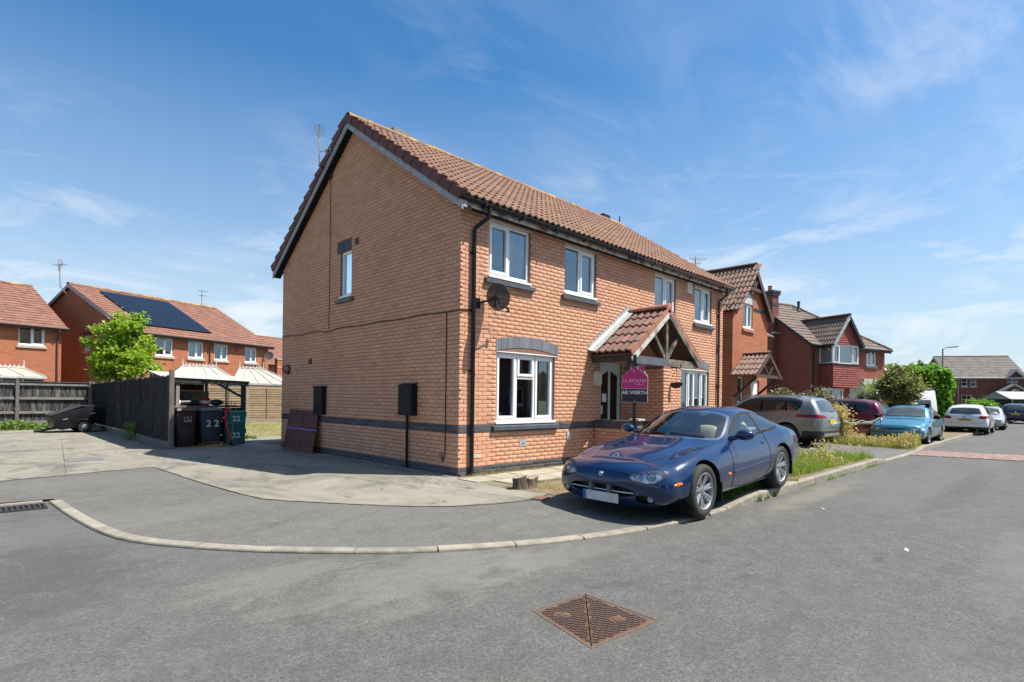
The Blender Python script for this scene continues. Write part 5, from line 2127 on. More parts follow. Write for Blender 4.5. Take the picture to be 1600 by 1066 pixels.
# pale board propped at the back
m_ = MB()
m_.box(0.0, 1.1, -0.01, 0.01, 0, 0.42)
o = m_.build('propped_board', mat('pale_ply', (0.36, 0.33, 0.28), (0.28, 0.25, 0.21), 5, 0.85))
o.location = (sz[0] + .35, sz[1] + 1.28, 1.06)
tag(o, 'pale board propped across the back of the lean-to', 'board')

# ---- wheelie bins
M_BINB = mat('maroon_bin_plastic', (0.045, 0.022, 0.022), (0.035, 0.017, 0.018), 6, 0.45, 0.15, 160)
M_BINK = mat('blue_black_bin_plastic', (0.016, 0.026, 0.040), (0.026, 0.036, 0.048), 6, 0.45, 0.15, 160)
M_BINKL = mat('grey_bin_lid', (0.075, 0.085, 0.10), (0.06, 0.07, 0.085), 6, 0.4)
M_TYREB = mat('bin_wheel', (0.012, 0.012, 0.012), rough=0.7)


def tapered(mb, b, t, z0, z1, mi=0):
    """b, t = (x0,x1,y0,y1) at bottom and top"""
    vs = [(b[0], b[2], z0), (b[1], b[2], z0), (b[1], b[3], z0), (b[0], b[3], z0), (t[0], t[2], z1), (t[1], t[2], z1), (t[1], t[3], z1), (t[0], t[3], z1)]
    return mb.add(vs, [(0, 3, 2, 1), (4, 5, 6, 7), (0, 1, 5, 4), (1, 2, 6, 5), (2, 3, 7, 6), (3, 0, 4, 7)], mi)


def bevel_obj(o, w=0.01, seg=2):
    bm = bmesh.new()
    bm.from_mesh(o.data)
    bmesh.ops.remove_doubles(bm, verts=bm.verts, dist=1e-5)
    bmesh.ops.bevel(bm, geom=[e for e in bm.edges if e.calc_face_angle(0) > 0.5], offset=w, segments=seg, affect='EDGES', profile=0.6)
    bm.to_mesh(o.data)
    bm.free()
    smooth_mesh(o.data, 40)


def wheelie(loc, rz, label, body, lid, w=0.50, d=0.56, h=0.98):
    t = thing('wheelie_bin', label, 'wheelie bin', loc, rz, 'wheelie bins by the lean-to')
    m_ = MB()
    tapered(m_, (-w * .42, w * .42, 0.02, d * .8), (-w * .5, w * .5, 0, d), 0.02, h - .05)
    o = m_.build('body', body, t)
    bevel_obj(o, 0.018)
    m_ = MB()
    tapered(m_, (-w * .32, w * .32, -0.003, .05), (-w * .34, w * .34, -0.012, 0.05), 0.10, 0.52)
    bevel_obj(m_.build('front_panel', body, o), 0.015)
    m_ = MB()
    m_.box(-w * .53, w * .53, -0.025, d + .02, h - .075, h - .045)
    bevel_obj(m_.build('rim', body, o), 0.008)
    m_ = MB()
    tapered(m_, (-w * .54, w * .54, -0.03, d + .02), (-w * .46, w * .46, 0.04, d - .06), h - .044, h + .035)
    l = m_.build('lid', lid, t)
    bevel_obj(l, 0.02)
    m_ = MB()
    m_.tube([(-w * .42, d + .03, h - .03), (w * .42, d + .03, h - .03)], 0.014, 8)
    m_.build('handle', body, t)
    for s_ in (-1, 1):
        m_ = MB()
        m_.lathe([(0.0, -0.025), (0.09, -0.025), (0.1, -0.015), (0.1, 0.015), (0.09, 0.025), (0.0, 0.025)], 18,
                 M=Matrix.Translation((s_ * w * .46, d * .85, 0.1)) @ Matrix.Rotation(R(90), 4, 'Y'))
        m_.build('wheel', M_TYREB, t, smooth=40)
    return t, o


M_STENCIL = mat('white_paint_number', (0.62, 0.66, 0.70), (0.5, 0.54, 0.58), 20, 0.7)
RX = Matrix.Rotation(R(90), 4, 'X')
b1, bb = wheelie((-1.97, 8.80, 0), R(4), 'maroon brown wheelie bin with a small square sticker', M_BINB, M_BINB, 0.47, 0.55, 1.0)
m_ = MB()
m_.box(-0.07, 0.11, -0.0215, -0.019, 0.66, 0.80)
st_ = m_.build('sticker', mat('grey_sticker', (0.42, 0.40, 0.40)), bb)
m_ = MB()
m_.box(-0.055, 0.095, -0.0225, -0.0218, 0.70, 0.79)
m_.build('sticker_panel', mat('dark_sticker', (0.03, 0.02, 0.025)), st_)
m_ = MB()
m_.beam((-0.02, -0.0232, 0.775), (0.06, -0.0232, 0.72), 0.001, 0.02, up=(0, 0, 1))
m_.build('sticker_mark', M_STENCIL, st_)
b2, bb = wheelie((-1.40, 8.70, 0), R(2), 'blue-black wheelie bin with a grey lid and white painted number 22', M_BINK, M_BINKL, 0.54, 0.6, 1.0)
lettering('lettering', '2 2', 0.25, M_STENCIL, bb, Matrix.Translation((0.02, -0.016, 0.53)) @ RX, bold=0.004)
# stacked recycling boxes
M_TEAL = mat('teal_box_plastic', (0.016, 0.17, 0.165), (0.013, 0.14, 0.14), 5, 0.45, 0.1, 120)
M_TEALD = mat('dark_teal_box_plastic', (0.013, 0.145, 0.135), (0.010, 0.115, 0.11), 5, 0.45)


def recycling_box(loc, rz, label, matl, lidded):
    t = thing('recycling_box', label, 'recycling box', loc, rz, 'stacked recycling boxes')
    m_ = MB()
    w, d, h = 0.54, 0.42, 0.46
    tapered(m_, (-w * .42, w * .42, 0.03, d - .03), (-w * .47, w * .47, 0, d), 0, h)
    o = m_.build('body', matl, t)
    bevel_obj(o, 0.02)
    m_ = MB()
    m_.box(-w * .5, w * .5, -0.025, d + .02, h - .05, h - .005)
    m_.box(-w * .5, -w * .38, -0.022, d + .01, h - .14, h - .052)
    m_.box(w * .38, w * .5, -0.022, d + .01, h - .14, h - .052)
    bevel_obj(m_.build('rim', matl, o), 0.008)
    m_ = MB()
    m_.box(-w * .28, w * .28, -0.006, 0.03, 0.09, 0.15)
    bevel_obj(m_.build('hand_grip', matl, o), 0.008)
    lettering('lettering', '22', 0.21, M_STENCIL, o, Matrix.Translation((0.01, -0.005, 0.20)) @ RX, bold=0.005)
    if lidded:
        m_ = MB()
        tapered(m_, (-w * .51, w * .51, -0.03, d + .025), (-w * .45, w * .45, 0.02, d - .02), h - .004, h + .03)
        bevel_obj(m_.build('lid', M_TEALD, t), 0.01)
    return t


recycling_box((-0.77, 8.76, 0), R(-4), 'lower teal recycling box numbered 22, standing on the drive', M_TEALD, False)
recycling_box((-0.77, 8.75, 0.457), R(-2), 'upper teal recycling box numbered 22, on top of its stack', M_TEAL, True)
# red long tool leaning on the boxes
rt = thing('garden_tool', 'red long handled garden tool leaning between the blue bin and the teal boxes', 'garden tool', (-1.03, 8.60, 0))
m_ = MB()
m_.tube([(-0.03, 0.06, 0.97), (-0.05, 0.03, 0.78), (-0.03, 0.0, 0.5), (0.05, -0.03, 0.25), (0.12, -0.05, 0.10)], [0.03, 0.035, 0.03, 0.03, 0.035], 10)
m_.build('shaft', M_RED, rt, smooth=40)
m_ = MB()
m_.tube([(-0.05, 0.06, 1.0), (0.02, 0.05, 1.0), (0.07, 0.05, 0.96)], 0.045, 10)
m_.tube([(-0.10, 0.02, 0.72), (-0.05, 0.02, 0.80)], 0.05, 10)
m_.build('motor_head', M_RED, rt, smooth=40)
m_ = MB()
m_.tube([(0.10, -0.05, 0.13), (0.16, -0.07, 0.02)], [0.05, 0.12], 12)
m_.build('guard', M_BLACKP, rt, smooth=40)
# yellow cable in loops on the ground
cb = MB()
P = []
for i in range(260):
    t = i / 259
    a = t * 2 * math.pi * 6.3
    r = 0.13 + 0.07 * math.sin(a * 0.37) + 0.05 * math.sin(a * .83 + 1)
    P.append((r * 1.55 * math.cos(a) + 0.03 * math.sin(a * .5), r * 0.9 * math.sin(a), 0.012 + 0.085 * (0.5 + 0.5 * math.sin(a * .71)) * (1 - abs(2 * t - 1)) + 0.02 * t))
P += [(0.3, .03, 0.02), (0.45, 0.0, 0.3), (0.48, .05, 0.6), (0.44, 0.1, 0.98)]
cb.tube(P, 0.007, 5)
o = cb.build('extension_cable', mat('ochre_cable', (0.35, 0.20, 0.03), (0.3, 0.17, 0.03), 5, 0.5), smooth=60)
o.location = (-1.40, 8.5, 0.006)
tag(o, 'loose coil of ochre extension cable on the ground before the blue bin', 'cable')
hs = MB()
hs.tube([(-0.05, 0, 0), (-0.04, 0, .08), (0.0, 0.02, 0.13), (.05, 0, .15)], 0.008, 6)
hs.tube([(0.12, 0, 0), (0.13, 0, .1), (0.17, 0.02, 0.16)], 0.008, 6)
o = hs.build('wire_loop', mat('grey_wire', (0.3, 0.31, 0.31)))
o.location = (-0.8, 9.0, 0.94)
tag(o, 'thin grey wire loops sticking up behind the upper teal box', 'wire')

# ---- camping trailer tipped on its drawbar
M_TRAIL = mat('black_trailer_panel', (0.007, 0.007, 0.008), (0.012, 0.012, 0.013), 5, 0.35, spec=0.3)
trl = thing('trailer', 'small black box trailer tipped forward on its drawbar by the back fence', 'trailer', (-3.15, 17.45, 0), R(4))
tl = R(-13)
Mt = Matrix.Translation((0, 0, 0.21)) @ Matrix.Rotation(tl, 4, 'Y')
m_ = MB()
sd = [(-0.78, 0.12), (-0.62, 0.02), (0.55, 0.02), (0.62, 0.10), (0.62, 0.40), (0.45, 0.50), (-0.70, 0.44), (-0.80, 0.40)]
m_.prism([(x, -0.55, z * 1.35) for x, z in sd], (0, 1.1, 0))
m_.v = [tuple(Mt @ Vector(v)) for v in m_.v]
o = m_.build('body', M_TRAIL, trl)
bevel_obj(o, 0.02)
m_ = MB()
m_.prism([(-0.80, -0.56, 0.58), (0.05, -0.56, 0.70), (0.05, 0.56, 0.70), (-0.80, 0.56, 0.58)], (0, 0, 0.02))
m_.prism([(0.07, -0.56, 0.705), (0.58, -0.56, 0.60), (0.58, 0.56, 0.60), (0.07, 0.56, 0.705)], (0, 0, 0.02))
m_.v = [tuple(Mt @ Vector(v)) for v in m_.v]
m_.build('cover', mat('sheen_cover', (0.03, 0.03, 0.032), (0.06, 0.06, 0.065), 5, 0.25), trl)
m_ = MB()
for (x, z) in ((-0.45, 0.36), (0.35, 0.38)):
    m_.box(x - .07, x + .07, -0.565, -0.55, z, z + .03)
m_.v = [tuple(Mt @ Vector(v)) for v in m_.v]
m_.build('trim', M_ALU, trl)
for s_ in (-1, 1):
    m_ = MB()
    RZ = Matrix.Translation((0.0, s_ * 0.63, 0.215)) @ Matrix.Rotation(R(90), 4, 'X')
    m_.lathe([(0.11, -0.06), (0.19, -0.065), (0.21, -0.045), (0.213, 0), (0.21, 0.045), (0.19, 0.065), (0.11, 0.06)], 28, M=RZ)
    wv = m_.build('wheel', mat('tyre_rubber_t', (0.014, 0.014, 0.014), rough=0.8) if s_ < 0 else MATS['tyre_rubber_t'], trl, smooth=35)
    m_ = MB()
    m_.lathe([(0.11, 0.03), (0.095, 0.045), (0.05, 0.05), (0.045, 0.07), (0.0, 0.075)], 24, M=RZ)
    m_.build('rim', mat('silver_hub', (0.45, 0.45, 0.46), (0.2, 0.2, 0.2), 12, 0.35, metal=0.6) if s_ < 0 else MATS['silver_hub'], wv, smooth=35)
    m_ = MB()
    P = [(0.29 * math.cos(t), s_ * 0.63, 0.2 + 0.27 * math.sin(t)) for t in [R(-5 + 12 * i) for i in range(17)]]
    vs = []
    for p in P:
        vs += [(p[0], p[1] - 0.11, p[2]), (p[0], p[1] + .11, p[2])]
    m_.add(vs, [(2 * i, 2 * i + 1, 2 * i + 3, 2 * i + 2) for i in range(16)])
    g_ = m_.build('mudguard', M_TRAIL, trl, smooth=50, fix=False)
    g_.modifiers.new('s', 'SOLIDIFY').thickness = 0.012
m_ = MB()
m_.tube([(-0.5, 0, 0.2), (-1.15, 0, 0.05)], 0.03, 8)
m_.tube([(-0.5, .25, 0.2), (-1.12, 0.02, 0.05)], 0.02, 8)
m_.tube([(-0.5, -.25, 0.2), (-1.12, -0.02, 0.05)], 0.02, 8)
m_.box(-1.28, -1.12, -0.04, 0.04, 0.02, 0.09)
m_.build('drawbar', M_TRAIL, trl)
m_ = MB()
m_.box(0.60, 0.64, -0.5, -0.42, 0.1, 0.2)
m_.v = [tuple(Mt @ Vector(v)) for v in m_.v]
m_.build('tail_light', M_RED, trl)

# ================================================================ neighbouring houses
BW_ORANGE = brick_wall('orange_brickwork', (0.42, 0.15, 0.075), (0.33, 0.11, 0.055), (0.30, 0.17, 0.11))
BW_RED = brick_wall('red_brickwork', (0.28, 0.085, 0.055), (0.22, 0.065, 0.042), (0.20, 0.105, 0.08))
BW_DULL = brick_wall('dull_brown_brickwork', (0.22, 0.085, 0.06), (0.175, 0.065, 0.048), (0.17, 0.10, 0.08))
M_TILE2 = mat('red_brown_roof', (0.24, 0.115, 0.078), (0.18, 0.085, 0.06), 2.0, 0.9, 0.4, 60, piece=0.14)
M_TILE3 = mat('brown_grey_roof', (0.17, 0.125, 0.10), (0.125, 0.095, 0.078), 2.0, 0.9, 0.4, 60, piece=0.14)
M_TILE4 = mat('grey_slab_roof', (0.16, 0.145, 0.125), (0.12, 0.11, 0.097), 1.5, 0.9, 0.4, 60, piece=0.14)
M_STONE = mat('stone_sill', (0.40, 0.35, 0.28), (0.32, 0.28, 0.22), 5, 0.85)
M_REDTILE = mat('hanging_tile', (0.30, 0.075, 0.055), (0.23, 0.055, 0.042), 6, 0.8, 0.3, 60, piece=0.2)
M_BTRIM = mat('dark_trim', (0.022, 0.022, 0.026), rough=0.6)
M_WTRIM = mat('white_trim', (0.52, 0.52, 0.505), rough=0.6)
M_BRTRIM = mat('brown_trim', (0.085, 0.042, 0.035), (0.06, 0.03, 0.026), 6, 0.6)


def g_house(label, loc, rz, L, D, eave, ridge, wallm, tilem, front=(), side=(), over=0.3, verge=0.2, trim=None, sillm=None, barge=None,
            hip_right=False, tile=(0.33, 0.35), amp=0.028, n=3, front_label=None, pane=None, clip=None, pipes=(), name='brick_house', gut=None, ridgem=None):
    """gabled house; local x along the front from the left corner, y back, front wall at y=0"""
    t = thing(name, label, 'house', loc, rz)
    trim = trim or M_BRTRIM
    e = eave
    apex = ridge - 0.12
    I = MF
    IG = ((0, 1, 0, 0), (1, 0, 0, 0), (0, 0, 1, 0), (0, 0, 0, 1))
    m_ = MB()
    wall_mesh(m_, L, -0.2, e, [w[:4] for w in front], I, off=0.0)
    wall_mesh(m_, D, -0.2, e, [w[:4] for w in side], IG, off=0.0)
    m_.add([(0, D, -0.2), (L, D, -0.2), (L, D, e), (0, D, e)], [(0, 1, 2, 3)])
    if hip_right:
        m_.add([(L, 0, -0.2), (L, D, -0.2), (L, D, e), (L, 0, e)], [(0, 1, 2, 3)])
    else:
        m_.add([(L, 0, -0.2), (L, D, -0.2), (L, D, e), (L, D / 2, apex), (L, 0, e)], [(0, 1, 2, 3, 4)])
    m_.add([(0, 0, e), (0, D, e), (0, D / 2, apex)], [(0, 1, 2)])
    m_.build('wall', wallm, t, fix=False)
    sl = (ridge - e) / (D / 2)
    ez = e - over * sl + 0.02
    rf = MB()
    xr = L + verge if not hip_right else L + over
    rx = L + verge if not hip_right else L - D / 2
    for s_ in (1, -1):
        yE = -over if s_ > 0 else D + over
        rf.add([(-verge + .03, yE, ez), (xr, yE, ez), (rx, D / 2, ridge), (-verge + .03, D / 2, ridge)], [(0, 1, 2, 3)])
    if hip_right:
        rf.add([(xr, -over, ez), (xr, D + over, ez), (rx, D / 2, ridge)], [(0, 1, 2)])
    roof_ = rf.build('roof', trim, t, fix=False)
    roof_.location.z = -0.04
    u = Vector((0, D / 2 + over, ridge - ez))
    sl_len = u.length
    cf = None
    if hip_right:
        cf = lambda x, y: x < (xr + verge) - (y / sl_len) * (D / 2 + over) - 0.05
    if clip:
        c0 = cf
        cf = (lambda x, y: clip(x - verge, y) and (c0 is None or c0(x, y)))
    tile_slope(roof_, (-verge, -over, ez + .04), (1, 0, 0), u, xr + verge, sl_len, tilem, w=tile[0], gauge=tile[1], amp=amp, n=n, clip=cf)
    if hip_right:
        uu = Vector((-(D / 2 + over), 0, ridge - ez))
        tile_slope(roof_, (xr, -over, ez + .04), (0, 1, 0), uu, D + 2 * over, uu.length, tilem, w=tile[0], gauge=tile[1], amp=amp, n=n,
                   clip=lambda x, y: abs(x - (D / 2 + over)) < (D / 2 + over) * (1 - y / uu.length) - .05)
        ridge_run(roof_, (xr, -over, ez + .08), (rx, D / 2, ridge + .06), ridgem or tilem, L=0.5)
    ridge_run(roof_, (-verge, D / 2, ridge + .05), (rx, D / 2, ridge + .05), ridgem or tilem, L=0.5)
    m_ = MB()
    m_.box(-verge, xr - (0 if hip_right else 0), -over, -over + 0.025, ez - 0.17, ez - 0.045)
    m_.build('fascia', trim, t)
    m_ = MB()
    m_.tube([(-verge, -over - .055, ez - .02), (xr, -over - .055, ez - .02)], 0.055, 8)
    m_.build('gutter', gut or trim, t, smooth=50)
    bm_ = barge or trim
    for s_ in (1, -1):
        m_ = MB()
        yE = -over if s_ > 0 else D + over
        for X0 in ((-verge,) if hip_right else (-verge, L + verge - .03)):
            m_.prism([(X0, yE, ez - .02), (X0, D / 2, ridge - .02), (X0, D / 2, ridge - .20), (X0, yE, ez - .20)], (0.03, 0, 0))
        m_.build('barge_board', bm_, t)
    for s_ in (1, -1):
        m_ = MB()
        yE = -over if s_ > 0 else D + over
        m_.prism([(-verge + .03, yE, ez - .10), (-verge + .03, D / 2, ridge - .10), (-verge + .03, D / 2, ridge - .12), (-verge + .03, yE, ez - .12)], (verge - .02, 0, 0))
        m_.build('soffit', trim, t)
    for (fr, lst) in ((I, front), (IG, side)):
        for w in lst:
            lay = w[4] if len(w) > 4 else two
            cur = w[5] if len(w) > 5 else ()
            window(t, fr, w[:4], lay, sillmat=sillm or M_STONE, curtains=cur, hw=0.08)
    for (x, z0) in pipes:
        m_ = MB()
        m_.tube([(x, -over - .05, ez - .06), (x, -over - .04, ez - .2), (x, -0.05, ez - .45), (x, -0.05, z0)], 0.036, 8)
        m_.build('downpipe', gut or trim, t, smooth=40)
    return t, roof_, I, IG


one = [(0, 1, 0, 1, 0)]
cur = [(.04, .96, M_CURT, .2, 0, 12)]
# --- left: house A
LA = 9.0
a12 = R(12)
ca, sa = math.cos(a12), math.sin(a12)
oA = (-2.3 - .3 * sa - .2 * ca, 29.2 + .3 * ca - .2 * sa)
locA = (oA[0] - LA * ca, oA[1] - LA * sa, 0)
hA, rA, _, _ = g_house('orange brick house at the left edge with one white upper window', locA, a12, LA, 10.0, 4.85, 7.45, BW_ORANGE, M_TILE2,
                       front=[(LA - 1.72, LA - .68, 3.72, 4.70, two), (LA - 5.6, LA - 4.5, 3.72, 4.70, two)], pipes=[(LA - .18, 0.0)], ridgem=M_LICHEN, over=.3, verge=.2)
# --- left: house B with solar panels
a20 = R(20.5)
cb_, sb_ = math.cos(a20), math.sin(a20)
LB = 8.95
oB = (0.0 - .3 * sb_ + .2 * cb_, 27.2 + .3 * cb_ + .2 * sb_, 0)
hB, rB, _, _ = g_house('orange brick house with solar panels on its brown tiled roof', oB, a20, LB, 10.9, 4.80, 7.6, BW_ORANGE, M_TILE2,
                       front=[(1.35, 2.35, 3.5, 4.55, two), (3.25, 4.22, 3.5, 4.55, two, cur), (4.93, 5.88, 3.5, 4.52, two), (7.10, 8.02, 3.5, 4.5, two)],
                       side=[(3.55, 4.12, 3.72, 4.62, one)], pipes=[(4.60, 0.0)], barge=M_BARGE, ridgem=M_LICHEN, verge=.2)
m_ = MB()
m_.box(6.42, 6.62, -0.06, 0, 4.18, 4.42)
m_.build('red_alarm_cover', M_RED, hB)
soldier(hB, MG, 3.45, 4.22, 9, 4.63, 0.2)
# hmm: aerials and dish
Msl = Matrix.Translation(oB) @ Matrix.Rotation(a20, 4, 'Z')
pB = lambda x, y, z: tuple(Msl @ Vector((x, y, z)))
aerial(pB(-0.2, 5.45, 7.2), a20, 'bent pole tv aerial on the gable of the house with solar panels',
       [(0.3, 0, -0.7), (0.1, 0, -0.35), (-0.35, 0, 0.15), (-0.4, 0, 1.35)], [((-0.35, 0.3, 1.35), (-0.45, -0.45, 1.4), 5, .28, True), ((-0.1, 0.0, 1.42), (-0.7, 0.0, 1.30), 4, .25, False)], scale=2.0)
aerial(pB(8.0, 5.45, 7.6), a20 + R(60), 'thin tv aerial at the far end of the solar panel roof ridge',
       [(0, 0, -0.1), (0, 0, 1.15)], [((0.0, 0.25, 1.05), (0, -0.4, 1.1), 7, .22, False), ((0, .2, .75), (0, -.3, .75), 5, .2, False)], scale=1.8)
d2 = thing('satellite_dish', 'small dark satellite dish at the far corner of the solar panel house', 'satellite dish', pB(8.75, -0.05, 4.05), a20)
m_ = MB()
Md2 = Matrix.Translation((-.05, -0.3, 0)) @ Vector((-0.75, -0.6, 0.25)).normalized().to_track_quat('Z', 'Y').to_matrix().to_4x4()
m_.lathe([(p[0] * 1.15, p[1]) for p in prof], 24, M=Md2)
m_.build('reflector', M_DISH, d2, smooth=60)
m_ = MB()
m_.beam((0, 0.05, 0), (-.05, -0.28, 0), 0.03, 0.03)
m_.build('bracket', M_BLACKP, d2)
# solar array on the front slope of B
slopeB = (7.6 - 4.80) / (10.9 / 2)
sa_ = thing('solar_array', 'dark grid of solar panels on the brown roof behind the green tree', 'solar panels', pB(0, 0, 0), a20)
M_SOLAR = mat('solar_glass', (0.010, 0.012, 0.016), (0.014, 0.016, 0.021), 4, 0.12, spec=0.35)
M_SFRAME = mat('black_panel_frame', (0.02, 0.02, 0.023), rough=0.4)
fr_ = Vector((0, 1, slopeB)).normalized()
ang = math.atan(slopeB)
for r_ in range(2):
    for c_ in range(4):
        Mp = Matrix.Translation((1.05 + c_ * 1.03, 0.55, 4.80 + 0.55 * slopeB + .11)) @ Matrix.Rotation(ang, 4, 'X') @ Matrix.Translation((0, r_ * 2.36, 0))
        m_ = MB()
        m_.box(0, 1.01, 0, 2.33, 0, 0.035)
        q = m_.build('solar_panel', M_SFRAME, sa_)
        q.matrix_local = Mp
        m_ = MB()
        for i in range(2):
            for j in range(4):
                m_.box(0.02 + i * .487, 0.02 + i * .487 + .48, 0.02 + j * .574, .02 + j * .574 + .567, 0.034, 0.0375)
        m_.build('cell_glass', M_SOLAR, q)
m_ = MB()
Mp = Matrix.Translation((1.0, 0.5, 4.80 + 0.5 * slopeB + .05)) @ Matrix.Rotation(ang, 4, 'X')
for yy in (.5, 1.8, 2.9, 4.2):
    m_.box(0, 4.2, yy, yy + .04, 0, .06)
m_.v = [tuple(Mp @ Vector(v)) for v in m_.v]
m_.build('mounting_rail', M_ALU, sa_)
# --- C: further house seen past B
g_house('orange house with a plain tiled roof seen past the solar panel house', (12.0, 46.2, 0), R(18), 11, 8.5, 4.6, 7.55, BW_ORANGE, M_TILE2, verge=.2)
m_ = MB()
m_.box(0, 9, 0, 0.3, 0, 3.9)
gx = thing('boundary_wall', 'orange brick wall with a pale band right of the small dark dish', 'wall', (9.4, 31.5, 0), R(14))
m_.build('wall', BW_ORANGE, gx)
m_ = MB()
m_.box(-.02, 9, -0.03, 0.33, 3.9, 4.0)
m_.box(0, 9, -0.02, 0, 3.35, 3.43)
m_.build('coping', M_STONE, gx)

# --- conservatories
M_POLY = mat('cream_polycarbonate', (0.46, 0.415, 0.32), (0.40, 0.36, 0.28), 2, 0.5)


def conservatory(label, loc, rz, w, d, ze, zr, bays=5, hipl=0.7, hipr=0.7):
    t = thing('conservatory', label, 'conservatory', loc, rz)
    rp = MB()
    yb = d
    A = [(0, 0, ze), (w, 0, ze), (w, yb, ze), (0, yb, ze), (hipl, yb * .6, zr), (w - hipr, yb * .6, zr)]
    rp.add(A, [(0, 1, 5, 4), (1, 2, 5), (3, 0, 4), (2, 3, 4, 5)])
    rp.add([(a[0], a[1], a[2] - .03) for a in A], [(0, 4, 5, 1), (1, 5, 2), (3, 4, 0), (2, 5, 4, 3)])
    r_ = rp.build('roof', M_POLY, t, fix=False)
    m_ = MB()
    for k in range(bays + 1):
        f = k / bays
        a = Vector((w * f, 0, ze + .02))
        b = Vector((hipl + (w - hipl - hipr) * f, yb * .6, zr + .02))
        m_.beam(a, b, 0.05, 0.04)
    for a, b in (((0, 0), (hipl, yb * .6)), ((w, 0), (w - hipr, yb * .6)), ((0, yb), (hipl, yb * .6)), ((w, yb), (w - hipr, yb * .6))):
        m_.beam((a[0], a[1], ze + .02), (b[0], b[1], zr + .02), 0.06, 0.05)
    m_.build('glazing_bar', M_WTRIM, r_)
    m_ = MB()
    m_.box(hipl - .05, w - hipr + .05, yb * .6 - .05, yb * .6 + .05, zr + .02, zr + .09)
    n_ = int((w - hipl - hipr) / .16)
    for k in range(n_ + 1):
        x = hipl + (w - hipl - hipr) * k / max(1, n_)
        m_.prism([(x - .05, yb * .6, zr + .09), (x + .05, yb * .6, zr + .09), (x, yb * .6, zr + .20)], (0, 0.015, 0))
    for x in (hipl - .02, w - hipr + .02):
        m_.box(x - .02, x + .02, yb * .6 - .02, yb * .6 + .02, zr + .02, zr + .42)
    m_.build('ridge_cresting', M_WTRIM, r_)
    m_ = MB()
    m_.box(-.06, w + .06, -.06, 0.0, ze - .10, ze)
    m_.box(-.06, 0.0, 0.0, yb, ze - .10, ze).box(w, w + .06, 0, yb, ze - .10, ze)
    m_.build('gutter', M_WTRIM, t)
    m_ = MB()
    m_.box(0.02, w - .02, 0.02, yb, -.1, 0.6)
    m_.build('wall', BW_ORANGE, t)
    m_ = MB()
    for k in range(bays + 1):
        x = 0.02 + (w - .09) * k / bays
        m_.box(x, x + .06, 0.02, 0.09, 0.6, ze - .1)
    for z in (0.6, ze - .16, ze - .55):
        m_.box(0.02, w - .02, 0.025, 0.085, z, z + .055)
    for y in (0.8, 1.6, yb - .07):
        for x in (0.02, w - .08):
            m_.box(x, x + .06, y, y + .06, 0.6, ze - .1)
    m_.build('frame', M_WTRIM, t)
    for k in range(bays):
        x = 0.02 + (w - .09) * k / bays
        m_ = MB()
        m_.box(x + .06, x + (w - .09) / bays, 0.05, 0.06, 0.65, ze - .16)
        m_.build('pane', M_PANE, t)
    m_ = MB()
    for x in (0.05, w - .055):
        m_.box(x, x + .006, 0.09, yb, 0.65, ze - .16)
    m_.build('side_pane', M_PANE, t)
    return t


conservatory('cream roofed conservatory behind the bin store, left of its pair', (1.30, 24.9, 0), R(-4), 3.1, 2.6, 2.25, 2.92, 5, .9, .6)
conservatory('cream roofed conservatory with open top lights over the tan fence', (4.1, 24.2, 0), R(-14), 3.3, 2.6, 2.05, 2.90, 5, .5, 1.6)
conservatory('low cream conservatory behind the dark fence at the left edge', (-7.2, 26.6, 0), R(10), 3.9, 2.2, 2.15, 2.55, 5, .4, .5)

# --- D: red house with a tall front gable, beyond the semi-detached pair
D0 = 14.5
hD = thing('brick_house', 'bright red brick house with steep timbered front gable and arched window', 'house', (D0, 1.5, 0))
wD, eD, rD, xm = 3.42, 4.92, 6.76, 1.71
arch_w = (0.93, 1.85, 4.25, 5.25)
gwD = (0.5, 1.05, 1.3, 2.35)
doorD = (1.75, 2.6, 0.1, 2.25)
m_ = MB()
wall_mesh(m_, wD, -0.2, 5.30, [arch_w, gwD, doorD], MF, off=0.0)
sl = (rD - eD) / xm
zc_ = 5.30
hwid = (rD - zc_) / sl
# trim the upper cells into the gable
m_.add([(xm - hwid, 0, zc_), (xm + hwid, 0, zc_), (xm, 0, rD - .02)], [(0, 1, 2)])
m_.add([(0, 0, -0.2), (0, 5.0, -0.2), (0, 5.0, eD), (0, 0, eD)], [(0, 1, 2, 3)])
m_.add([(wD, 0, -0.2), (wD, 5.0, -0.2), (wD, 5.0, eD), (wD, 0, eD)], [(0, 1, 2, 3)])
m_.build('wall', BW_ORANGE, hD, fix=False)
rf = MB()
ov, vg = 0.14, 0.18
ez = eD - ov * sl
for s_ in (-1, 1):
    rf.add([(xm + s_ * (xm + ov), -vg + .02, ez), (xm, -vg + .02, rD), (xm, 5.5, rD), (xm + s_ * (xm + ov), 5.5, ez)], [(0, 1, 2, 3)])
roofD = rf.build('roof', M_BRTRIM, hD, fix=False)
lenD = math.hypot(xm + ov, rD - ez)
tile_slope(roofD, (-ov, 5.5, ez + .05), (0, -1, 0), (xm + ov, 0, rD - ez), 5.9, lenD, mat('gable_tile', (0.235, 0.15, 0.11), (0.18, 0.115, 0.085), 3, 0.9, 0.4, 80, piece=0.15), w=0.33, gauge=0.33, amp=0.05, n=5, show=48)
tile_slope(roofD, (wD + ov, -vg, ez + .05), (0, 1, 0), (-(xm + ov), 0, rD - ez), 5.9, lenD, MATS['gable_tile'], w=0.33, gauge=0.33, amp=0.05, n=4)
ridge_run(roofD, (xm, -vg - .02, rD + .08), (xm, 5.5, rD + .08), M_TILEB, L=.45)
for s_ in (-1, 1):
    m_ = MB()
    m_.beam((xm + s_ * (xm + ov), -vg + .01, ez - .03), (xm, -vg + .01, rD - .05), 0.04, 0.2)
    m_.build('barge_board', M_BRTRIM, hD)
zt = 5.92
m_ = MB()
hwz = (rD - zt) / sl
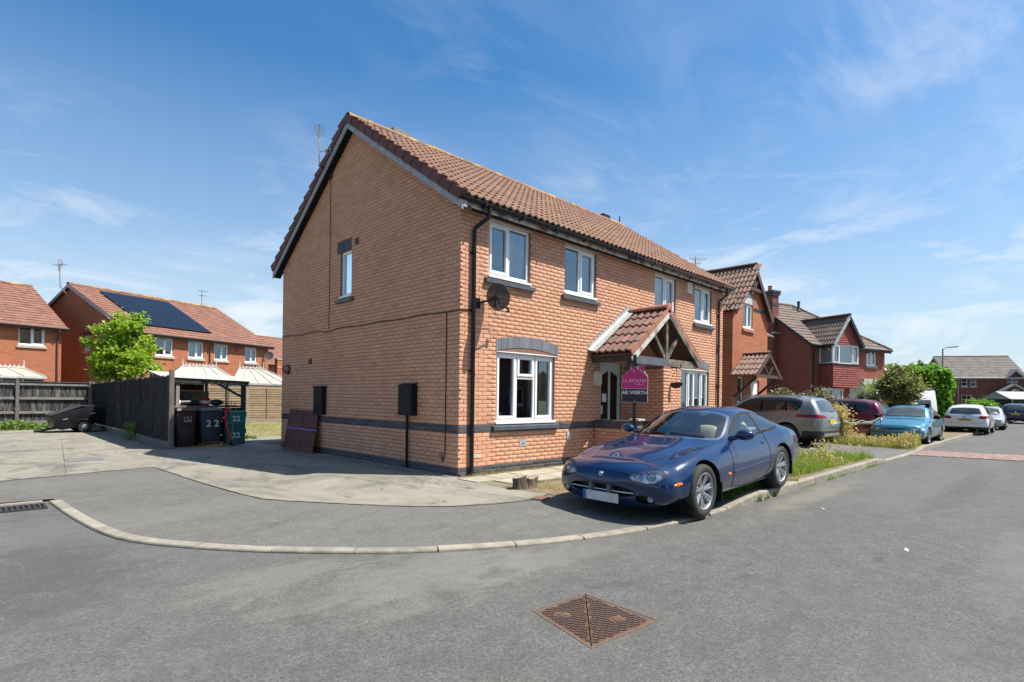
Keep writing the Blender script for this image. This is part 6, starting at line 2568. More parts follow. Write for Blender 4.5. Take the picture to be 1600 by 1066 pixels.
m_.box(xm - hwz, xm + hwz, -vg + .03, -vg + .1, zt - .13, zt)
m_.build('tie_beam', M_BRTRIM, hD)
m_ = MB()
m_.box(xm - .05, xm + .05, -vg + .03, -vg + .1, zt, rD - .15)
m_.build('king_post', M_BRTRIM, hD)
for s_ in (-1, 1):
    m_ = MB()
    m_.beam((xm + s_ * .04, -vg + .06, zt + .02), (xm + s_ * .38, -vg + .06, zt + .42), 0.06, 0.09)
    m_.build('strut', M_BRTRIM, hD)
window(hD, MF, arch_w, two, sillmat=mat('brick_sill', (0.42, 0.17, 0.08), (0.36, 0.14, 0.07), 8, 0.85), hw=.1)
window(hD, MF, gwD, one, sillmat=M_STONE)
# round headed white infill with a dark brick arch over it
m_ = MB()
cx, r_ = (arch_w[0] + arch_w[1]) / 2, 0.40
m_.prism([(cx + r_ * math.cos(t), -0.012, 5.25 + r_ * 1.1 * math.sin(t)) for t in [math.pi * i / 16 for i in range(17)]], (0, 0.02, 0))
m_.build('arch_infill', M_WTRIM, hD)
for i in range(13):
    t0, t1 = math.pi * i / 13 + .02, math.pi * (i + 1) / 13 - .02
    m_ = MB()
    q = [(cx + rr * math.cos(t), -0.015, 5.25 + rr * 1.08 * math.sin(t)) for rr, t in ((.41, t0), (.57, t0), (.57, t1), (.41, t1))]
    m_.prism(q, (0, 0.03, 0))
    m_.build('arch_brick', M_GREYB, hD)
for (x0, x1) in ((0.0, .84), (1.94, 3.4)):
    k = x0
    while k < x1 - .1:
        m_ = MB()
        m_.box(k + .005, k + .10, -0.03, 0.0, 5.10, 5.17)
        m_.box(k + .055, k + .10, -0.025, 0.0, 5.03, 5.10)
        m_.build('dentil_brick', M_BLUE, hD)
        k += .115
m_ = MB()
m_.prism([(doorD[0], 0.06, .1), (doorD[1], 0.06, .1), (doorD[1], .06, 2.25), (doorD[0], .06, 2.25)], (0, .04, 0))
m_.build('door', M_WHITE, hD)
# little porch canopy
pc = newobj('porch_canopy', None, hD)
cxp, pe, pz0, pz1 = 1.05, 1.28, 2.36, 3.22
pl = math.hypot(pe, pz1 - pz0)
for s_ in (-1, 1):
    up = Vector((-s_ * pe, 0, pz1 - pz0))
    if s_ < 0:
        tile_slope(pc, (cxp - pe, -.02, pz0), (0, -1, 0), up, 0.95, pl, MATS['gable_tile'], w=.32, gauge=.35, amp=.045, n=5, show=30)
    else:
        tile_slope(pc, (cxp + pe, -.97, pz0), (0, 1, 0), up, 0.95, pl, MATS['gable_tile'], w=.32, gauge=.35, amp=.045, n=4, show=30)
    m_ = MB()
    m_.beam((cxp + s_ * (pe - .03), -.98, pz0 - .08), (cxp, -.98, pz1 - .06), .03, .13)
    m_.build('barge_board', M_BRTRIM, pc)
    m_ = MB()
    m_.beam((cxp + s_ * (pe - .3), -.9, pz0 - .05), (cxp + s_ * (pe - .3), -.05, pz0 - .8), .08, .08)
    m_.build('bracket', M_BRTRIM, pc)
    m_ = MB()
    m_.beam((cxp + s_ * .05, -.95, pz0 + .04), (cxp + s_ * .4, -.95, pz0 + .38), .04, .06)
    m_.build('strut', M_BRTRIM, pc)
m_ = MB()
m_.box(cxp - pe + .1, cxp + pe - .1, -.97, -.9, pz0 - .08, pz0 + .04)
m_.build('tie_beam', M_BRTRIM, pc)
ridge_run(pc, (cxp, -.02, pz1 + .03), (cxp, -1.0, pz1 + .03), M_TILER, L=.5, r=.1)
# lower wing of D behind the gable
m_ = MB()
m_.box(wD - .3, wD + 2.2, .9, 6, -.2, 4.3)
m_.build('side_wing', BW_RED, hD)
m_ = MB()
m_.prism([(wD - .3, .6, 4.35), (wD + 2.4, .6, 4.35), (wD + 2.4, 3.3, 5.9), (wD - .3, 3.3, 5.9)], (0, 0, .06))
m_.build('wing_roof', M_TILE3, hD)
aerial((20.3, 6.0, 6.2), R(20), 'thin tv aerial between the timbered gable and the brick chimney', [(0, 0, -2.0), (0, 0, 2.55)], [((-.1, .3, 2.45), (.1, -.5, 2.4), 6, .2, False), ((0.0, .2, 2.2), (-.3, -.3, 2.1), 5, .18, True)], scale=1.5)

# --- E: red house with tile-hung bay and external chimney
aE = R(-18.5)
cE, sE = math.cos(aE), math.sin(aE)
oE = (26.3 - .25 * sE + .2 * cE, 2.28 + .25 * cE + .2 * sE, 0)


def clipE(x, y):
    # leave out tiles under the bay roof
    return not (0.75 < x < 2.95 and y < 0.3)


hE, rE, _, _ = g_house('dark red brick house with chimney, tile-hung bay window and small front gable', oE, aE, 6.75, 7.2, 4.70, 7.45, BW_RED, M_TILE3,
                       front=[(4.95, 5.95, 3.55, 4.62, two, [(.05, .95, M_CURT, .2, 0, 10)])], trim=M_BTRIM, sillm=M_SILL, over=.25, hip_right=True, pipes=[(.22, 0)], amp=.03)
ME = Matrix.Translation(oE) @ Matrix.Rotation(aE, 4, 'Z')
bay = newobj('bay_window', None, hE)
bx0, bx1, by = 0.72, 2.95, -0.8
m_ = MB()
m_.box(bx0, bx1, by, 0.0, 2.25, 3.45)
m_.build('bay_wall', M_REDTILE, bay)
m_ = MB()
m_.box(bx0 - .05, bx1 + .05, by - .06, 0, 3.45, 3.52)
m_.build('bay_sill', M_BTRIM, bay)
# hung tiles, each course proud at its foot
for side in (0, 1):
    wdt = (bx1 - bx0) if side == 0 else -by
    for j in range(10):
        z = 2.25 + j * .12
        nT = int(wdt / .18)
        for i in range(nT):
            a = i * wdt / nT
            m_ = MB()
            vs = [(a + .003, -0.035, z), (a + wdt / nT - .003, -0.035, z), (a + wdt / nT - .003, -.012, z + .118), (a + .003, -.012, z + .118),
                  (a + .003, 0, z), (a + wdt / nT - .003, 0, z), (a + wdt / nT - .003, 0, z + .118), (a + .003, 0, z + .118)]
            if side == 0:
                vs = [(bx0 + x, by + y, zz) for x, y, zz in vs]
            else:
                vs = [(bx0 + y, by + x, zz) for x, y, zz in vs]
            m_.add(vs, [(0, 1, 2, 3), (0, 4, 5, 1), (3, 2, 6, 7), (0, 3, 7, 4), (1, 5, 6, 2)])
            m_.build('hanging_tile', M_REDTILE, bay)
lay3 = [(0, .24, 0, 1, 1), (.24, .76, 0, 1, 0), (.76, 1, 0, 1, 1)]
MB1 = ((1, 0, 0, 0), (0, 1, 0, by - .04), (0, 0, 1, 0), (0, 0, 0, 1))
MB2 = ((0, 1, 0, bx0 - .04), (1, 0, 0, by), (0, 0, 1, 0), (0, 0, 0, 1))
window(bay, MB1, (bx0, bx1, 3.52, 4.55), lay3, sill=False, curtains=[(.02, .98, M_CURT, .25, 0, 26)], room=False)
window(bay, MB2, (0.03, -by, 3.52, 4.55), one, sill=False, curtains=[(.05, .95, M_CURT, .10, 0, 9)], room=False)
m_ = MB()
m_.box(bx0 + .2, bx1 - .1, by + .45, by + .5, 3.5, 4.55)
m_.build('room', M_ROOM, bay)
# gabled bay roof
xb, zb0, zb1 = (bx0 + bx1) / 2, 4.52, 6.12
hwb = (bx1 - bx0) / 2 + .18
m_ = MB()
m_.prism([(bx0, by, 4.55), (bx1, by, 4.55), (xb, by, zb1 - .12)], (0, .05, 0))
m_.build('gable_face', M_REDTILE, bay)
for j in range(11):
    z = 4.57 + j * .12
    f = 1 - (z + .06 - 4.55) / (zb1 - .12 - 4.55)
    if f < .06:
        continue
    w_ = (bx1 - bx0) * f
    nT = max(1, int(round(w_ / .19)))
    for i in range(nT):
        a = xb - w_ / 2 + i * w_ / nT
        b = a + w_ / nT
        m_ = MB()
        m_.add([(a + .003, by - .035, z), (b - .003, by - .035, z), (b - .003, by - .012, z + .118), (a + .003, by - .012, z + .118), (a + .003, by, z), (b - .003, by, z)],
               [(0, 1, 2, 3), (0, 4, 5, 1)])
        m_.build('hanging_tile', M_REDTILE, bay, fix=False)
lb = math.hypot(hwb, zb1 - zb0)
for s_ in (-1, 1):
    up = Vector((-s_ * hwb, 0, zb1 - zb0))
    if s_ < 0:
        tile_slope(bay, (xb - hwb, 2.3, zb0), (0, -1, 0), up, 2.3 - by + .22, lb, M_TILE3, w=.33, gauge=.33, amp=.045, n=5)
    else:
        tile_slope(bay, (xb + hwb, by - .22, zb0), (0, 1, 0), up, 2.3 - by + .22, lb, M_TILE3, w=.33, gauge=.33, amp=.045, n=4)
    m_ = MB()
    m_.beam((xb + s_ * hwb, by - .2, zb0 - .06), (xb, by - .2, zb1 - .05), .04, .16)
    m_.build('barge_board', M_BTRIM if s_ > 0 else M_BARGE, bay)
    m_ = MB()
    m_.tube([(xb + s_ * (hwb + .03), by - .2, zb0 - .02), (xb + s_ * (hwb + .03), .1, zb0 - .02)], .055, 8)
    m_.build('bay_gutter', M_BTRIM, bay, smooth=40)
ridge_run(bay, (xb, by - .2, zb1 + .06), (xb, 2.4, zb1 + .06), M_TILEB, L=.45)
# ground floor window under the bay and white garage head
window(hE, ((1, 0, 0, 0), (0, 1, 0, -.12), (0, 0, 1, 0), (0, 0, 0, 1)), (bx0 + .2, bx1 - .2, 1.0, 2.2), [(0, .5, 0, 1, 1), (.5, 1, 0, 1, 1)], sill=False, curtains=cur, room=False)
m_ = MB()
m_.box(3.3, 6.5, -0.9, 0, 2.45, 2.75)
m_.build('garage_head', M_WTRIM, hE)
m_ = MB()
m_.box(3.4, 6.4, -.05, -.01, 0, 2.45)
m_.build('garage_door', mat('garage_white', (0.55, 0.55, 0.53)), hE)
# chimney
ch = MB()
ch.box(-0.45, 0.0, 2.05, 3.05, -.2, 5.4)
ch.box(-0.40, 0.10, 2.1, 2.9, 5.4, 7.72)
c_ = ch.build('chimney', BW_DULL, hE)
m_ = MB()
m_.box(-.42, .12, 2.08, 2.92, 6.98, 7.13)
m_.box(-.46, .16, 2.04, 2.96, 7.55, 7.72).box(-.50, .2, 2.0, 3.0, 7.72, 7.82)
m_.build('chimney_band', M_BLUE, c_)
m_ = MB()
m_.lathe([(.11, 0), (.12, .05), (.105, .28), (.125, .30), (.125, .34), (.09, .34), (.09, 0)], 14, M=Matrix.Translation((-.13, 2.5, 7.82)))
m_.build('chimney_pot', M_TILER, c_, smooth=40)
m_ = MB()
m_.box(-.48, .3, 1.9, 2.1, 5.32, 5.42).box(.1, .35, 1.95, 3.1, 5.85, 5.95)
m_.build('lead_flashing', M_LEAD, c_)
m_ = MB()
m_.lathe([(.16, 0), (.1, .1), (.075, .15), (.075, .5), (.1, .52), (.1, .6), (.0, .62)], 14, M=Matrix.Translation((3.05, 3.0, 7.05)))
m_.build('roof_vent', M_BTRIM, rE, smooth=40)

# --- F: brown house closing the street
zF = 74.0
cF = (90.2, -0.5)
aF = math.atan2(-3.1, 1.75)
ux = Vector((math.cos(aF), math.sin(aF), 0))
PF = Vector((82.3, 3.2, 0))
q4 = [(0, .5, 0, .5, 0), (.5, 1, 0, .5, 0), (0, .5, .5, 1, 0), (.5, 1, .5, 1, 0)]
q2 = [(0, 1, 0, .5, 0), (0, 1, .5, 1, 0)]
hF, rF, _, _ = g_house('brown brick house with grey roof and white windows closing the far end of the street', tuple(PF), aF, 8.0, 8.2, 4.95, 7.75, BW_DULL, M_TILE4,
                       front=[(1.30, 1.92, 3.66, 4.68, q2), (2.28, 2.88, 3.66, 4.70, q2), (1.35, 2.42, 1.4, 2.62, q4), (3.48, 3.95, 1.7, 2.55, q2), (6.08, 7.15, 3.8, 4.66, q4)],
                       trim=M_WTRIM, barge=M_WTRIM, gut=M_WTRIM, sillm=M_WTRIM, pipes=[(.95, 0), (7.85, 0)], tile=(.4, .40), amp=.012, over=.3, verge=.15, ridgem=M_LICHEN)
for (x0, x1, yy, z0, z1, nm) in ((5.95, 7.6, -.15, 4.85, 5.75, 'dormer_gable'), (4.1, 8.2, -1.2, 2.65, 3.95, 'porch_gable'), (5.05, 6.85, -1.9, 2.55, 3.3, 'porch_gable')):
    dg_ = newobj(nm, None, hF)
    xm_ = (x0 + x1) / 2
    m_ = MB()
    m_.prism([(x0, yy, z0 - .05), (x1, yy, z0 - .05), (xm_, yy, z1 - .1)], (0, .1, 0))
    m_.build('gable_face', BW_DULL, dg_)
    for s_ in (-1, 1):
        m_ = MB()
        h2 = (x1 - x0) / 2 + .15
        m_.add([(xm_ + s_ * h2, yy - .2, z0 - .05), (xm_, yy - .2, z1), (xm_, 2.0, z1), (xm_ + s_ * h2, 2.0, z0 - .05)], [(0, 1, 2, 3)])
        rr_ = m_.build('gable_roof', M_TILE4, dg_, fix=False)
        rr_.modifiers.new('s', 'SOLIDIFY').thickness = .08
        m_ = MB()
        m_.beam((xm_ + s_ * h2, yy - .22, z0 - .1), (xm_, yy - .22, z1 - .05), .05, .22)
        m_.build('barge_board', M_WTRIM, dg_)
    if nm == 'porch_gable':
        for x in (x0 + .3, xm_ - .2, x1 - .3):
            m_ = MB()
            m_.box(x - .08, x + .08, yy - .05, yy + .1, 0, z0)
            m_.build('porch_post', M_WTRIM, dg_)
        m_ = MB()
        m_.box(xm_ - 1.0, xm_ + .1, -.03, .0, 0, 2.1)
        m_.build('door', mat('sage_door', (0.45, 0.5, 0.42)), dg_)
# --- roof of another house beyond E, and the edge of one at the right
g_house('low grey roofed house showing only its roof above the hedge', (64, 12.0, 0), R(-40), 9, 8, 3.9, 6.55, BW_DULL, M_TILE4, tile=(.4, .4), amp=.012)
g_house('bright red brick house at the right edge with dark barge boards', (73.2, -9.6, 0), R(-52), 9, 8, 4.3, 6.9, BW_ORANGE, M_TILE3, trim=M_BTRIM, tile=(.4, .4), amp=.012, verge=.35)

# ================================================================ cars
def paint(name, col, metal=0.35, rough=0.32, spec=0.5):
    m, t, b = principled(name)
    pos = position(t, True)
    c = t.mix(t.ramp(t.noise(pos, 2.2, 5, 0.6), [(0.4, (0, 0, 0)), (0.8, (0.35, 0.35, 0.35))]), (*col, 1), hsv(col, 0.8))
    # road dust low down on the panels
    sp = t.new('ShaderNodeSeparateXYZ')
    t.link(pos, sp.inputs[0])
    low_ = t.math('MULTIPLY', t.math('SUBTRACT', 0.55, sp.outputs[2], clamp=True), 0.22)
    c = t.mix(t.math('MULTIPLY', low_, t.noise(pos, 7, 4, 0.6)), c, (0.16, 0.15, 0.13))
    t.link(c, b.inputs['Base Color'])
    b.inputs['Metallic'].default_value = metal
    b.inputs['Specular IOR Level'].default_value = spec
    b.inputs['Roughness'].default_value = rough
    b.inputs['Coat Weight'].default_value = 1.0
    b.inputs['Coat Roughness'].default_value = 0.04
    return m


M_NAVY = paint('navy_car_paint', (0.0025, 0.020, 0.075), 0.1, 0.28, 0.12)
M_GUN = paint('gunmetal_car_paint', (0.20, 0.21, 0.205), 0.5, 0.36)
M_MAROONP = paint('maroon_car_paint', (0.13, 0.006, 0.022), 0.4, 0.32)
M_TURQ = paint('turquoise_car_paint', (0.035, 0.20, 0.29), 0.45, 0.36)
M_WHITEP = paint('white_car_paint', (0.68, 0.69, 0.70), 0.0, 0.35)
M_SILVERP = paint('silver_car_paint', (0.42, 0.43, 0.44), 0.6, 0.34)
M_DNAVY = paint('dark_navy_car_paint', (0.010, 0.016, 0.035), 0.4, 0.32)
M_CGLASS = glass('car_glass', (0.66, 0.74, 0.70), 0.03)
M_CGLASSD = mat('dark_car_glass', (0.012, 0.016, 0.018), rough=0.04, spec=0.8)
M_RUBBER = mat('black_rubber', (0.010, 0.010, 0.010), rough=0.7, spec=.2)
M_VOID = MATS['black_void']
M_TYRE = mat('tyre_rubber', (0.020, 0.020, 0.021), (0.035, 0.033, 0.030), 14, 0.75, 0.2, 120, obj=True)
M_ALLOY = mat('silver_alloy', (0.50, 0.50, 0.51), (0.40, 0.40, 0.41), 5, 0.3, metal=0.75, obj=True)
M_CHROME = mat('chrome', (0.62, 0.63, 0.65), rough=0.12, metal=1.0)
M_AMBER = mat('amber_lens', (0.70, 0.16, 0.01), (0.6, 0.12, 0.01), 30, 0.15)
M_REDL = mat('red_lens', (0.22, 0.004, 0.012), (0.14, 0.003, 0.008), 12, 0.12)
M_CREAM = mat('cream_leather', (0.62, 0.58, 0.48), (0.54, 0.50, 0.41), 6, 0.5, obj=True)
M_DASH = mat('dark_trim_interior', (0.035, 0.037, 0.04), (0.05, 0.05, 0.052), 6, 0.7, obj=True)
M_LENS = glass('lamp_lens', (0.93, 0.95, 0.96), 0.06)
M_BOWL = mat('lamp_reflector', (0.80, 0.81, 0.83), (0.45, 0.46, 0.48), 14, 0.25, metal=0.55, obj=True)
M_PLATEB = mat('blank_plate', (0.60, 0.62, 0.64), rough=0.45)
M_PLATEY = mat('yellow_plate', (0.68, 0.45, 0.03), rough=0.45)
M_BLUEBAND = mat('blue_band', (0.01, 0.11, 0.45), rough=0.45)


def hermite(xs, ys, x):
    """smooth interpolation through table points"""
    xs = np.asarray(xs, float)
    ys = np.asarray(ys, float)
    d = np.diff(ys) / np.diff(xs)
    m = np.zeros_like(ys)
    m[0], m[-1] = d[0], d[-1]
    for i in range(1, len(xs) - 1):
        if d[i - 1] * d[i] <= 0:
            m[i] = 0.35 * (d[i - 1] + d[i]) * 0.5
        else:
            w1 = 2 * (xs[i + 1] - xs[i]) + (xs[i] - xs[i - 1])
            w2 = (xs[i + 1] - xs[i]) + 2 * (xs[i] - xs[i - 1])
            m[i] = (w1 + w2) / (w1 / d[i - 1] + w2 / d[i])
    k = min(max(np.searchsorted(xs, x) - 1, 0), len(xs) - 2)
    h = xs[k + 1] - xs[k]
    t = min(1, max(0, (x - xs[k]) / h))
    return ((2 * t ** 3 - 3 * t ** 2 + 1) * ys[k] + (t ** 3 - 2 * t ** 2 + t) * h * m[k] + (-2 * t ** 3 + 3 * t ** 2) * ys[k + 1] + (t ** 3 - t ** 2) * h * m[k + 1])


SEG = [2, 1, 3, 3, 5, 5, 5, 6]


def section(row):
    wb, zb, wm, zm, ws, zs, wa, za, w7, z7, zt = row
    P = [(0, zb), (wb * .8, zb), (wb, zb + .05), (wm * .985, zb + (zm - zb) * .5), (wm, zm), (ws, zs), (wa, za), (w7, z7), (0, zt)]
    P = np.array(P)
    T = np.zeros_like(P)
    for i in range(len(P)):
        if i == 0:
            T[i] = P[1] - P[0]
        elif i == len(P) - 1:
            T[i] = (-(P[i - 1][0]) * 1.0, 0)
        else:
            a, b = P[i] - P[i - 1], P[i + 1] - P[i]
            la, lb = np.linalg.norm(a) + 1e-9, np.linalg.norm(b) + 1e-9
            tt = (a / la * lb + b / lb * la) / (la + lb)
            T[i] = tt / (np.linalg.norm(tt) + 1e-9)
    out = []
    for i in range(len(P) - 1):
        L = np.linalg.norm(P[i + 1] - P[i])
        t0, t1 = T[i] * L, T[i + 1] * L
        if i == 0:
            t0 = P[1] - P[0]
        if i == len(P) - 2:
            t1 = np.array([-L, 0.0])
        for k in range(SEG[i]):
            t = k / SEG[i]
            out.append((2 * t ** 3 - 3 * t ** 2 + 1) * P[i] + (t ** 3 - 2 * t ** 2 + t) * t0 + (-2 * t ** 3 + 3 * t ** 2) * P[i + 1] + (t ** 3 - t ** 2) * t1)
    out.append(P[-1])
    return np.array(out)


def car_shell(table, fcap, rcap, rake=(0, 0, 0), frake=(0, 0, 0), nst=90, scale=(1, 1, 1), front_bulge=0.0):
    """closed smooth body; caps = (depth, exponent, centre z); rake = (start x, factor, from z)"""
    T = np.array(table, float)
    xs = T[:, 0]
    rings = []
    for x in np.linspace(xs[0], xs[-1], nst):
        row = [hermite(xs, T[:, j], x) for j in range(1, 12)]
        h = section(row)
        full = np.vstack([h, np.column_stack([-h[-2:0:-1, 0], h[-2:0:-1, 1]])])
        rings.append(np.column_stack([np.full(len(full), x), full]))
    n = len(rings[0])

    def cap(ring, D, ex, zc, sgn, K=16):
        out = []
        c = np.array([ring[0][0], 0, zc])
        for k in range(1, K):
            th = math.pi / 2 * k / K
            rho = math.cos(th) ** (2 / ex)
            off = D * math.sin(th) ** (2 / ex)
            r = c + (ring - c) * rho
            r[:, 0] = ring[:, 0] + sgn * off
            out.append(r)
        return out, c + np.array([sgn * D, 0, 0])
    f, fp = cap(rings[0], *fcap, -1)
    r, rp = cap(rings[-1], *rcap, 1)
    R_ = f[::-1] + rings + r
    V = np.vstack(R_ + [fp[None], rp[None]])
    nr = len(R_)
    F = []
    for i in range(nr - 1):
        for k in range(n):
            k2 = (k + 1) % n
            F.append((i * n + k, i * n + k2, (i + 1) * n + k2, (i + 1) * n + k))
    a, b = nr * n, nr * n + 1
    for k in range(n):
        k2 = (k + 1) % n
        F.append((a, k2, k))
        F.append((b, (nr - 1) * n + k, (nr - 1) * n + k2))
    xa, kf, zf = rake
    if kf:
        xe = V[:, 0].max()
        t = np.clip((V[:, 0] - xa) / (xe - xa), 0, 1)
        V[:, 0] -= t * t * (3 - 2 * t) * kf * np.clip(V[:, 2] - zf, 0, None)
    xa, kf, zf = frake
    if kf:
        xe = V[:, 0].min()
        t = np.clip((V[:, 0] - xa) / (xe - xa), 0, 1)
        V[:, 0] += t * t * (3 - 2 * t) * kf * np.abs(V[:, 2] - zf)
    V = V * np.array(scale)
    return V, F


class Shell:
    """car body that can be cut into regions"""
    def __init__(s, V, F):
        s.bm = bmesh.new()
        vs = [s.bm.verts.new(v) for v in V]
        for f in F:
            s.bm.faces.new([vs[i] for i in f])
        bmesh.ops.recalc_face_normals(s.bm, faces=s.bm.faces)
        s.bm.normal_update()
        s.lay = s.bm.faces.layers.int.new('part')
        s.ref = BVHTree.FromBMesh(s.bm)
        s.refv = [v.normal.copy() for v in s.bm.verts]
        s.reff = [[v.index for v in f.verts] for f in s.bm.faces]
        s.bm.verts.index_update()
        s.reff = [[v.index for v in f.verts] for f in s.bm.faces]
        s.refco = [v.co.copy() for v in s.bm.verts]

    def normal(s, p):
        loc, nrm, i, d = s.ref.find_nearest(p)
        idx = s.reff[i]
        ws = [1 / ((s.refco[k] - loc).length + 1e-4) for k in idx]
        q = Vector()
        for w, k in zip(ws, idx):
            q += s.refv[k] * w
        return q.normalized()

    def hit(s, o, d):
        r = s.ref.ray_cast(Vector(o), Vector(d).normalized())
        return r[0]

    def cut(s, poly, U, Vv, sel, part, keep=None):
        """cut the outline poly (in axes U, V) through faces picked by sel(centre, normal) and mark what lies inside"""
        U, Vv = Vector(U), Vector(Vv)
        n = len(poly)
        us = [p[0] for p in poly]
        vs = [p[1] for p in poly]
        bb = (min(us), max(us), min(vs), max(vs))
        cand = []
        for f in s.bm.faces:
            if not sel(f.calc_center_median(), f.normal):
                continue
            pu = [v.co.dot(U) for v in f.verts]
            pv = [v.co.dot(Vv) for v in f.verts]
            if max(pu) < bb[0] or min(pu) > bb[1] or max(pv) < bb[2] or min(pv) > bb[3]:
                continue
            cand.append(f)
        G = Matrix((U, Vv, U.cross(Vv))).inverted()
        for i in range(n):
            a, b = poly[i], poly[(i + 1) % n]
            no = U * (b[1] - a[1]) - Vv * (b[0] - a[0])
            if no.length < 1e-9 or not cand:
                continue
            es = list({e for f in cand for e in f.edges})
            vv = list({v for f in cand for v in f.verts})
            r = bmesh.ops.bisect_plane(s.bm, geom=cand + es + vv, dist=1e-5, plane_co=G @ Vector((a[0], a[1], 0)), plane_no=no)
            cand = [x for x in r['geom'] if isinstance(x, bmesh.types.BMFace)]
        for f in cand:
            c = f.calc_center_median()
            if keep is not None and f[s.lay] not in keep:
                continue
            if inpoly((c.dot(U), c.dot(Vv)), poly):
                f[s.lay] = part

    def extract(s, part, name, material, parent, offset=0.0, walls=0.0, wallmat=None, label=None, push=None, side=0):
        fs = [f for f in s.bm.faces if f[s.lay] == part and (not side or f.calc_center_median().y * side > 0)]
        if not fs:
            return None
        idx = {}
        V, F, N = [], [], []
        for f in fs:
            t = []
            for v in f.verts:
                if v not in idx:
                    idx[v] = len(V)
                    nn = s.normal(v.co)
                    q = v.co - nn * offset if push is None else v.co + Vector(push)
                    V.append(q)
                    N.append(nn)
                t.append(idx[v])
            F.append(t)
        me = bpy.data.meshes.new(name)
        nb = len(F)
        if walls:
            cnt = {}
            for f in fs:
                for e in f.edges:
                    cnt.setdefault(e, []).append(f)
            for e, l in cnt.items():
                if len(l) == 1:
                    a, b = e.verts
                    ia, ib = idx[a], idx[b]
                    V.append(a.co.copy())
                    N.append(N[ia])
                    V.append(b.co.copy())
                    N.append(N[ib])
                    F.append([ia, ib, len(V) - 1, len(V) - 2])
        me.from_pydata([tuple(v) for v in V], [], F)
        me.materials.append(material)
        if wallmat:
            me.materials.append(wallmat)
            for k in range(nb, len(F)):
                me.polygons[k].material_index = 1
        me.polygons.foreach_set('use_smooth', [True] * len(me.polygons))
        if not walls:
            me.normals_split_custom_set_from_vertices([tuple(v) for v in N])
        return newobj(name, me, parent, label=label)


def inpoly(p, poly):
    x, y = p
    c = False
    j = len(poly) - 1
    for i in range(len(poly)):
        xi, yi = poly[i]
        xj, yj = poly[j]
        if (yi > y) != (yj > y) and x < (xj - xi) * (y - yi) / (yj - yi) + xi:
            c = not c
        j = i
    return c


def oval(cx, cy, rx, ry, n=20, rot=0, ex=2.0):
    out = []
    for i in range(n):
        t = 2 * math.pi * i / n
        c, s_ = math.cos(t), math.sin(t)
        x = rx * math.copysign(abs(c) ** (2 / ex), c)
        y = ry * math.copysign(abs(s_) ** (2 / ex), s_)
        out.append((cx + x * math.cos(rot) - y * math.sin(rot), cy + x * math.sin(rot) + y * math.cos(rot)))
    return out


def grow(poly, k):
    cx = sum(p[0] for p in poly) / len(poly)
    cy = sum(p[1] for p in poly) / len(poly)
    out = []
    n = len(poly)
    for i in range(n):
        a, b, c = poly[i - 1], poly[i], poly[(i + 1) % n]
        e1 = Vector((b[0] - a[0], b[1] - a[1])).normalized()
        e2 = Vector((c[0] - b[0], c[1] - b[1])).normalized()
        n1 = Vector((e1.y, -e1.x))
        n2 = Vector((e2.y, -e2.x))
        m_ = (n1 + n2)
        if m_.length < 1e-6:
            m_ = n1
        m_.normalize()
        if m_.dot(Vector((b[0] - cx, b[1] - cy))) < 0 and len(poly) < 8:
            m_ = -m_
        d = max(0.5, m_.dot(n1 if n1.dot(Vector((b[0] - cx, b[1] - cy))) > 0 else -n1))
        sgn = 1 if area(poly) > 0 else -1
        m_ = (n1 + n2).normalized() * sgn if (n1 + n2).length > 1e-6 else n1 * sgn
        out.append((b[0] + m_.x * k / d, b[1] + m_.y * k / d))
    return out


def area(p):
    return sum(p[i - 1][0] * p[i][1] - p[i][0] * p[i - 1][1] for i in range(len(p))) / 2


def rounded(poly, r=0.03, n=3):
    out = []
    m_ = len(poly)
    for i in range(m_):
        a, b, c = Vector(poly[i - 1]), Vector(poly[i]), Vector(poly[(i + 1) % m_])
        la, lc = (a - b).length, (c - b).length
        k = min(r, la * .45, lc * .45)
        p, q = b + (a - b).normalized() * k, b + (c - b).normalized() * k
        for j in range(n + 1):
            t = j / n
            out.append(tuple(p * (1 - t) ** 2 + b * 2 * t * (1 - t) + q * t * t))
    return out


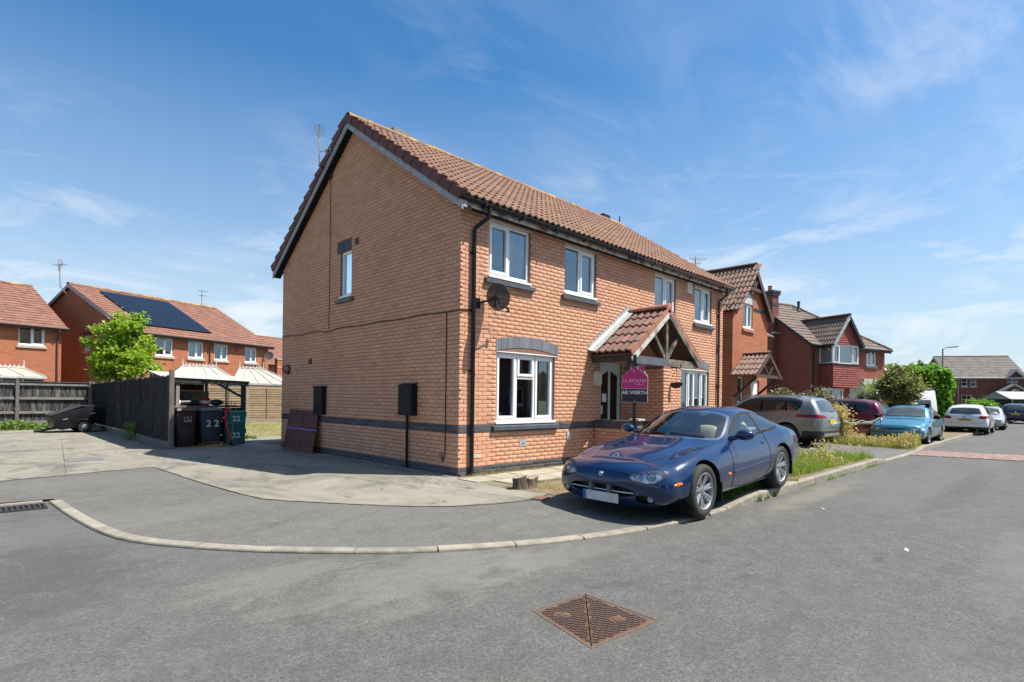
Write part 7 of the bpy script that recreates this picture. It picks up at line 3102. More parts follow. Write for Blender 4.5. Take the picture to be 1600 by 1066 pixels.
def make_wheel(parent, x, y, r, w, rim_r, spokes, side, style='twin', rimmat=None, zc=None):
    """side = -1: outer face looks to -y"""
    wh = newobj('wheel', None, parent)
    wh.location = (x, y, zc if zc is not None else r)
    RZ = Matrix.Rotation(R(90) * (1 if side < 0 else -1), 4, 'X')   # local z -> outer side
    hw = w / 2
    m_ = MB()
    m_.lathe([(rim_r - .005, -hw * .9), (rim_r + .02, -hw), (r - .03, -hw * .98), (r - .008, -hw * .82), (r, -hw * .5), (r, hw * .5), (r - .008, hw * .82),
              (r - .03, hw * .98), (r - .055, hw * 1.02), (rim_r + .02, hw), (rim_r - .005, hw * .9)], 44, M=RZ)
    m_.build('tyre', M_TYRE, wh, smooth=32)
    rm = rimmat or M_ALLOY
    m_ = MB()
    m_.lathe([(rim_r - .004, hw * .92), (rim_r - .012, hw * .95), (rim_r - .022, hw * .86), (rim_r - .03, hw * .3), (rim_r - .04, -hw * .8)], 44, M=RZ)
    m_.lathe([(0.0, hw * .62), (.05, hw * .62), (.062, hw * .55), (.075, hw * .40), (.075, -hw * .2)], 22, M=RZ)
    for k in range(spokes):
        t = 2 * math.pi * k / spokes + .2
        for dt in ((-.10, .10) if style == 'twin' else (0,)):
            ta = t + dt * .9
            tb = t + dt * 1.15
            wa, wb = (.020, .028) if style == 'twin' else (.035, .042)
            zi, zo = hw * .50, hw * .74
            r0, r1 = .055, rim_r - .02
            c0, s0 = math.cos(ta), math.sin(ta)
            c1, s1 = math.cos(tb), math.sin(tb)
            vs = [(r0 * c0 - wa * s0, r0 * s0 + wa * c0, zi), (r0 * c0 + wa * s0, r0 * s0 - wa * c0, zi), (r1 * c1 + wb * s1, r1 * s1 - wb * c1, zo), (r1 * c1 - wb * s1, r1 * s1 + wb * c1, zo),
                  (r0 * c0, r0 * s0, zi + .012), (r1 * c1, r1 * s1, zo + .012)]
            low = [(v[0], v[1], v[2] - .035) for v in vs[:4]]
            vs = [tuple(RZ @ Vector(v)) for v in vs + low]
            m_.add(vs, [(0, 4, 5, 3), (4, 1, 2, 5), (1, 7, 8, 2), (6, 0, 3, 9), (6, 7, 1, 4, 0), (3, 5, 2, 8, 9)])
    m_.build('rim', rm, wh, smooth=30)
    m_ = MB()
    m_.lathe([(0.0, -hw * .25), (rim_r * .72, -hw * .25), (rim_r * .72, -hw * .15), (0.0, -hw * .15)], 26, M=RZ)
    m_.build('brake_disc', mat('brake_steel', (0.09, 0.085, 0.08), rough=0.5, metal=0.6) if 'brake_steel' not in MATS else MATS['brake_steel'], wh, smooth=30)
    m_ = MB()
    m_.lathe([(0.0, -hw * .6), (rim_r - .03, -hw * .6)], 26, M=RZ)
    m_.build('wheel_back', M_VOID, wh)
    m_ = MB()
    m_.lathe([(0.0, hw * .66), (.026, hw * .66), (.03, hw * .6)], 16, M=RZ)
    for k in range(5):
        t = 2 * math.pi * k / 5
        m_.lathe([(0.0, hw * .58), (.008, hw * .58), (.009, hw * .5)], 8, M=RZ @ Matrix.Translation((.048 * math.cos(t), .048 * math.sin(t), 0)))
    m_.build('hub_cap', M_GREYPL, wh, smooth=30)
    return wh


SIDE = ((1, 0, 0), (0, 0, 1))      # x-z outline
FRONTAL = ((0, 1, 0), (0, 0, 1))   # y-z outline


def arch_cut(sh, xc, zc, r, n=30):
    for s_ in (1, -1):
        poly = oval(xc, zc, r, r, n)
        sh.cut(poly, *SIDE, (lambda c, nn, s_=s_: c.y * s_ > 0.35 and c.z < zc + r + .2 and abs(c.x - xc) < r + .3), 90)
    dead = [f for f in sh.bm.faces if f[sh.lay] == 90]
    bmesh.ops.delete(sh.bm, geom=dead, context='FACES')


def arch_parts(sh, parent, xc, zc, r, paintm, w=0.36, yo=0.9):
    m_ = MB()
    for s_ in (1, -1):
        pr = []
        vs = []
        n = 24
        for i in range(n + 1):
            t = R(-38) + (math.pi + R(76)) * i / n
            x, z = xc + r * math.cos(t), zc + r * math.sin(t)
            h = sh.hit((x + .012 * math.cos(t), s_ * 2, z + .012 * math.sin(t)), (0, -s_, 0))
            y = abs(h.y) if h else yo
            vs += [(x, s_ * (y - .002), z), (x, s_ * (y - w), z)]
        m_.add(vs, [(2 * i, 2 * i + 1, 2 * i + 3, 2 * i + 2) for i in range(n)])
        # back of the arch
        m_.add([(xc, s_ * (yo - w), zc)] + [(vs[2 * i + 1][0], s_ * (yo - w), vs[2 * i + 1][2]) for i in range(n + 1)], [(0, i, i + 1) for i in range(1, n + 1)])
    m_.build('wheel_arch', M_RUBBER, parent, fix=False)


def surf_tube(sh, pts, r, n=5, side=None, inset=0.0, axis='y', mb=None):
    """tube laid on the body along an outline; pts in x-z (axis y), x-y (axis z) or y-z (axis x)"""
    m_ = mb or MB()
    P = []
    for a, b in polyline(pts, 0.05):
        if axis == 'y':
            h = sh.hit((a, side * 2, b), (0, -side, 0))
        elif axis == 'z':
            h = sh.hit((a, b, 3), (0, 0, -1))
        else:
            h = sh.hit((side * 8, a, b), (-side, 0, 0))
        if h is not None:
            P.append(h - sh.normal(h) * inset)
    if len(P) > 1:
        m_.tube(P, r, n)
    return m_


def strip_on(sh, pts, width, proud, side, axis='y', name=None):
    """flat strip lying on the body side"""
    m_ = MB()
    vs = []
    P = polyline(pts, 0.06)
    for i, (a, b) in enumerate(P):
        for dz in (-width / 2, width / 2):
            h = sh.hit((a, side * 2, b + dz), (0, -side, 0)) if axis == 'y' else sh.hit((side * 8, a, b + dz), (-side, 0, 0))
            if h is None:
                h = Vector((a, side * .8, b + dz)) if axis == 'y' else Vector((0, a, b + dz))
            vs.append(h + sh.normal(h) * proud)
    for i, (a, b) in enumerate(P):
        for dz in (-width / 2 - .002, width / 2 + .002):
            h = sh.hit((a, side * 2, b + dz), (0, -side, 0)) if axis == 'y' else sh.hit((side * 8, a, b + dz), (-side, 0, 0))
            if h is None:
                h = vs[0]
            vs.append(h - sh.normal(h) * .004)
    k = len(P)
    fs = []
    for i in range(k - 1):
        fs += [(2 * i, 2 * i + 2, 2 * i + 3, 2 * i + 1), (2 * i, 2 * k + 2 * i, 2 * k + 2 * i + 2, 2 * i + 2), (2 * i + 1, 2 * i + 3, 2 * k + 2 * i + 3, 2 * k + 2 * i + 1)]
    m_.add(vs, fs)
    return m_


def seat(mb, x, y, z, w=.5, lean=.32, head=True, hgt=.62):
    mb.sphere((x + .02, y, z + .08), (.27, w / 2, .11), 14, 8)
    n0 = len(mb.v)
    mb.sphere((0, 0, 0), (.10, w / 2, hgt * .56), 20, 14)
    Mb = Matrix.Translation((x + .26 + lean * hgt * .5, y, z + .10 + hgt * .5)) @ Matrix.Rotation(math.atan(lean), 4, 'Y')
    mb.v[n0:] = [tuple(Mb @ Vector((v[0], math.copysign(abs(v[1] / (w / 2)) ** .7, v[1]) * w / 2, math.copysign(abs(v[2] / (hgt * .56)) ** .75, v[2]) * hgt * .56))) for v in mb.v[n0:]]
    if head:
        mb.sphere((x + .30 + lean * hgt, y, z + hgt + .13), (.06, .13, .10), 12, 8)


# ---------------------------------------------------------------- the blue coupe
CT = [  # x, wb, zb, wm, zm, ws, zs, wa, za, w7, z7, zt
    (-.52, .74, .19, .845, .47, .745, .655, .50, .700, .27, .722, .725),
    (-.25, .78, .18, .888, .51, .785, .730, .54, .755, .29, .785, .790),
    (.05, .80, .17, .908, .54, .800, .778, .56, .795, .31, .830, .838),
    (.40, .80, .16, .905, .56, .800, .803, .58, .828, .33, .872, .882),
    (.66, .80, .16, .898, .56, .790, .825, .62, .865, .36, .912, .924),
    (.92, .80, .16, .892, .57, .780, .848, .66, .925, .41, 1.020, 1.040),
    (1.18, .80, .16, .890, .57, .776, .863, .625, 1.050, .40, 1.130, 1.150),
    (1.42, .80, .16, .890, .57, .775, .874, .590, 1.155, .39, 1.218, 1.238),
    (1.66, .80, .16, .890, .57, .775, .884, .565, 1.208, .38, 1.265, 1.281),
    (1.95, .80, .16, .890, .57, .776, .894, .553, 1.226, .37, 1.282, 1.296),
    (2.25, .80, .16, .892, .57, .780, .906, .556, 1.203, .37, 1.262, 1.277),
    (2.50, .80, .16, .900, .57, .788, .920, .575, 1.143, .38, 1.210, 1.226),
    (2.75, .80, .17, .908, .57, .792, .930, .610, 1.060, .40, 1.125, 1.145),
    (3.00, .80, .18, .905, .56, .785, .926, .645, .978, .42, 1.030, 1.048),
    (3.20, .78, .20, .885, .56, .760, .905, .630, .930, .40, .965, .975),
    (3.38, .74, .24, .850, .55, .715, .870, .570, .895, .34, .915, .920),
]
cp = thing('coupe_car', 'dark navy blue two door coupe with oval headlights parked half on the pavement', 'car', (0.41, -3.445, -0.068))
cp.rotation_euler = (R(0.3), -math.atan(0.098 / 2.588), 0)
V, F = car_shell(CT, (.455, 2.75, .43), (.40, 2.5, .56), nst=120)
sh = Shell(V, F)
RW = .333
# side glass: door window and rear quarter, with a thin surround
DLO = [(.985, .880), (1.20, 1.012), (1.42, 1.125), (1.62, 1.178), (1.85, 1.198), (2.10, 1.190), (2.35, 1.138), (2.56, 1.05), (2.66, .985), (2.60, .963), (2.30, .945), (1.90, .922), (1.40, .896)]
for s_ in (1, -1):
    sel = lambda c, n, s_=s_: c.y * s_ > .35 and c.z > .82 and n.y * s_ > .15
    sh.cut(rounded(grow(DLO, .013), .06, 3), *SIDE, sel, 3)
    sh.cut(rounded(DLO, .05, 3), *SIDE, sel, 1, keep=(3, 1))
    sh.cut([(1.985, .90), (2.045, .90), (1.955, 1.22), (1.895, 1.22)], *SIDE, sel, 3, keep=(1,))
# windscreen, with bright surround
WS = [(-.66, .905), (-.45, .918), (0, .935), (.45, .918), (.66, .905), (.615, 1.03), (.545, 1.165), (.38, 1.212), (0, 1.232), (-.38, 1.212), (-.545, 1.165), (-.615, 1.03)]
selw = lambda c, n: .35 < c.x < 1.6 and c.z > .84 and n.z > .2 and n.x < .05
sh.cut(rounded(grow(WS, .020), .05, 3), *FRONTAL, selw, 4)
sh.cut(rounded(WS, .045, 3), *FRONTAL, selw, 2, keep=(4, 2))
RWG = [(-.60, .985), (0, 1.01), (.60, .985), (.50, 1.155), (0, 1.21), (-.50, 1.155)]
sh.cut(rounded(RWG, .05, 3), *FRONTAL, lambda c, n: 2.2 < c.x < 3.2 and c.z > .95 and n.x > .1, 12)
# headlamps, mouth, fog recesses
HLP = [(-.74, .545), (-.66, .515), (-.55, .515), (-.44, .540), (-.37, .572), (-.42, .612), (-.52, .650), (-.63, .664), (-.71, .648), (-.76, .605)]
for s_ in (1, -1):
    pl = [(p[0] * -s_, p[1]) for p in HLP]
    selh = lambda c, n, s_=s_: c.x < -.1 and c.y * s_ > .2 and n.x < .25 and c.z < .74
    sh.cut(rounded(grow(pl, .008), .03, 2), *FRONTAL, selh, 6)
    sh.cut(rounded(pl, .03, 2), *FRONTAL, selh, 5, keep=(6, 5))
    fg = oval(s_ * .575, .325, .105, .048, 16, ex=2.6, rot=-.12 * s_)
    sh.cut(fg, *FRONTAL, lambda c, n, s_=s_: c.x < -.2 and c.y * s_ > .2 and n.x < .1, 8)
MOUTH = oval(0, .392, .475, .072, 32, ex=2.4)
sh.cut(grow(MOUTH, .014), *FRONTAL, lambda c, n: c.x < -.3 and n.x < 0, 9)
sh.cut(MOUTH, *FRONTAL, lambda c, n: c.x < -.3 and n.x < 0, 7, keep=(9, 7))
for xc in (0, 2.588):
    arch_cut(sh, xc, RW + .01, .378)
body = sh.extract(0, 'body', M_NAVY, cp)
sh.extract(4, 'windscreen_surround', M_CHROME, cp)
sh.extract(2, 'windscreen', M_CGLASS, cp)
sh.extract(12, 'rear_window', M_CGLASS, cp)
for s_ in (1, -1):
    sh.extract(3, 'window_surround', M_RUBBER, cp, side=s_)
    sw = None
    sh.extract(1, 'side_window', M_CGLASS, cp, side=s_)
    hl = sh.extract(5, 'headlight', M_LENS, cp, side=s_)
    sh.extract(6, 'headlight_seal', M_RUBBER, hl, side=s_)
    sh.extract(5, 'headlight_bowl', M_BOWL, hl, offset=.045, walls=1.0, side=s_)
    for (y, z, r_) in ((.64, .592, .052), (.50, .578, .047)):
        h = sh.hit((-3, s_ * y, z), (1, 0, 0))
        nn = sh.normal(h)
        c = h - nn * .04
        Mq = Matrix.Translation(c) @ nn.to_track_quat('Z', 'Y').to_matrix().to_4x4()
        m_ = MB()
        m_.lathe([(r_, .018), (r_ * .92, .022), (r_ * .75, .0), (.0, -.012)], 20, M=Mq)
        m_.sphere(tuple(c), r_ * .45, 12, 8)
        m_.build('lamp_unit', M_CHROME, hl, smooth=40)
sh.extract(9, 'mouth_surround', M_NAVY, cp)
gr_ = sh.extract(7, 'grille', M_VOID, cp, walls=1.0, push=(.10, 0, 0))
m_ = MB()
P = []
for i in range(25):
    y = -.455 + .91 * i / 24
    h = sh.hit((-3, y, .392), (1, 0, 0))
    P.append(h + Vector((.012, 0, .0 - .004)))
m_.tube(P, .011, 8)
m_.build('grille_bar', M_CHROME, gr_, smooth=40)
for y in (-.135, .135):
    h = sh.hit((-3, y, .40), (1, 0, 0))
    m_ = MB()
    m_.box(h.x - .022, h.x + .06, y - .024, y + .024, .362, .460)
    bevel_obj(m_.build('overrider', mat('grey_rubber', (0.11, 0.115, 0.12), rough=0.5) if 'grey_rubber' not in MATS else MATS['grey_rubber'], cp), .01)
for s_ in (1, -1):
    fg = sh.extract(8, 'fog_recess', M_RUBBER, cp, walls=1.0, push=(.05, 0, 0), side=s_)
    m_ = MB()
    h = sh.hit((-3, s_ * .62, .325), (1, 0, 0))
    m_.lathe([(.0, .0), (.036, 0), (.042, -.03), (.042, -.06)], 18, M=Matrix.Translation(h + Vector((.03, 0, 0))) @ Matrix.Rotation(R(-90), 4, 'Y'))
    m_.build('fog_lamp', MATS['fog_glass'] if 'fog_glass' in MATS else mat('fog_glass', (0.16, 0.17, 0.18), (0.3, 0.31, 0.32), 20, 0.1, spec=.8), fg, smooth=40)
# plate, badge
h = sh.hit((-3, 0, .30), (1, 0, 0))
px_ = h.x - .03
m_ = MB()
m_.box(px_, px_ + .012, -.26, .26, .245, .358)
pl_ = m_.build('number_plate', M_PLATEB, cp)
m_ = MB()
m_.box(px_ - .002, px_, .215, .258, .248, .355)
m_.build('blue_band', M_BLUEBAND, pl_)
h = sh.hit((-3, 0, .575), (1, 0, 0))
nn = sh.normal(h)
Mq = Matrix.Translation(h) @ nn.to_track_quat('Z', 'Y').to_matrix().to_4x4()
m_ = MB()
m_.lathe([(.0, .010), (.020, .010), (.024, .006), (.030, .008), (.033, .0)], 22, M=Mq)
bdg = m_.build('bonnet_badge', M_CHROME, cp, smooth=35)
m_ = MB()
m_.sphere(tuple(h + nn * .008), (.012, .014, .016), 10, 6)
m_.build('badge_relief', mat('badge_gold', (0.35, 0.30, 0.2), rough=0.3, metal=0.7), bdg, smooth=40)
# panel gaps
m_ = MB()
for s_ in (1, -1):
    bl = [(-.60, s_ * .40), (-.45, s_ * .43), (-.2, s_ * .52), (.15, s_ * .60), (.45, s_ * .655), (.62, s_ * .70)]
    surf_tube(sh, bl, .006, 5, axis='z', mb=m_, inset=.0005)
    door = [(.80, .845), (.795, .60), (.80, .36), (.84, .26), (1.2, .235), (1.75, .235), (1.98, .27), (2.09, .40), (2.12, .60), (2.10, .80), (2.06, .925)]
    surf_tube(sh, door, .0055, 5, side=s_, mb=m_, inset=.0006)
    surf_tube(sh, [(-.62, .455), (-.48, .475), (-.36, .48)], .0038, 5, side=s_, mb=m_, inset=.0006)
surf_tube(sh, [(-.40, .60), (-.2, .625), (0, .632), (.2, .625), (.40, .60)], .0058, 5, side=-1, axis='x', mb=m_, inset=.0006)
m_.build('panel_gap', M_RUBBER, cp, fix=False)
for s_ in (1, -1):
    strip_on(sh, [(.80, .475), (1.4, .485), (2.13, .50)], .030, .009, s_).build('rubbing_strip', M_NAVY, cp)
    surf_tube(sh, [(.80, .49), (1.4, .50), (2.13, .515)], .003, 5, side=s_).build('bright_trim', M_CHROME, cp)
    for (xi, zi, rx_, rz_, nm_) in ((.66, .47, .048, .024, 'side_repeater'), (-.585, .488, .088, .024, 'indicator')):
        h = sh.hit((xi, s_ * 2, zi), (0, -s_, 0))
        h0 = sh.hit((xi - .05, s_ * 2, zi), (0, -s_, 0))
        m_ = MB()
        m_.sphere((0, 0, 0), (rx_, .014, rz_), 18, 8)
        dd_ = (h - h0).normalized()
        ang_ = math.atan2(dd_.y, dd_.x)
        m_.v = [tuple(Matrix.Translation(h) @ Matrix.Rotation(ang_, 4, 'Z') @ Matrix.Rotation(R(-3), 4, 'Y') @ Vector(v)) for v in m_.v]
        m_.build(nm_, M_AMBER, cp, smooth=60)
    strip_on(sh, [(.45, .215), (1.3, .20), (2.12, .205)], .028, .006, s_).build('sill_strip', M_GREYPL, cp)
    # door handle
    m_ = MB()
    h = sh.hit((1.93, s_ * 2, .775), (0, -s_, 0))
    m_.sphere(tuple(h - Vector((0, s_ * .008, 0))), (.055, .02, .03), 14, 8)
    hd = m_.build('door_handle', M_NAVY, cp, smooth=50)
    m_ = MB()
    m_.sphere(tuple(h - Vector((0, s_ * .006, .014))), (.042, .02, .016), 12, 6)
    m_.build('handle_recess', M_RUBBER, hd, smooth=50)
    # mirror
    m_ = MB()
    base = Vector((1.00, s_ * .80, .93))
    Mm = Matrix.Translation((1.06, s_ * .935, .955)) @ Matrix.Rotation(R(-14 * s_), 4, 'Z') @ Matrix.Rotation(R(6), 4, 'Y')
    n0 = len(m_.v)
    m_.sphere((0, 0, 0), (.085, .125, .075), 20, 12)
    m_.v = [tuple(Mm @ Vector((v[0] if v[0] < .03 else .03, v[1], v[2]))) for v in m_.v]
    m_.tube([(1.02, s_ * .74, .895), (1.05, s_ * .86, .925)], [.04, .03], 10)
    mr = m_.build('door_mirror', M_NAVY, cp, smooth=50)
    m_ = MB()
    m_.add([tuple(Mm @ Vector((.0315, .108 * math.cos(t), .062 * math.sin(t)))) for t in [2 * math.pi * i / 20 for i in range(20)]], [tuple(range(20))])
    m_.build('mirror_glass', M_CHROME, mr, fix=False)
    # mud flap
    m_ = MB()
    m_.box(.385, .40, s_ * .86 - .06, s_ * .86 + .03, .14, .40)
    m_.build('mud_flap', M_RUBBER, cp)
    m_ = MB()
    m_.box(2.98, 2.995, s_ * .84 - .06, s_ * .84 + .05, .18, .42)
    m_.build('mud_flap', M_RUBBER, cp)
    # tail lamp
    strip_on(sh, [(3.40, .72), (3.62, .72)], .10, .004, s_).build('tail_lamp', M_REDL, cp)
for xc in (0, 2.588):
    arch_parts(sh, cp, xc, RW + .01, .378, M_NAVY)
    for s_ in (-1, 1):
        make_wheel(cp, xc, s_ * .775, RW, .225, .235, 7, s_, 'twin')
# wipers on the screen
for (a, b) in (((-.50, .915), (.02, .945)), ((.06, .945), (.58, .912))):
    m_ = MB()
    P = []
    for i in range(9):
        y = a[0] + (b[0] - a[0]) * i / 8
        z = a[1] + (b[1] - a[1]) * i / 8
        h = sh.hit((-3, y, z + .012), (1, 0, 0))
        if h:
            P.append(h + Vector((-.012, 0, .008)))
    m_.tube(P, .007, 6)
    m_.build('wiper', M_RUBBER, cp)
# aerial of interior: tub, dash, seats, wheel
m_ = MB()
m_.box(.50, 3.0, -.74, .74, .26, .34)
m_.box(.45, .55, -.74, .74, .34, .82)
m_.box(2.9, 3.0, -.72, .72, .3, .90)
for s_ in (1, -1):
    m_.box(.5, 3.0, s_ * .76 - .02, s_ * .76 + .02, .3, .80)
m_.build('cabin_tub', M_DASH, cp)
m_ = MB()
m_.prism([(.66, -.60, .70), (.66, -.60, .845), (.98, -.60, .875), (1.18, -.60, .83), (1.18, -.60, .66)], (0, 1.20, 0))
m_.box(1.1, 2.2, -.12, .12, .34, .60)
o = m_.build('dashboard', mat('pale_dash', (0.26, 0.26, 0.23), (0.2, 0.2, 0.18), 5, 0.6), cp)
bevel_obj(o, .03)
for y in (-.38, .38):
    for a_ in ((1.50, y, .36, .52, .34), (2.25, y, .40, .50, .45, False, .42)):
        m_ = MB()
        seat(m_, *a_)
        m_.build('seat', M_CREAM, cp, smooth=60)
m_ = MB()
Ms = Matrix.Translation((1.25, .38, .84)) @ Matrix.Rotation(R(-66), 4, 'Y')
ring_ = [tuple(Ms @ Vector((.185 * math.cos(t), .185 * math.sin(t), 0))) for t in [2 * math.pi * i / 28 for i in range(29)]]
m_.tube(ring_, .016, 8)
for a in (R(90), R(210), R(330)):
    m_.tube([tuple(Ms @ Vector((0, 0, -.01))), tuple(Ms @ Vector((.18 * math.cos(a), .18 * math.sin(a), 0)))], .016, 6)
m_.sphere(tuple(Ms @ Vector((0, 0, 0))), .055, 12, 8)
m_.build('steering_wheel', mat('tan_wheel', (0.32, 0.29, 0.22), rough=0.5), cp, smooth=50)
m_ = MB()
m_.box(1.37, 1.40, -.12, .12, 1.125, 1.18)
m_.build('rear_view_mirror', M_RUBBER, cp)

# ---------------------------------------------------------------- ordinary cars, one shape each
SUVT = [
    (-.42, .76, .24, .895, .60, .82, .86, .62, .930, .34, .955, .960),
    (0, .84, .24, .930, .64, .86, .945, .66, .995, .36, 1.022, 1.030),
    (.50, .86, .24, .935, .67, .87, .985, .68, 1.045, .38, 1.075, 1.085),
    (.80, .86, .24, .935, .68, .87, 1.00, .72, 1.12, .42, 1.19, 1.20),
    (1.15, .86, .24, .935, .68, .868, 1.015, .685, 1.34, .42, 1.42, 1.435),
    (1.50, .86, .24, .935, .68, .866, 1.03, .655, 1.495, .42, 1.565, 1.58),
    (1.90, .86, .24, .935, .68, .866, 1.04, .640, 1.542, .42, 1.607, 1.62),
    (2.60, .86, .24, .935, .69, .866, 1.055, .636, 1.540, .42, 1.602, 1.613),
    (3.00, .86, .25, .935, .70, .864, 1.065, .634, 1.520, .42, 1.580, 1.590),
    (3.30, .83, .28, .925, .70, .85, 1.07, .630, 1.490, .42, 1.552, 1.560),
    (3.46, .80, .31, .905, .70, .835, 1.07, .625, 1.470, .42, 1.532, 1.540),
]
HATT = [
    (-.42, .70, .20, .800, .49, .70, .675, .53, .735, .29, .765, .77),
    (0, .76, .20, .842, .54, .765, .785, .59, .835, .33, .868, .875),
    (.42, .77, .20, .845, .56, .778, .838, .62, .888, .36, .922, .93),
    (.70, .77, .20, .845, .57, .780, .858, .645, .95, .40, 1.015, 1.03),
    (1.05, .77, .20, .845, .57, .780, .873, .605, 1.165, .40, 1.23, 1.245),
    (1.35, .77, .20, .845, .57, .780, .884, .572, 1.288, .38, 1.35, 1.362),
    (1.80, .77, .20, .845, .57, .780, .892, .560, 1.312, .38, 1.376, 1.388),
    (2.40, .77, .20, .845, .57, .780, .902, .556, 1.288, .38, 1.350, 1.360),
    (2.75, .76, .22, .840, .57, .775, .905, .560, 1.235, .38, 1.292, 1.300),
    (2.95, .74, .25, .825, .57, .760, .90, .555, 1.19, .38, 1.245, 1.25),
]


def simple_car(name, label, loc, rz, table, paintm, kind, scale=(1, 1, 1), wb=2.77, rw=.35, plate=None, roofbars=False, pitch=0.0, group=None, tails=None, zlo_=None, rimmat=None):
    t = thing(name, label, 'car', loc, rz, group)
    t.rotation_euler = (0, pitch, rz)
    if kind == 'suv':
        V, F = car_shell(table, (.44, 2.9, .62), (.34, 4.2, .72), rake=(2.9, .50, .95), scale=scale, nst=70)
    else:
        V, F = car_shell(table, (.42, 2.7, .48), (.34, 3.6, .62), rake=(2.5, .55, .85), scale=scale, nst=70)
    sh = Shell(V, F)
    sx, sy, sz = scale
    sc = lambda pl: [(a * sx, b * sz) for a, b in pl]
    scf = lambda pl: [(a * sy, b * sz) for a, b in pl]
    xmax = max(v[0] for v in V)
    if kind == 'suv':
        dlo = [(1.02, 1.075), (1.25, 1.26), (1.52, 1.43), (1.85, 1.50), (2.6, 1.495), (2.95, 1.465), (3.18, 1.40), (3.10, 1.135), (2.4, 1.115), (1.6, 1.085)]
        pil = [[(1.93, 1.05), (2.01, 1.05), (2.01, 1.55), (1.93, 1.55)], [(2.72, 1.05), (2.79, 1.05), (2.72, 1.55), (2.65, 1.55)]]
        ws = [(-.70, 1.115), (0, 1.15), (.70, 1.115), (.60, 1.47), (0, 1.52), (-.60, 1.47)]
        rg = [(-.66, 1.10), (0, 1.09), (.66, 1.10), (.56, 1.42), (0, 1.46), (-.56, 1.42)]
        tl = tails or [(.44, .90), (.88, .91), (.98, 1.0), (.86, 1.02), (.50, .985)]
        hlp = [(.42, .72), (.70, .74), (.86, .80), (.80, .85), (.52, .815)]
    else:
        dlo = [(.88, .925), (1.10, 1.08), (1.36, 1.225), (1.7, 1.268), (2.3, 1.258), (2.62, 1.20), (2.72, 1.12), (2.68, .955), (2.0, .942), (1.4, .932)]
        pil = [[(1.74, .90), (1.82, .90), (1.80, 1.3), (1.72, 1.3)]]
        ws = [(-.63, .955), (0, .99), (.63, .955), (.53, 1.26), (0, 1.31), (-.53, 1.26)]
        rg = [(-.58, .95), (0, .94), (.58, .95), (.50, 1.16), (0, 1.19), (-.50, 1.16)]
        tl = [(.45, .70), (.76, .70), (.78, .84), (.50, .83)]
        hlp = None
    for s_ in (1, -1):
        sel = lambda c, n, s_=s_: c.y * s_ > .3 and c.z > .8 * sz and n.y * s_ > .2
        sh.cut(rounded(grow(sc(dlo), .02), .06, 2), *SIDE, sel, 3)
        sh.cut(rounded(sc(dlo), .05, 2), *SIDE, sel, 1, keep=(3, 1))
        for p in pil:
            sh.cut(sc(p), *SIDE, sel, 3, keep=(1,))
    sh.cut(rounded(scf(ws), .05, 2), *FRONTAL, lambda c, n: c.x < 1.9 * sx and c.z > .85 * sz and n.x < -.1 and n.z > .1, 2)
    sh.cut(rounded(scf(rg), .05, 2), *FRONTAL, lambda c, n: c.x > 2.3 * sx and c.z > .85 * sz and n.x > .15, 10)
    rear = lambda c, n: c.x > xmax - .75 and n.x > -.1
    for s_ in (1, -1):
        sh.cut(rounded([(a * s_, b) for a, b in scf(tl)], .03, 2), *FRONTAL, lambda c, n, s_=s_: rear(c, n) and c.y * s_ > .2, 5)
    zlo = (.52 if kind == 'suv' else .34) * sz
    zlo = (zlo_ or zlo / sz) * sz
    if True:
        sh.cut([(-1.2, -.2), (1.2, -.2), (1.2, zlo), (-1.2, zlo)], *FRONTAL, lambda c, n: c.x > xmax - .55, 8, keep=(0,))
        sh.cut([(-3, -.2), (6, -.2), (6, .33 * sz), (-3, .33 * sz)], *SIDE, lambda c, n: abs(n.y) > .3 and c.x < xmax - .5, 8, keep=(0,)) if kind == 'suv' else None
    front = lambda c, n: c.x < .1 and n.x < .2
    if kind == 'suv':
        for s_ in (1, -1):
            sh.cut(rounded([(a * s_, b) for a, b in scf(hlp)], .02, 2), *FRONTAL, lambda c, n, s_=s_: front(c, n) and c.y * s_ > .2, 6)
        sh.cut(oval(0, .62 * sz, .42 * sy, .10 * sz, 20, ex=4), *FRONTAL, front, 8)
    else:
        for s_ in (1, -1):
            sh.cut(oval(s_ * .56 * sy, .595 * sz, .125 * sy, .078 * sz, 20), *FRONTAL, lambda c, n, s_=s_: front(c, n) and c.y * s_ > .2, 6)
            sh.cut(oval(s_ * .735 * sy, .575 * sz, .042 * sy, .042 * sz, 12), *FRONTAL, lambda c, n, s_=s_: front(c, n) and c.y * s_ > .2, 7)
        sh.cut(oval(0, .575 * sz, .30 * sy, .026 * sz, 20, ex=5), *FRONTAL, front, 8)
        sh.cut(oval(0, .33 * sz, .46 * sy, .05 * sz, 20, ex=5), *FRONTAL, front, 8)
    for xc in (0, wb):
        arch_cut(sh, xc, rw + .01, rw + .045, 24)
    sh.extract(0, 'body', paintm, t)
    for s_ in (1, -1):
        sh.extract(3, 'window_surround', M_RUBBER, t, side=s_)
        sh.extract(1, 'side_window', M_CGLASSD, t, side=s_)
    wsg = sh.extract(2, 'windscreen', M_CGLASSW if kind != 'suv' else M_CGLASSD, t)
    sh.extract(10, 'rear_window', M_CGLASSW, t)
    for s_ in (1, -1):
        sh.extract(5, 'tail_lamp', M_REDL, t, side=s_)
        hl = sh.extract(6, 'headlight', M_LENS, t, side=s_)
        if hl:
            sh.extract(6, 'headlight_bowl', M_BOWL, hl, offset=.03, walls=1.0, side=s_)
        sh.extract(7, 'indicator', M_BOWL, t, side=s_)
    sh.extract(8, 'lower_trim', M_GREYD, t)
    m_ = MB()
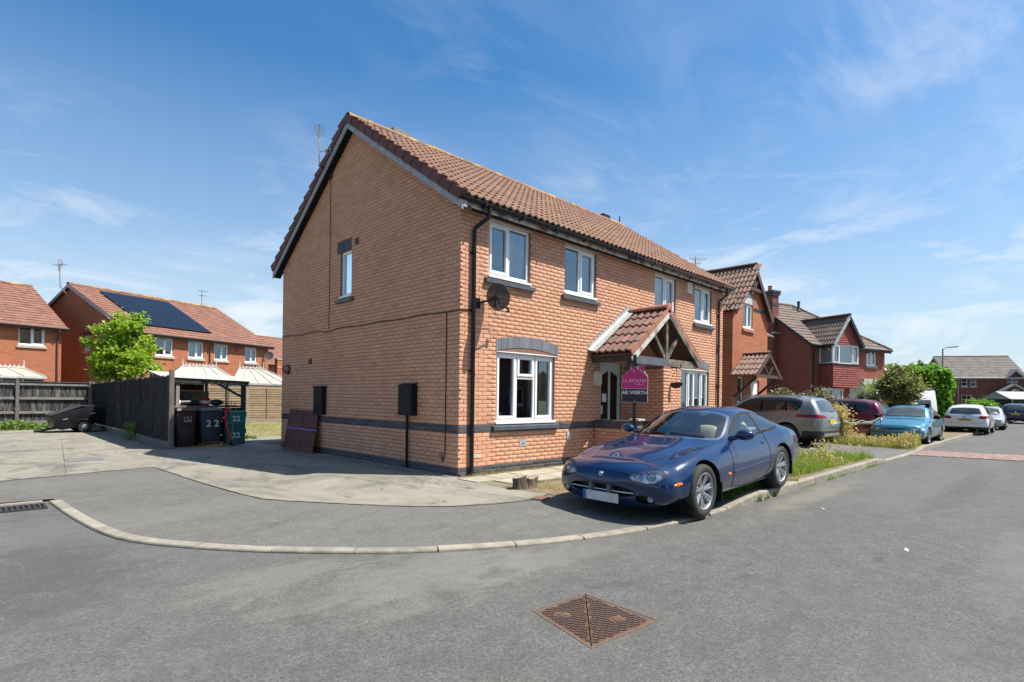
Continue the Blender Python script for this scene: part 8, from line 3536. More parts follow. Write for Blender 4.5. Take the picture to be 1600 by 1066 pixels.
    for s_ in (1, -1):
        d1 = [(.72, .85), (.72, .35), (1.93, .33), (1.97, .98)] if kind == 'suv' else [(.68, .80), (.66, .30), (1.74, .29), (1.78, .88)]
        surf_tube(sh, sc(d1), .0045, 4, side=s_, mb=m_, inset=.001)
        d2 = [(1.97, .98), (1.95, .33), (2.5, .40), (2.78, .75), (2.80, 1.04)]
        if kind == 'suv':
            surf_tube(sh, sc(d2), .0045, 4, side=s_, mb=m_, inset=.001)
    bl = [(-.9 * sy, 0), (.9 * sy, 0)]
    zb_ = (.62 if kind == 'suv' else .60) * sz
    surf_tube(sh, [(-.72 * sy, zb_), (.72 * sy, zb_)], .005, 4, side=1, axis='x', mb=m_, inset=.001)
    if kind != 'suv':
        surf_tube(sh, [(-.62 * sy, .66 * sz), (0, .69 * sz), (.62 * sy, .66 * sz)], .005, 4, side=-1, axis='x', mb=m_, inset=.001)
        surf_tube(sh, [(-.66 * sy, .45 * sz), (.66 * sy, .45 * sz)], .006, 4, side=-1, axis='x', mb=m_, inset=.001)
    m_.build('panel_gap', M_RUBBER, t, fix=False)
    for s_ in (1, -1):
        m_ = MB()
        xm_, zm_ = (1.12, 1.12) if kind == 'suv' else (.98, .97)
        m_.sphere((xm_ * sx, s_ * (.99 if kind == 'suv' else .90) * sy, zm_ * sz), (.07, .11, .075), 12, 8)
        m_.tube([(xm_ * sx, s_ * .82 * sy, (zm_ - .04) * sz), (xm_ * sx, s_ * .94 * sy, zm_ * sz)], .025, 6)
        m_.build('door_mirror', M_RUBBER if kind != 'suv' else paintm, t, smooth=50)
        for xh in ((1.78, 2.56) if kind == 'suv' else (1.60,)):
            zh = .90 if kind == 'suv' else .80
            h = sh.hit((xh * sx, s_ * 2, zh * sz), (0, -s_, 0))
            if h:
                m_ = MB()
                m_.box(h.x - .09, h.x + .09, h.y - .02, h.y + .02, h.z - .012, h.z + .012)
                m_.build('door_handle', paintm, t)
    for xc in (0, wb):
        arch_parts(sh, t, xc, rw + .01, rw + .045, paintm, .34, .88 * sy)
        for s_ in (-1, 1):
            make_wheel(t, xc, s_ * (.80 if kind == 'suv' else .725) * sy, rw, .22 * sy, rw * .66, 5, s_, 'plain', rimmat)
    # plates and wipers
    if plate:
        txt, side, colr = plate
        z = (.80 if kind == 'suv' else .40) * sz
        if side < 0:
            z = .41 * sz
        h = sh.hit((8 * side, 0, z), (-side, 0, 0))
        m_ = MB()
        m_.box(h.x - .012, h.x + .022, -.26, .26, z - .055, z + .055)
        p_ = m_.build('number_plate', colr, t)
        if txt:
            lettering('lettering', txt, .085, M_RUBBER, p_, Matrix.Translation((h.x + (.024 if side > 0 else -.014), 0, z - .028)) @ Matrix.Rotation(R(90 * side), 4, 'Z') @ Matrix.Rotation(R(90), 4, 'X'), bold=.002)
    h = sh.hit((8, 0, 1.12 * sz if kind == 'suv' else .97 * sz), (-1, 0, 0))
    m_ = MB()
    m_.tube([h + Vector((.015, 0, -.02)), h + Vector((.012, .28, .0))], .012, 6)
    m_.build('wiper', M_RUBBER, t)
    if kind == 'suv':
        h = sh.hit((8, 0, .93 * sz), (-1, 0, 0))
        m_ = MB()
        m_.lathe([(0, .012), (.045, .012), (.055, 0)], 18, M=Matrix.Translation(h) @ Matrix.Rotation(R(90), 4, 'Y'))
        m_.build('badge', M_CHROME, t, smooth=40)
    if kind != 'suv':
        m_ = MB()
        for (y0, y1) in ((-.5, .0), (.05, .55)):
            P = []
            for i in range(6):
                y = y0 + (y1 - y0) * i / 5
                h = sh.hit((-3, y * sy, (.975 + .02 * (1 - abs(y))) * sz), (1, 0, 0))
                if h:
                    P.append(h + Vector((-.012, 0, .008)))
            if len(P) > 1:
                m_.tube(P, .009, 5)
        m_.build('wiper', M_RUBBER, t)
    if roofbars:
        m_ = MB()
        for xb_ in (1.45,):
            zr_ = sh.hit((xb_ * sx, 0, 4), (0, 0, -1)).z
            m_.box(xb_ * sx - .03, xb_ * sx + .03, -.62, .62, zr_ + .03, zr_ + .06)
            for y in (-.55, .55):
                zz = sh.hit((xb_ * sx, y * .95, 4), (0, 0, -1)).z
                m_.box(xb_ * sx - .05, xb_ * sx + .05, y - .06, y + .06, zz - .03, zr_ + .07)
        m_.build('roof_bar', M_RUBBER, t)
    return t, sh


M_CGLASSW = mat('screen_glass', (0.035, 0.05, 0.05), (0.06, 0.075, 0.07), 2, 0.03, spec=1.0)
M_GREYD = mat('dark_grey_trim', (0.03, 0.03, 0.031), rough=0.55)
sv, sh = simple_car('suv_car', 'grey metallic estate suv parked nose in on the tarmac drive beyond the blue coupe', (13.05, 1.42, 0), R(267), SUVT, M_GUN, 'suv', plate=('', 1, M_PLATEY), rw=.36)
m_ = MB()
for s_ in (1, -1):
    m_.tube([(1.3, s_ * .60, 1.545), (1.6, s_ * .60, 1.60), (2.9, s_ * .59, 1.595), (3.1, s_ * .58, 1.56)], .016, 8)
m_.build('roof_rail', M_ALLOY, sv, smooth=40)
m_ = MB()
h = sh.hit((8, 0, .40), (-1, 0, 0))
m_.box(h.x - .12, h.x + .02, -.62, .62, .36, .45)
m_.build('bumper_insert', M_ALLOY, sv)
m_ = MB()
for s_ in (1, -1):
    P = [sh.hit((a, s_ * 2, b), (0, -s_, 0)) for a, b in ((1.05, 1.072), (1.6, 1.07), (2.4, 1.10), (3.12, 1.125), (3.20, 1.40))]
    m_.tube([p for p in P if p], .010, 6)
m_.build('window_trim', M_CHROME, sv)
simple_car('hatchback_car', 'maroon hatchback parked beyond the grey estate suv behind the dry bush', (19.9, .95, 0), R(266), SUVT, M_MAROONP, 'suv', (.93, .95, .96), 2.58, .335)
simple_car('hatchback_car', 'old turquoise three door hatchback with round headlights and roof bar facing the viewer', (17.15, -3.33, -.05), 0, HATT, M_TURQ, 'hatch', (1, 1, 1), 2.46, .305, roofbars=True)
simple_car('hatchback_car', 'white hatchback seen from behind with a yellow number plate at the kerb', (31.75, -3.92, -.07), R(180), SUVT, M_WHITEP, 'suv', (.88, .935, .90), 2.44, .32, plate=('UN19 EEG', 1, M_PLATEY), tails=[(.52, .87), (.74, .84), (.98, .90), (.97, 1.02), (.60, 1.01)], zlo_=.42)
simple_car('hatchback_car', 'silver car facing the viewer just beyond the white hatchback', (37.4, -4.0, -.1), R(2), HATT, M_SILVERP, 'hatch', (1, 1.02, 1), 2.46, .305)
simple_car('suv_car', 'dark navy suv seen from behind at the far end of the road', (57.0, -4.3, -.1), R(183), SUVT, M_DNAVY, 'suv', plate=('', 1, M_PLATEY), rw=.36)

# ================================================================ plants
def leaf_cloud(name, centres, size, material, parent=None, kind=None, flat=0.3, seed=1, droop=0.0, aspect=1.7, label=None):
    """one folded leaf (two triangles) per centre"""
    rs = np.random.RandomState(seed)
    n = len(centres)
    C_ = np.asarray(centres, float)
    d = rs.normal(size=(n, 3))
    d[:, 2] = d[:, 2] * (1 - flat) - droop
    d /= np.linalg.norm(d, axis=1)[:, None]
    up = rs.normal(size=(n, 3)) * 0.6 + np.array([0, 0, 1.0])
    s_ = np.cross(d, up)
    s_ /= np.linalg.norm(s_, axis=1)[:, None] + 1e-9
    nn = np.cross(s_, d)
    sz = size * (0.65 + 0.7 * rs.rand(n))[:, None]
    a = C_ - d * sz * aspect * .5
    b = C_ + s_ * sz * .5 + nn * sz * .12
    c = C_ + d * sz * aspect * .5
    e = C_ - s_ * sz * .5 + nn * sz * .12
    V = np.stack([a, b, c, e], 1).reshape(-1, 3)
    i = np.arange(n)[:, None] * 4
    F = np.concatenate([i + np.array([[0, 1, 2]]), i + np.array([[0, 2, 3]])], 1).reshape(-1, 3)
    return np_mesh(name, V, F, material, parent, kind=kind, label=label)


def inside_poly(P, poly):
    x, y = P[:, 0], P[:, 1]
    c = np.zeros(len(P), bool)
    j = len(poly) - 1
    for i in range(len(poly)):
        xi, yi = poly[i]
        xj, yj = poly[j]
        if yi != yj:
            m_ = ((yi > y) != (yj > y)) & (x < (xj - xi) * (y - yi) / (yj - yi) + xi)
            c ^= m_
        j = i
    return c


def blades(name, poly, n, hmin, hmax, width, material, seed=1, bend=.5, clump=0.0, zf=None, label=None, cat=None, head=None, headsize=.02, headfrac=.3, patch=0.0):
    rs = np.random.RandomState(seed)
    p = np.array(poly)
    lo, hi = p.min(0), p.max(0)
    Q = rs.rand(n * 3, 2) * (hi - lo) + lo
    Q = Q[inside_poly(Q, poly)]
    if clump:
        k = max(8, int(len(Q) / 28))
        cc = Q[rs.choice(len(Q), k)]
        Q = cc[rs.randint(0, k, len(Q))] + rs.normal(size=Q.shape) * clump
        Q = Q[inside_poly(Q, poly)]
    if patch:
        f = np.sin(Q[:, 0] * 2.1 + 1.3 * np.sin(Q[:, 1] * 1.7)) + np.sin(Q[:, 1] * 2.7 + Q[:, 0] * .8)
        Q = Q[(f + rs.normal(size=len(Q)) * .5) > patch - 1]
    Q = Q[:n]
    m_ = len(Q)
    z = np.array([(zf or H)(x, y) for x, y in Q]) if m_ < 60000 else np.zeros(m_)
    h = hmin + (hmax - hmin) * rs.rand(m_) ** 1.6
    big = 0.75 + 0.35 * np.sin(Q[:, 0] * 1.9) * np.cos(Q[:, 1] * 2.3)
    h = h * big
    a = rs.rand(m_) * 2 * math.pi
    la = rs.rand(m_) * 2 * math.pi
    w = width * (.6 + .8 * rs.rand(m_))
    ln = h * bend * rs.rand(m_)
    B0 = np.column_stack([Q[:, 0] - np.cos(a) * w / 2, Q[:, 1] - np.sin(a) * w / 2, z])
    B1 = np.column_stack([Q[:, 0] + np.cos(a) * w / 2, Q[:, 1] + np.sin(a) * w / 2, z])
    M0 = np.column_stack([Q[:, 0] + np.cos(la) * ln * .35 - np.cos(a) * w * .35, Q[:, 1] + np.sin(la) * ln * .35 - np.sin(a) * w * .35, z + h * .6])
    M1 = M0 + np.column_stack([np.cos(a) * w * .7, np.sin(a) * w * .7, np.zeros(m_)])
    T = np.column_stack([Q[:, 0] + np.cos(la) * ln, Q[:, 1] + np.sin(la) * ln, z + h])
    V = np.stack([B0, B1, M1, M0, T], 1).reshape(-1, 3)
    i = np.arange(m_)[:, None] * 5
    F = np.concatenate([i + np.array([[0, 1, 2]]), i + np.array([[0, 2, 3]]), i + np.array([[3, 2, 4]])], 1).reshape(-1, 3)
    o = np_mesh(name, V, F, material, kind='stuff')
    if label:
        tag(o, label, cat)
    if head is not None:
        sel = rs.rand(m_) < headfrac
        pts = []
        for _ in range(4):
            pts.append(T[sel] + rs.normal(size=(sel.sum(), 3)) * np.array([.008, .008, .028]))
        hd = leaf_cloud('seed_heads', np.vstack(pts), headsize, head, None, 'stuff', flat=-.6, seed=seed + 5)
        if label:
            tag(hd, 'pale seed heads on the ' + label.split(' ', 1)[1] if False else label.replace('grass', 'grass seed heads'), cat)
    return o


G_GREEN = leaf_mat('verge_grass_blade', [(0.10, 0.18, 0.022), (0.15, 0.25, 0.03), (0.20, 0.27, 0.045), (0.12, 0.21, 0.026), (0.28, 0.28, 0.09)], .4)
G_DRY = leaf_mat('dry_grass_blade', [(0.34, 0.27, 0.11), (0.42, 0.34, 0.15), (0.22, 0.23, 0.06), (0.45, 0.37, 0.19), (0.28, 0.26, 0.08)], .35)
G_HEAD = leaf_mat('seed_head', [(0.45, 0.36, 0.20), (0.52, 0.42, 0.26), (0.36, 0.27, 0.14)], .3)
G_LUSH = leaf_mat('lush_weed', [(0.05, 0.12, 0.015), (0.08, 0.17, 0.02), (0.11, 0.20, 0.03)], .4)
V1 = [(3.75, -4.08), (10.2, -4.08), (10.3, -2.0), (9.0, -0.7), (4.6, -0.6), (4.0, -1.6)]
blades('verge_grass', V1, 22000, .06, .26, .009, G_GREEN, 3, .7, 0.07, label='green and yellowing rough grass on the verge behind the blue coupe', cat='grass', head=G_HEAD, headsize=.016, headfrac=.05)
blades('verge_grass', V1, 420, .3, .52, .006, G_DRY, 13, .5, 0.10, label='taller flowering grass stalks on the verge behind the blue coupe', cat='grass', head=G_HEAD, headsize=.03, headfrac=.9)
blades('kerb_weeds', [(1.25, -4.06), (3.3, -4.08), (3.3, -3.2), (1.6, -3.2)], 4200, .05, .20, .014, G_LUSH, 4, .8, 0.06, label='lush green weeds growing under the blue coupe by the kerb', cat='weeds')
V2 = [(14.9, -4.08), (16.35, -4.08), (16.5, -2.4), (18.0, -1.5), (17.0, -1.2), (14.95, -1.6), (14.2, -2.6)]
blades('dry_grass', V2, 5000, .10, .44, .010, G_DRY, 6, .6, 0.12, patch=.75, label='tall straw coloured dry grass in front of the turquoise car', cat='grass', head=G_HEAD, headsize=.035, headfrac=.35)
blades('dry_grass', V2, 2500, .1, .4, .010, G_GREEN, 16, .6, 0.08, label='green shoots among the dry grass in front of the turquoise car', cat='grass')
blades('thin_grass', [(0.1, -1.55), (4.2, -1.45), (4.2, -.6), (6, -.6), (6, -3.4), (1.4, -3.0), (0.3, -2.2), (-.15, -1.9)], 2600, .03, .12, .007, G_DRY, 7, .9, 0.06, label='sparse parched grass on the bare soil by the stump', cat='grass', patch=.9)
blades('thin_grass', [(0.35, -1.42), (3.9, -1.42), (3.9, -1.28), (0.35, -1.28)], 900, .03, .10, .008, G_GREEN, 8, .9, 0.05, label='line of short green grass along the edge of the paving flags', cat='grass')
blades('wall_weeds', [(0.33, -.02), (3.9, -.02), (3.9, -.18), (0.2, -.22), (-.25, -.12)], 1500, .02, .075, .007, G_DRY, 9, .9, 0.04, label='straw coloured weeds at the foot of the front wall', cat='weeds')
blades('thin_grass', [(-.1, 11.4), (8, 11.4), (8, 22), (-.1, 22)], 9000, .03, .10, .014, G_DRY, 10, .9, 0.12, label='parched short grass of the back lawn', cat='grass')
blades('thin_grass', [(-.1, 11.4), (8, 11.4), (8, 22), (-.1, 22)], 4000, .03, .11, .014, G_GREEN, 20, .9, 0.12, label='greener tufts in the back lawn', cat='grass')
blades('kerb_weeds', [(-.9, 9.7), (0.5, 10.6), (.5, 11.5), (-.3, 11.4)], 500, .04, .16, .02, G_LUSH, 21, .8, 0.06, label='green weeds at the corner of the lean-to', cat='weeds')
blades('kerb_weeds', [(3.9, -4.30), (10.0, -4.30), (10.0, -4.262), (3.9, -4.262)], 500, .02, .09, .008, G_GREEN, 22, .8, 0.05, zf=lambda x, y: ROADZ, label='thin weeds growing in the gutter along the kerb', cat='weeds')
blades('kerb_weeds', [(2.2, -4.29), (2.9, -4.29), (2.9, -4.262), (2.2, -4.262)], 60, .04, .13, .012, G_LUSH, 23, .8, 0.02, zf=lambda x, y: ROADZ, label='two small weeds in the gutter beside the blue coupe', cat='weeds')
blades('kerb_weeds', [(4.0, -4.22), (4.12, -4.22), (4.12, -4.1), (4.0, -4.1)], 60, .06, .24, .010, G_DRY, 24, .7, 0.02, label='dry weed tuft on the kerb behind the rear wheel of the coupe', cat='weeds')
blades('far_grass', [(52, -9.0), (60, -9.0), (60, -6.6), (50, -6.9)], 1500, .05, .2, .05, G_GREEN, 25, .8, 0.2, zf=lambda x, y: ROADZ, label='strip of green grass at the far right edge of the road', cat='grass')
# leafy weeds by the trailer
rs = np.random.RandomState(31)
pts = np.column_stack([rs.uniform(-6.2, -3.7, 1800), rs.normal(19.75, .25, 1800), rs.rand(1800) ** 1.4 * .36])
pts[:, 2] *= 0.4 + .6 * np.abs(np.sin(pts[:, 0] * 2.3))
o = leaf_cloud('leafy_weeds', pts, .07, leaf_mat('weed_leaf', [(0.07, 0.14, 0.02), (0.12, 0.21, 0.035), (0.20, 0.24, 0.07)], .35), None, 'stuff', .3, 32)
tag(o, 'leafy green weeds along the foot of the dark back fence', 'weeds')
pts = np.column_stack([rs.normal(-2.62, .08, 260), rs.normal(12.2, .25, 260), rs.rand(260) * .55])
o = leaf_cloud('leafy_weeds', pts, .05, MATS['weed_leaf'] if 'weed_leaf' in MATS else G_LUSH, None, 'stuff', .3, 33)
tag(o, 'thin green weed climbing the foot of the black slatted fence', 'weeds')

# pebbles along the gable foot
def pebbles(name, n, xr, yr, size, material, seed, label):
    rs = np.random.RandomState(seed)
    base = np.array([(1, 0, 0), (-1, 0, 0), (0, 1, 0), (0, -1, 0), (0, 0, 1), (0, 0, -1)], float)
    fc = np.array([(0, 2, 4), (2, 1, 4), (1, 3, 4), (3, 0, 4), (2, 0, 5), (1, 2, 5), (3, 1, 5), (0, 3, 5)])
    s_ = size * (.5 + rs.rand(n, 1, 1))
    V = base[None] * s_ * (1 + .5 * (rs.rand(n, 6, 3) - .5))
    V[:, :, 0] += (xr[0] + (xr[1] - xr[0]) * rs.rand(n))[:, None] - np.abs(rs.normal(size=n))[:, None] * 0
    V[:, :, 1] += (yr[0] + (yr[1] - yr[0]) * rs.rand(n))[:, None]
    V[:, :, 2] = V[:, :, 2] * .7 + .012
    F = (fc[None] + (np.arange(n) * 6)[:, None, None]).reshape(-1, 3)
    o = np_mesh(name, V.reshape(-1, 3), F, material, kind='stuff')
    return tag(o, label, 'gravel')


M_PEB = mat('pale_pebble', (0.26, 0.245, 0.22), (0.15, 0.14, 0.13), 30, 0.85, piece=.3)
pebbles('gravel', 1500, (-.20, -.01), (0.05, 4.9), .016, M_PEB, 41, 'pale pebbles scattered along the foot of the gable wall')
pebbles('gravel', 500, (-.45, -.2), (0.3, 4.9), .012, M_PEB, 42, 'loose pebbles strayed onto the drive beside the gable')
pebbles('gravel', 160, (-2.75, -2.55), (8.6, 13.0), .022, M_PEB, 43, 'grit and small stones along the foot of the black slatted fence')


def tree(name, label, cat, loc, crown, trunk_h, leafm, n_leaf, leaf, barkm, clumps=60, clump_r=.28, seed=1, squash=1.0, trunk_r=.09, gap=.55, group=None, top=0.0):
    """tapered trunk, limbs to each clump, leaves gathered in clumps through the crown"""
    rs = np.random.RandomState(seed)
    t = thing(name, label, cat, loc, 0, group)
    rx, ry, rz_, zc_ = crown
    cc = []
    while len(cc) < clumps:
        d = rs.normal(size=3)
        d /= np.linalg.norm(d)
        r_ = gap + (1 - gap) * rs.rand()
        r_ *= 1 + .22 * math.sin(3 * math.atan2(d[1], d[0]) + seed) * (1 - abs(d[2]))
        p = np.array([d[0] * rx * r_, d[1] * ry * r_, zc_ + d[2] * rz_ * r_])
        if top and d[2] > 0:
            p[2] += top * rs.rand() * d[2]
            p[0] *= 1 - .3 * d[2]
            p[1] *= 1 - .3 * d[2]
        if p[2] < trunk_h * .6:
            continue
        cc.append(p)
    P = []
    per = n_leaf // clumps
    for c in cc:
        k = clump_r * (.7 + .6 * rs.rand())
        q = c + rs.normal(size=(per, 3)) * k * np.array([1, 1, .75]) * .6
        P.append(q)
    leaf_cloud('crown', np.vstack(P), leaf, leafm, t, None, .35, seed + 1)
    m_ = MB()
    base = Vector((0, 0, -0.05))
    mid = Vector((.04 * rx, .03, trunk_h))
    m_.tube([base, base.lerp(mid, .5) + Vector((.02, .01, 0)), mid], [trunk_r, trunk_r * .8, trunk_r * .65], 9)
    for c in cc[::2]:
        e = Vector(c)
        a = mid.lerp(e, .45) + Vector((0, 0, .1))
        st_ = mid - Vector((0, 0, rs.rand() * trunk_h * .3))
        m_.tube([st_, a, e], [trunk_r * .4, trunk_r * .22, .008], 5)
    m_.build('trunk', barkm, t, smooth=50)
    return t


L_LIME = leaf_mat('lime_leaf', [(0.16, 0.27, 0.025), (0.26, 0.37, 0.04), (0.10, 0.19, 0.02), (0.33, 0.42, 0.06), (0.20, 0.31, 0.03)], .45, .4)
L_LAUREL = leaf_mat('laurel_leaf', [(0.08, 0.19, 0.018), (0.13, 0.28, 0.03), (0.20, 0.37, 0.05), (0.06, 0.14, 0.015)], .35, .35)
L_OLIVE = leaf_mat('variegated_leaf', [(0.12, 0.14, 0.05), (0.20, 0.21, 0.09), (0.30, 0.29, 0.15), (0.09, 0.11, 0.035)], .3)
L_GREY = leaf_mat('grey_green_leaf', [(0.12, 0.13, 0.08), (0.17, 0.17, 0.11), (0.22, 0.20, 0.12), (0.09, 0.10, 0.06)], .25)
L_STRAW = leaf_mat('straw_leaf', [(0.46, 0.36, 0.20), (0.55, 0.44, 0.26), (0.38, 0.29, 0.14), (0.33, 0.29, 0.12)], .3)
L_DARK = leaf_mat('dark_leaf', [(0.05, 0.08, 0.02), (0.08, 0.12, 0.03), (0.12, 0.15, 0.05)], .3)
M_TRUNK = mat('brown_trunk', (0.12, 0.08, 0.055), (0.07, 0.05, 0.035), 9, 0.9, 0.7, 40)
M_RTRUNK = mat('red_brown_trunk', (0.18, 0.085, 0.05), (0.11, 0.055, 0.035), 9, 0.9, 0.7, 40)
tree('broadleaf_tree', 'bright green leafy tree rising behind the black slatted fence', 'tree', (-1.15, 21.6, 0), (1.55, 1.4, 1.15, 2.95), 1.6, L_LIME, 10500, .10, M_TRUNK, 95, .25, 5, top=1.1, gap=.35)
tree('variegated_bush', 'olive variegated bushy tree on red-brown stems left of the caravan', 'tree', (22.85, -2.2, 0), (.70, .70, .85, 2.05), 1.1, L_OLIVE, 8000, .085, M_RTRUNK, 60, .24, 6, trunk_r=.12, gap=.4)
for i, (x, y, r_, h_, lb) in enumerate(((19.3, 1.1, .8, 2.1, 'grey-green rounded shrub nearest the timbered porch'), (20.3, .1, .85, 2.05, 'grey-green spreading shrub below the bay window'), (21.9, -1.2, .6, 1.9, 'small grey-green shrub in front of the window under the bay'))):
    tree('shrub', lb, 'shrub', (x, y, 0), (r_, r_, h_ * .42, h_ * .55), .3, L_GREY, 4200, .075, M_TRUNK, 40, .24, 50 + i, trunk_r=.04, gap=.3, group='grey shrubs in the gardens beyond the cars')
tree('dry_bush', 'straw blond dried bush spilling over between the grey suv and the maroon car', 'shrub', (15.45, -1.6, 0), (.52, .55, .78, .66), .15, L_STRAW, 8000, .06, M_RTRUNK, 60, .26, 61, trunk_r=.03, gap=.25)
tree('broadleaf_tree', 'dark tree top showing above the bright hedge', 'tree', (67.6, 3.8, 0), (1.5, 1.5, 1.6, 4.0), 1.5, L_DARK, 4000, .22, M_TRUNK, 50, .45, 63, gap=.35)
tree('round_bush', 'rounded green bush behind the white and silver cars', 'shrub', (66.5, -1.2, 0), (2.2, 1.4, .9, .95), .3, L_LAUREL, 4000, .16, M_TRUNK, 40, .45, 64, trunk_r=.05, gap=.3)
tree('round_bush', 'low yellow-green bush right of the rounded green one', 'shrub', (68.8, -3.2, 0), (1.6, 1.2, .6, .6), .2, L_OLIVE, 2500, .14, M_TRUNK, 30, .4, 65, trunk_r=.05, gap=.3)
# palm with sword leaves
pm = thing('cordyline_palm', 'spiky green cordyline palm beside the variegated bush', 'palm', (25.3, -0.75, 0))
m_ = MB()
m_.tube([(0, 0, -.05), (.03, 0, .8), (0, .03, 1.7)], [.12, .10, .09], 9)
m_.build('trunk', M_TRUNK, pm, smooth=50)
rs = np.random.RandomState(71)
m_ = MB()
for k in range(130):
    az = rs.rand() * 2 * math.pi
    el = math.asin(min(1, -.35 + 1.3 * rs.rand()))
    L = .75 + .5 * rs.rand()
    d = Vector((math.cos(az) * math.cos(el), math.sin(az) * math.cos(el), math.sin(el)))
    sd_ = d.cross(Vector((0, 0, 1))).normalized() * .022
    b = Vector((0, .03, 1.7)) + d * .08
    md = b + d * L * .6
    tp = b + d * L - Vector((0, 0, .22 * L * math.cos(el)))
    m_.add([b - sd_, b + sd_, md + sd_ * 1.2, md - sd_ * 1.2, tp], [(0, 1, 2, 3), (3, 2, 4)])
m_.build('leaf_rosette', leaf_mat('sword_leaf', [(0.12, 0.18, 0.05), (0.20, 0.25, 0.09), (0.09, 0.14, 0.04)], .3), pm, fix=False)
# hedge
hg = thing('laurel_hedge', 'tall bright green laurel hedge behind the caravan and lamp post', 'hedge', (38.7, 1.5, 0), R(-44))
rs = np.random.RandomState(81)
n = 15000
LX, LYD, LZ = 4.6, 3.0, 3.75
P = []
for f, m_n in (('front', 7000), ('top', 4000), ('end', 4000)):
    q = rs.rand(m_n, 3)
    if f == 'front':
        p = np.column_stack([q[:, 0] * LX, -np.abs(rs.normal(size=m_n)) * .12 + .1 * np.sin(q[:, 0] * 20) * np.sin(q[:, 2] * 14), q[:, 2] * LZ])
    elif f == 'top':
        p = np.column_stack([q[:, 0] * LX, q[:, 1] * LYD, LZ + .12 * np.sin(q[:, 0] * 17) + .1 * rs.normal(size=m_n)])
    else:
        p = np.column_stack([LX + .15 * np.sin(q[:, 2] * 11) + np.abs(rs.normal(size=m_n)) * .15, q[:, 1] * LYD, q[:, 2] * LZ * (1 - .12 * q[:, 1])])
    P.append(p)
leaf_cloud('foliage', np.vstack(P), .17, L_LAUREL, hg, None, .2, 82)
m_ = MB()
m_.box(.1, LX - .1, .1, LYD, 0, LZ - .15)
m_.build('shade_core', mat('hedge_shade', (0.02, 0.035, 0.008), (0.03, 0.05, 0.012), 9, 0.95), hg)  # solid dark core, shade behind the leaves put into its colour

# ================================================================ street furniture and the rest
M_GALVP = mat('galvanised_post', (0.24, 0.25, 0.26), (0.17, 0.18, 0.19), 6, 0.5, 0.2, 60, metal=0.4)
lp_ = thing('street_lamp', 'grey steel street lamp with a flat head between the caravan and the white car', 'street lamp', (44.1, -1.02, -.05))
m_ = MB()
m_.tube([(0, 0, 0), (0, 0, 1.3)], .09, 12)
m_.tube([(0, 0, 1.3), (0, 0, 5.45)], [.06, .045], 12)
m_.build('pole', M_GALVP, lp_, smooth=40)
m_ = MB()
m_.tube([(0, 0, 5.4), (.12, -.12, 5.52), (.3, -.3, 5.56)], .03, 8)
m_.build('bracket', M_GALVP, lp_, smooth=40)
m_ = MB()
m_.beam((.25, -.25, 5.56), (.78, -.78, 5.62), .16, .06)
m_.build('lamp_head', M_GALVP, lp_)
m_ = MB()
m_.beam((.35, -.35, 5.528), (.72, -.72, 5.57), .12, .01)
m_.build('lens', MATS['frosted_lens'], lp_)
m_ = MB()
m_.box(-.05, .05, -.10, -.07, .5, .9)
m_.build('access_door', M_GALVP, lp_)
p2 = thing('utility_pole', 'thin grey pole at the left corner of the far brown house', 'pole', (59.8, .33, 0))
m_ = MB()
m_.tube([(0, 0, 0), (0, 0, 4.1)], .075, 10)
m_.build('pole', M_GALVP, p2, smooth=40)
m_ = MB()
m_.sphere((0, 0, 4.15), (.13, .13, .12), 12, 8)
m_.build('pole_cap', M_GALVP, p2, smooth=40)

# caravan
M_CARA = mat('caravan_white', (0.66, 0.66, 0.65), (0.58, 0.58, 0.57), 3, 0.4)
cv = thing('caravan', 'white touring caravan with a dark rear window parked before the laurel hedge', 'caravan', (32.9, -1.1, 0), R(-25))
m_ = MB()
pr = [(0.0, .35), (-.04, .9), (0.02, 1.5), (.12, 2.15), (.3, 2.33), (4.2, 2.33), (4.6, 2.1), (4.85, 1.4), (4.7, .45), (4.4, .35)]
m_.prism([(0, y, z) for y, z in pr], (2.1, 0, 0))
o = m_.build('body', M_CARA, cv)
bevel_obj(o, .05)
m_ = MB()
vs = [(.5, -.005, 1.13), (1.55, -.005, 1.13), (1.55, .06, 1.62), (.5, .06, 1.62)]
m_.prism([(x, y - .03, z) for x, y, z in vs], (0, -.02, 0))
m_.build('rear_window', M_CGLASSD, cv)
m_ = MB()
m_.box(.3, 1.8, .10, .14, 1.95, 2.0)
m_.box(-.01, 2.11, .1, 4.5, 2.33, 2.36)
m_.build('trim', M_GREYPL, cv)
for x in (.12, 1.88):
    m_ = MB()
    m_.box(x, x + .1, -.07, 0.0, .45, .95)
    m_.build('tail_lamp', M_REDL, cv)
m_ = MB()
m_.box(-.012, 0, 1.0, 2.2, 1.1, 1.75).box(-.012, 0, 2.6, 3.6, 1.1, 1.75)
m_.build('side_window', M_CGLASSD, cv)
for x in (.1, 2.0):
    m_ = MB()
    m_.lathe([(0, -.08), (.30, -.08), (.31, 0), (.30, .08), (0, .08)], 22, M=Matrix.Translation((x, 2.4, .31)) @ Matrix.Rotation(R(90), 4, 'Y'))
    m_.build('wheel', M_TYRE, cv, smooth=40)
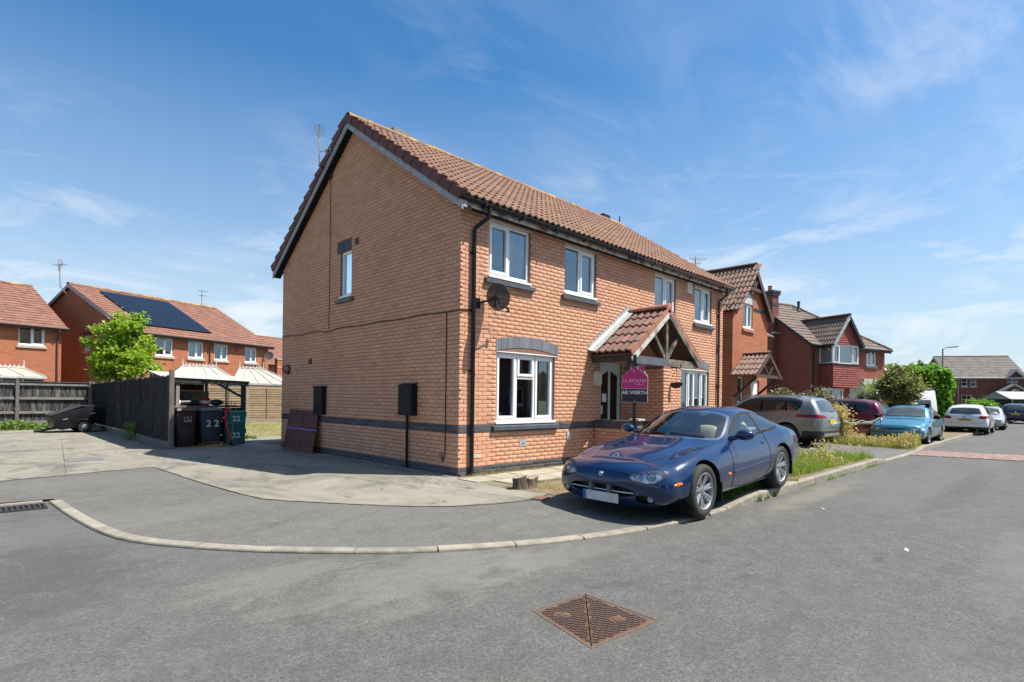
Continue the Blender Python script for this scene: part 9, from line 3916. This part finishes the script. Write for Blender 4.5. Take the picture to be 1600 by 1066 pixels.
# rope barrier on thin posts and the low wall behind it
rp = thing('rope_barrier', 'pale rope slung between thin posts in front of the maroon car', 'rope barrier', (14.75, -2.15, 0))
m_ = MB()
E_ = [(0, 0, .80), (.5, -.43, .80), (1.0, -.88, .92)]
P = []
for a, b in zip(E_[:-1], E_[1:]):
    for i in range(9):
        t = i / 8
        P.append((a[0] + (b[0] - a[0]) * t, a[1] + (b[1] - a[1]) * t, a[2] + (b[2] - a[2]) * t - .10 * math.sin(math.pi * t)))
m_.tube(P, .018, 6)
m_.build('rope', mat('grey_rope', (0.5, 0.48, 0.45), (0.4, 0.38, 0.36), 20, 0.9), rp, smooth=60)
for e in E_:
    m_ = MB()
    m_.tube([(e[0], e[1], 0), (e[0], e[1], e[2] + .04)], .013, 7)
    m_.build('post', M_RAIL, rp)
w2 = thing('low_brick_wall', 'low dark red garden wall behind the rope barrier', 'wall', (15.9, -1.35, 0), R(-38))
m_ = MB()
m_.box(0, 2.6, 0, .22, -.1, .62)
m_.build('wall', BW_RED, w2)
m_ = MB()
m_.box(-.02, 2.62, -.02, .24, .622, .68)
m_.build('coping', M_STONE, w2)
# dark garden store at the right edge
gs = thing('dark_shed', 'dark navy shed with a pale pitched roof at the far right edge', 'shed', (68.7, -3.3, -.05), R(-46))
m_ = MB()
m_.box(0, 4.2, 0, 3, 0, 2.1)
m_.build('wall', mat('navy_boarding', (0.012, 0.018, 0.03), (0.018, 0.025, 0.038), 5, 0.7), gs)
m_ = MB()
m_.prism([(-.2, -.3, 2.05), (-.2, 1.5, 2.85), (-.2, 3.3, 2.05)], (4.6, 0, 0))
m_.build('roof', mat('pale_shed_roof', (0.36, 0.36, 0.35), (0.28, 0.28, 0.27), 4, 0.8), gs)
for x in (0.1, 2.0, 3.9):
    m_ = MB()
    m_.box(x, x + .12, -.12, -.003, 0, 2.1)
    m_.build('post', M_CPOST, gs)
# litter on the road
for i, (x, y, w_, lb) in enumerate(((0.62, -6.35, .05, 'small white scrap of litter in the road right of the manhole cover'), (2.35, -5.1, .045, 'small white scrap on the road opposite the coupe front wheel'))):
    m_ = MB()
    m_.add([(-w_, -w_ * .4, .002), (w_ * .8, -w_ * .2, .004), (w_, w_ * .4, .015), (-w_ * .6, w_ * .3, .006)], [(0, 1, 2, 3)])
    o = m_.build('paper_scrap', mat('scrap_white%s' % ('', '_b')[i], (0.7, 0.7, 0.68)), None, fix=False)
    o.location = (x, y, ROADZ + .002)
    o.rotation_euler = (0, 0, .7 * i)
    tag(o, lb, 'litter')

# ================================================================ the other side of the street, behind the camera (seen in glass and paint)
for (x, y, rz, lb, wm) in ((9.0, -24.0, 178, 'brown brick house across the road opposite the coupe', BW_DULL), (-6.0, -25.5, 184, 'dull brown brick house across the road behind the viewer', BW_DULL), (26.0, -22.5, 176, 'brown brick house across the road further along', BW_DULL)):
    g_house(lb, (x, y, 0), R(rz), 10.0, 7.6, 4.8, 7.5, wm, M_TILE2, front=[(1.2, 2.3, 3.6, 4.6, two), (4.0, 5.1, 3.6, 4.6, two), (1.1, 2.7, .9, 2.2, two), (6.6, 8.2, .9, 2.2, two)], tile=(.6, .5), n=2)
tree('broadleaf_tree', 'tree in the garden across the road', 'tree', (-17.5, -20, 0), (2.2, 2.2, 1.9, 3.6), 1.8, L_DARK, 4000, .2, M_TRUNK, 50, .5, 91, gap=.4)
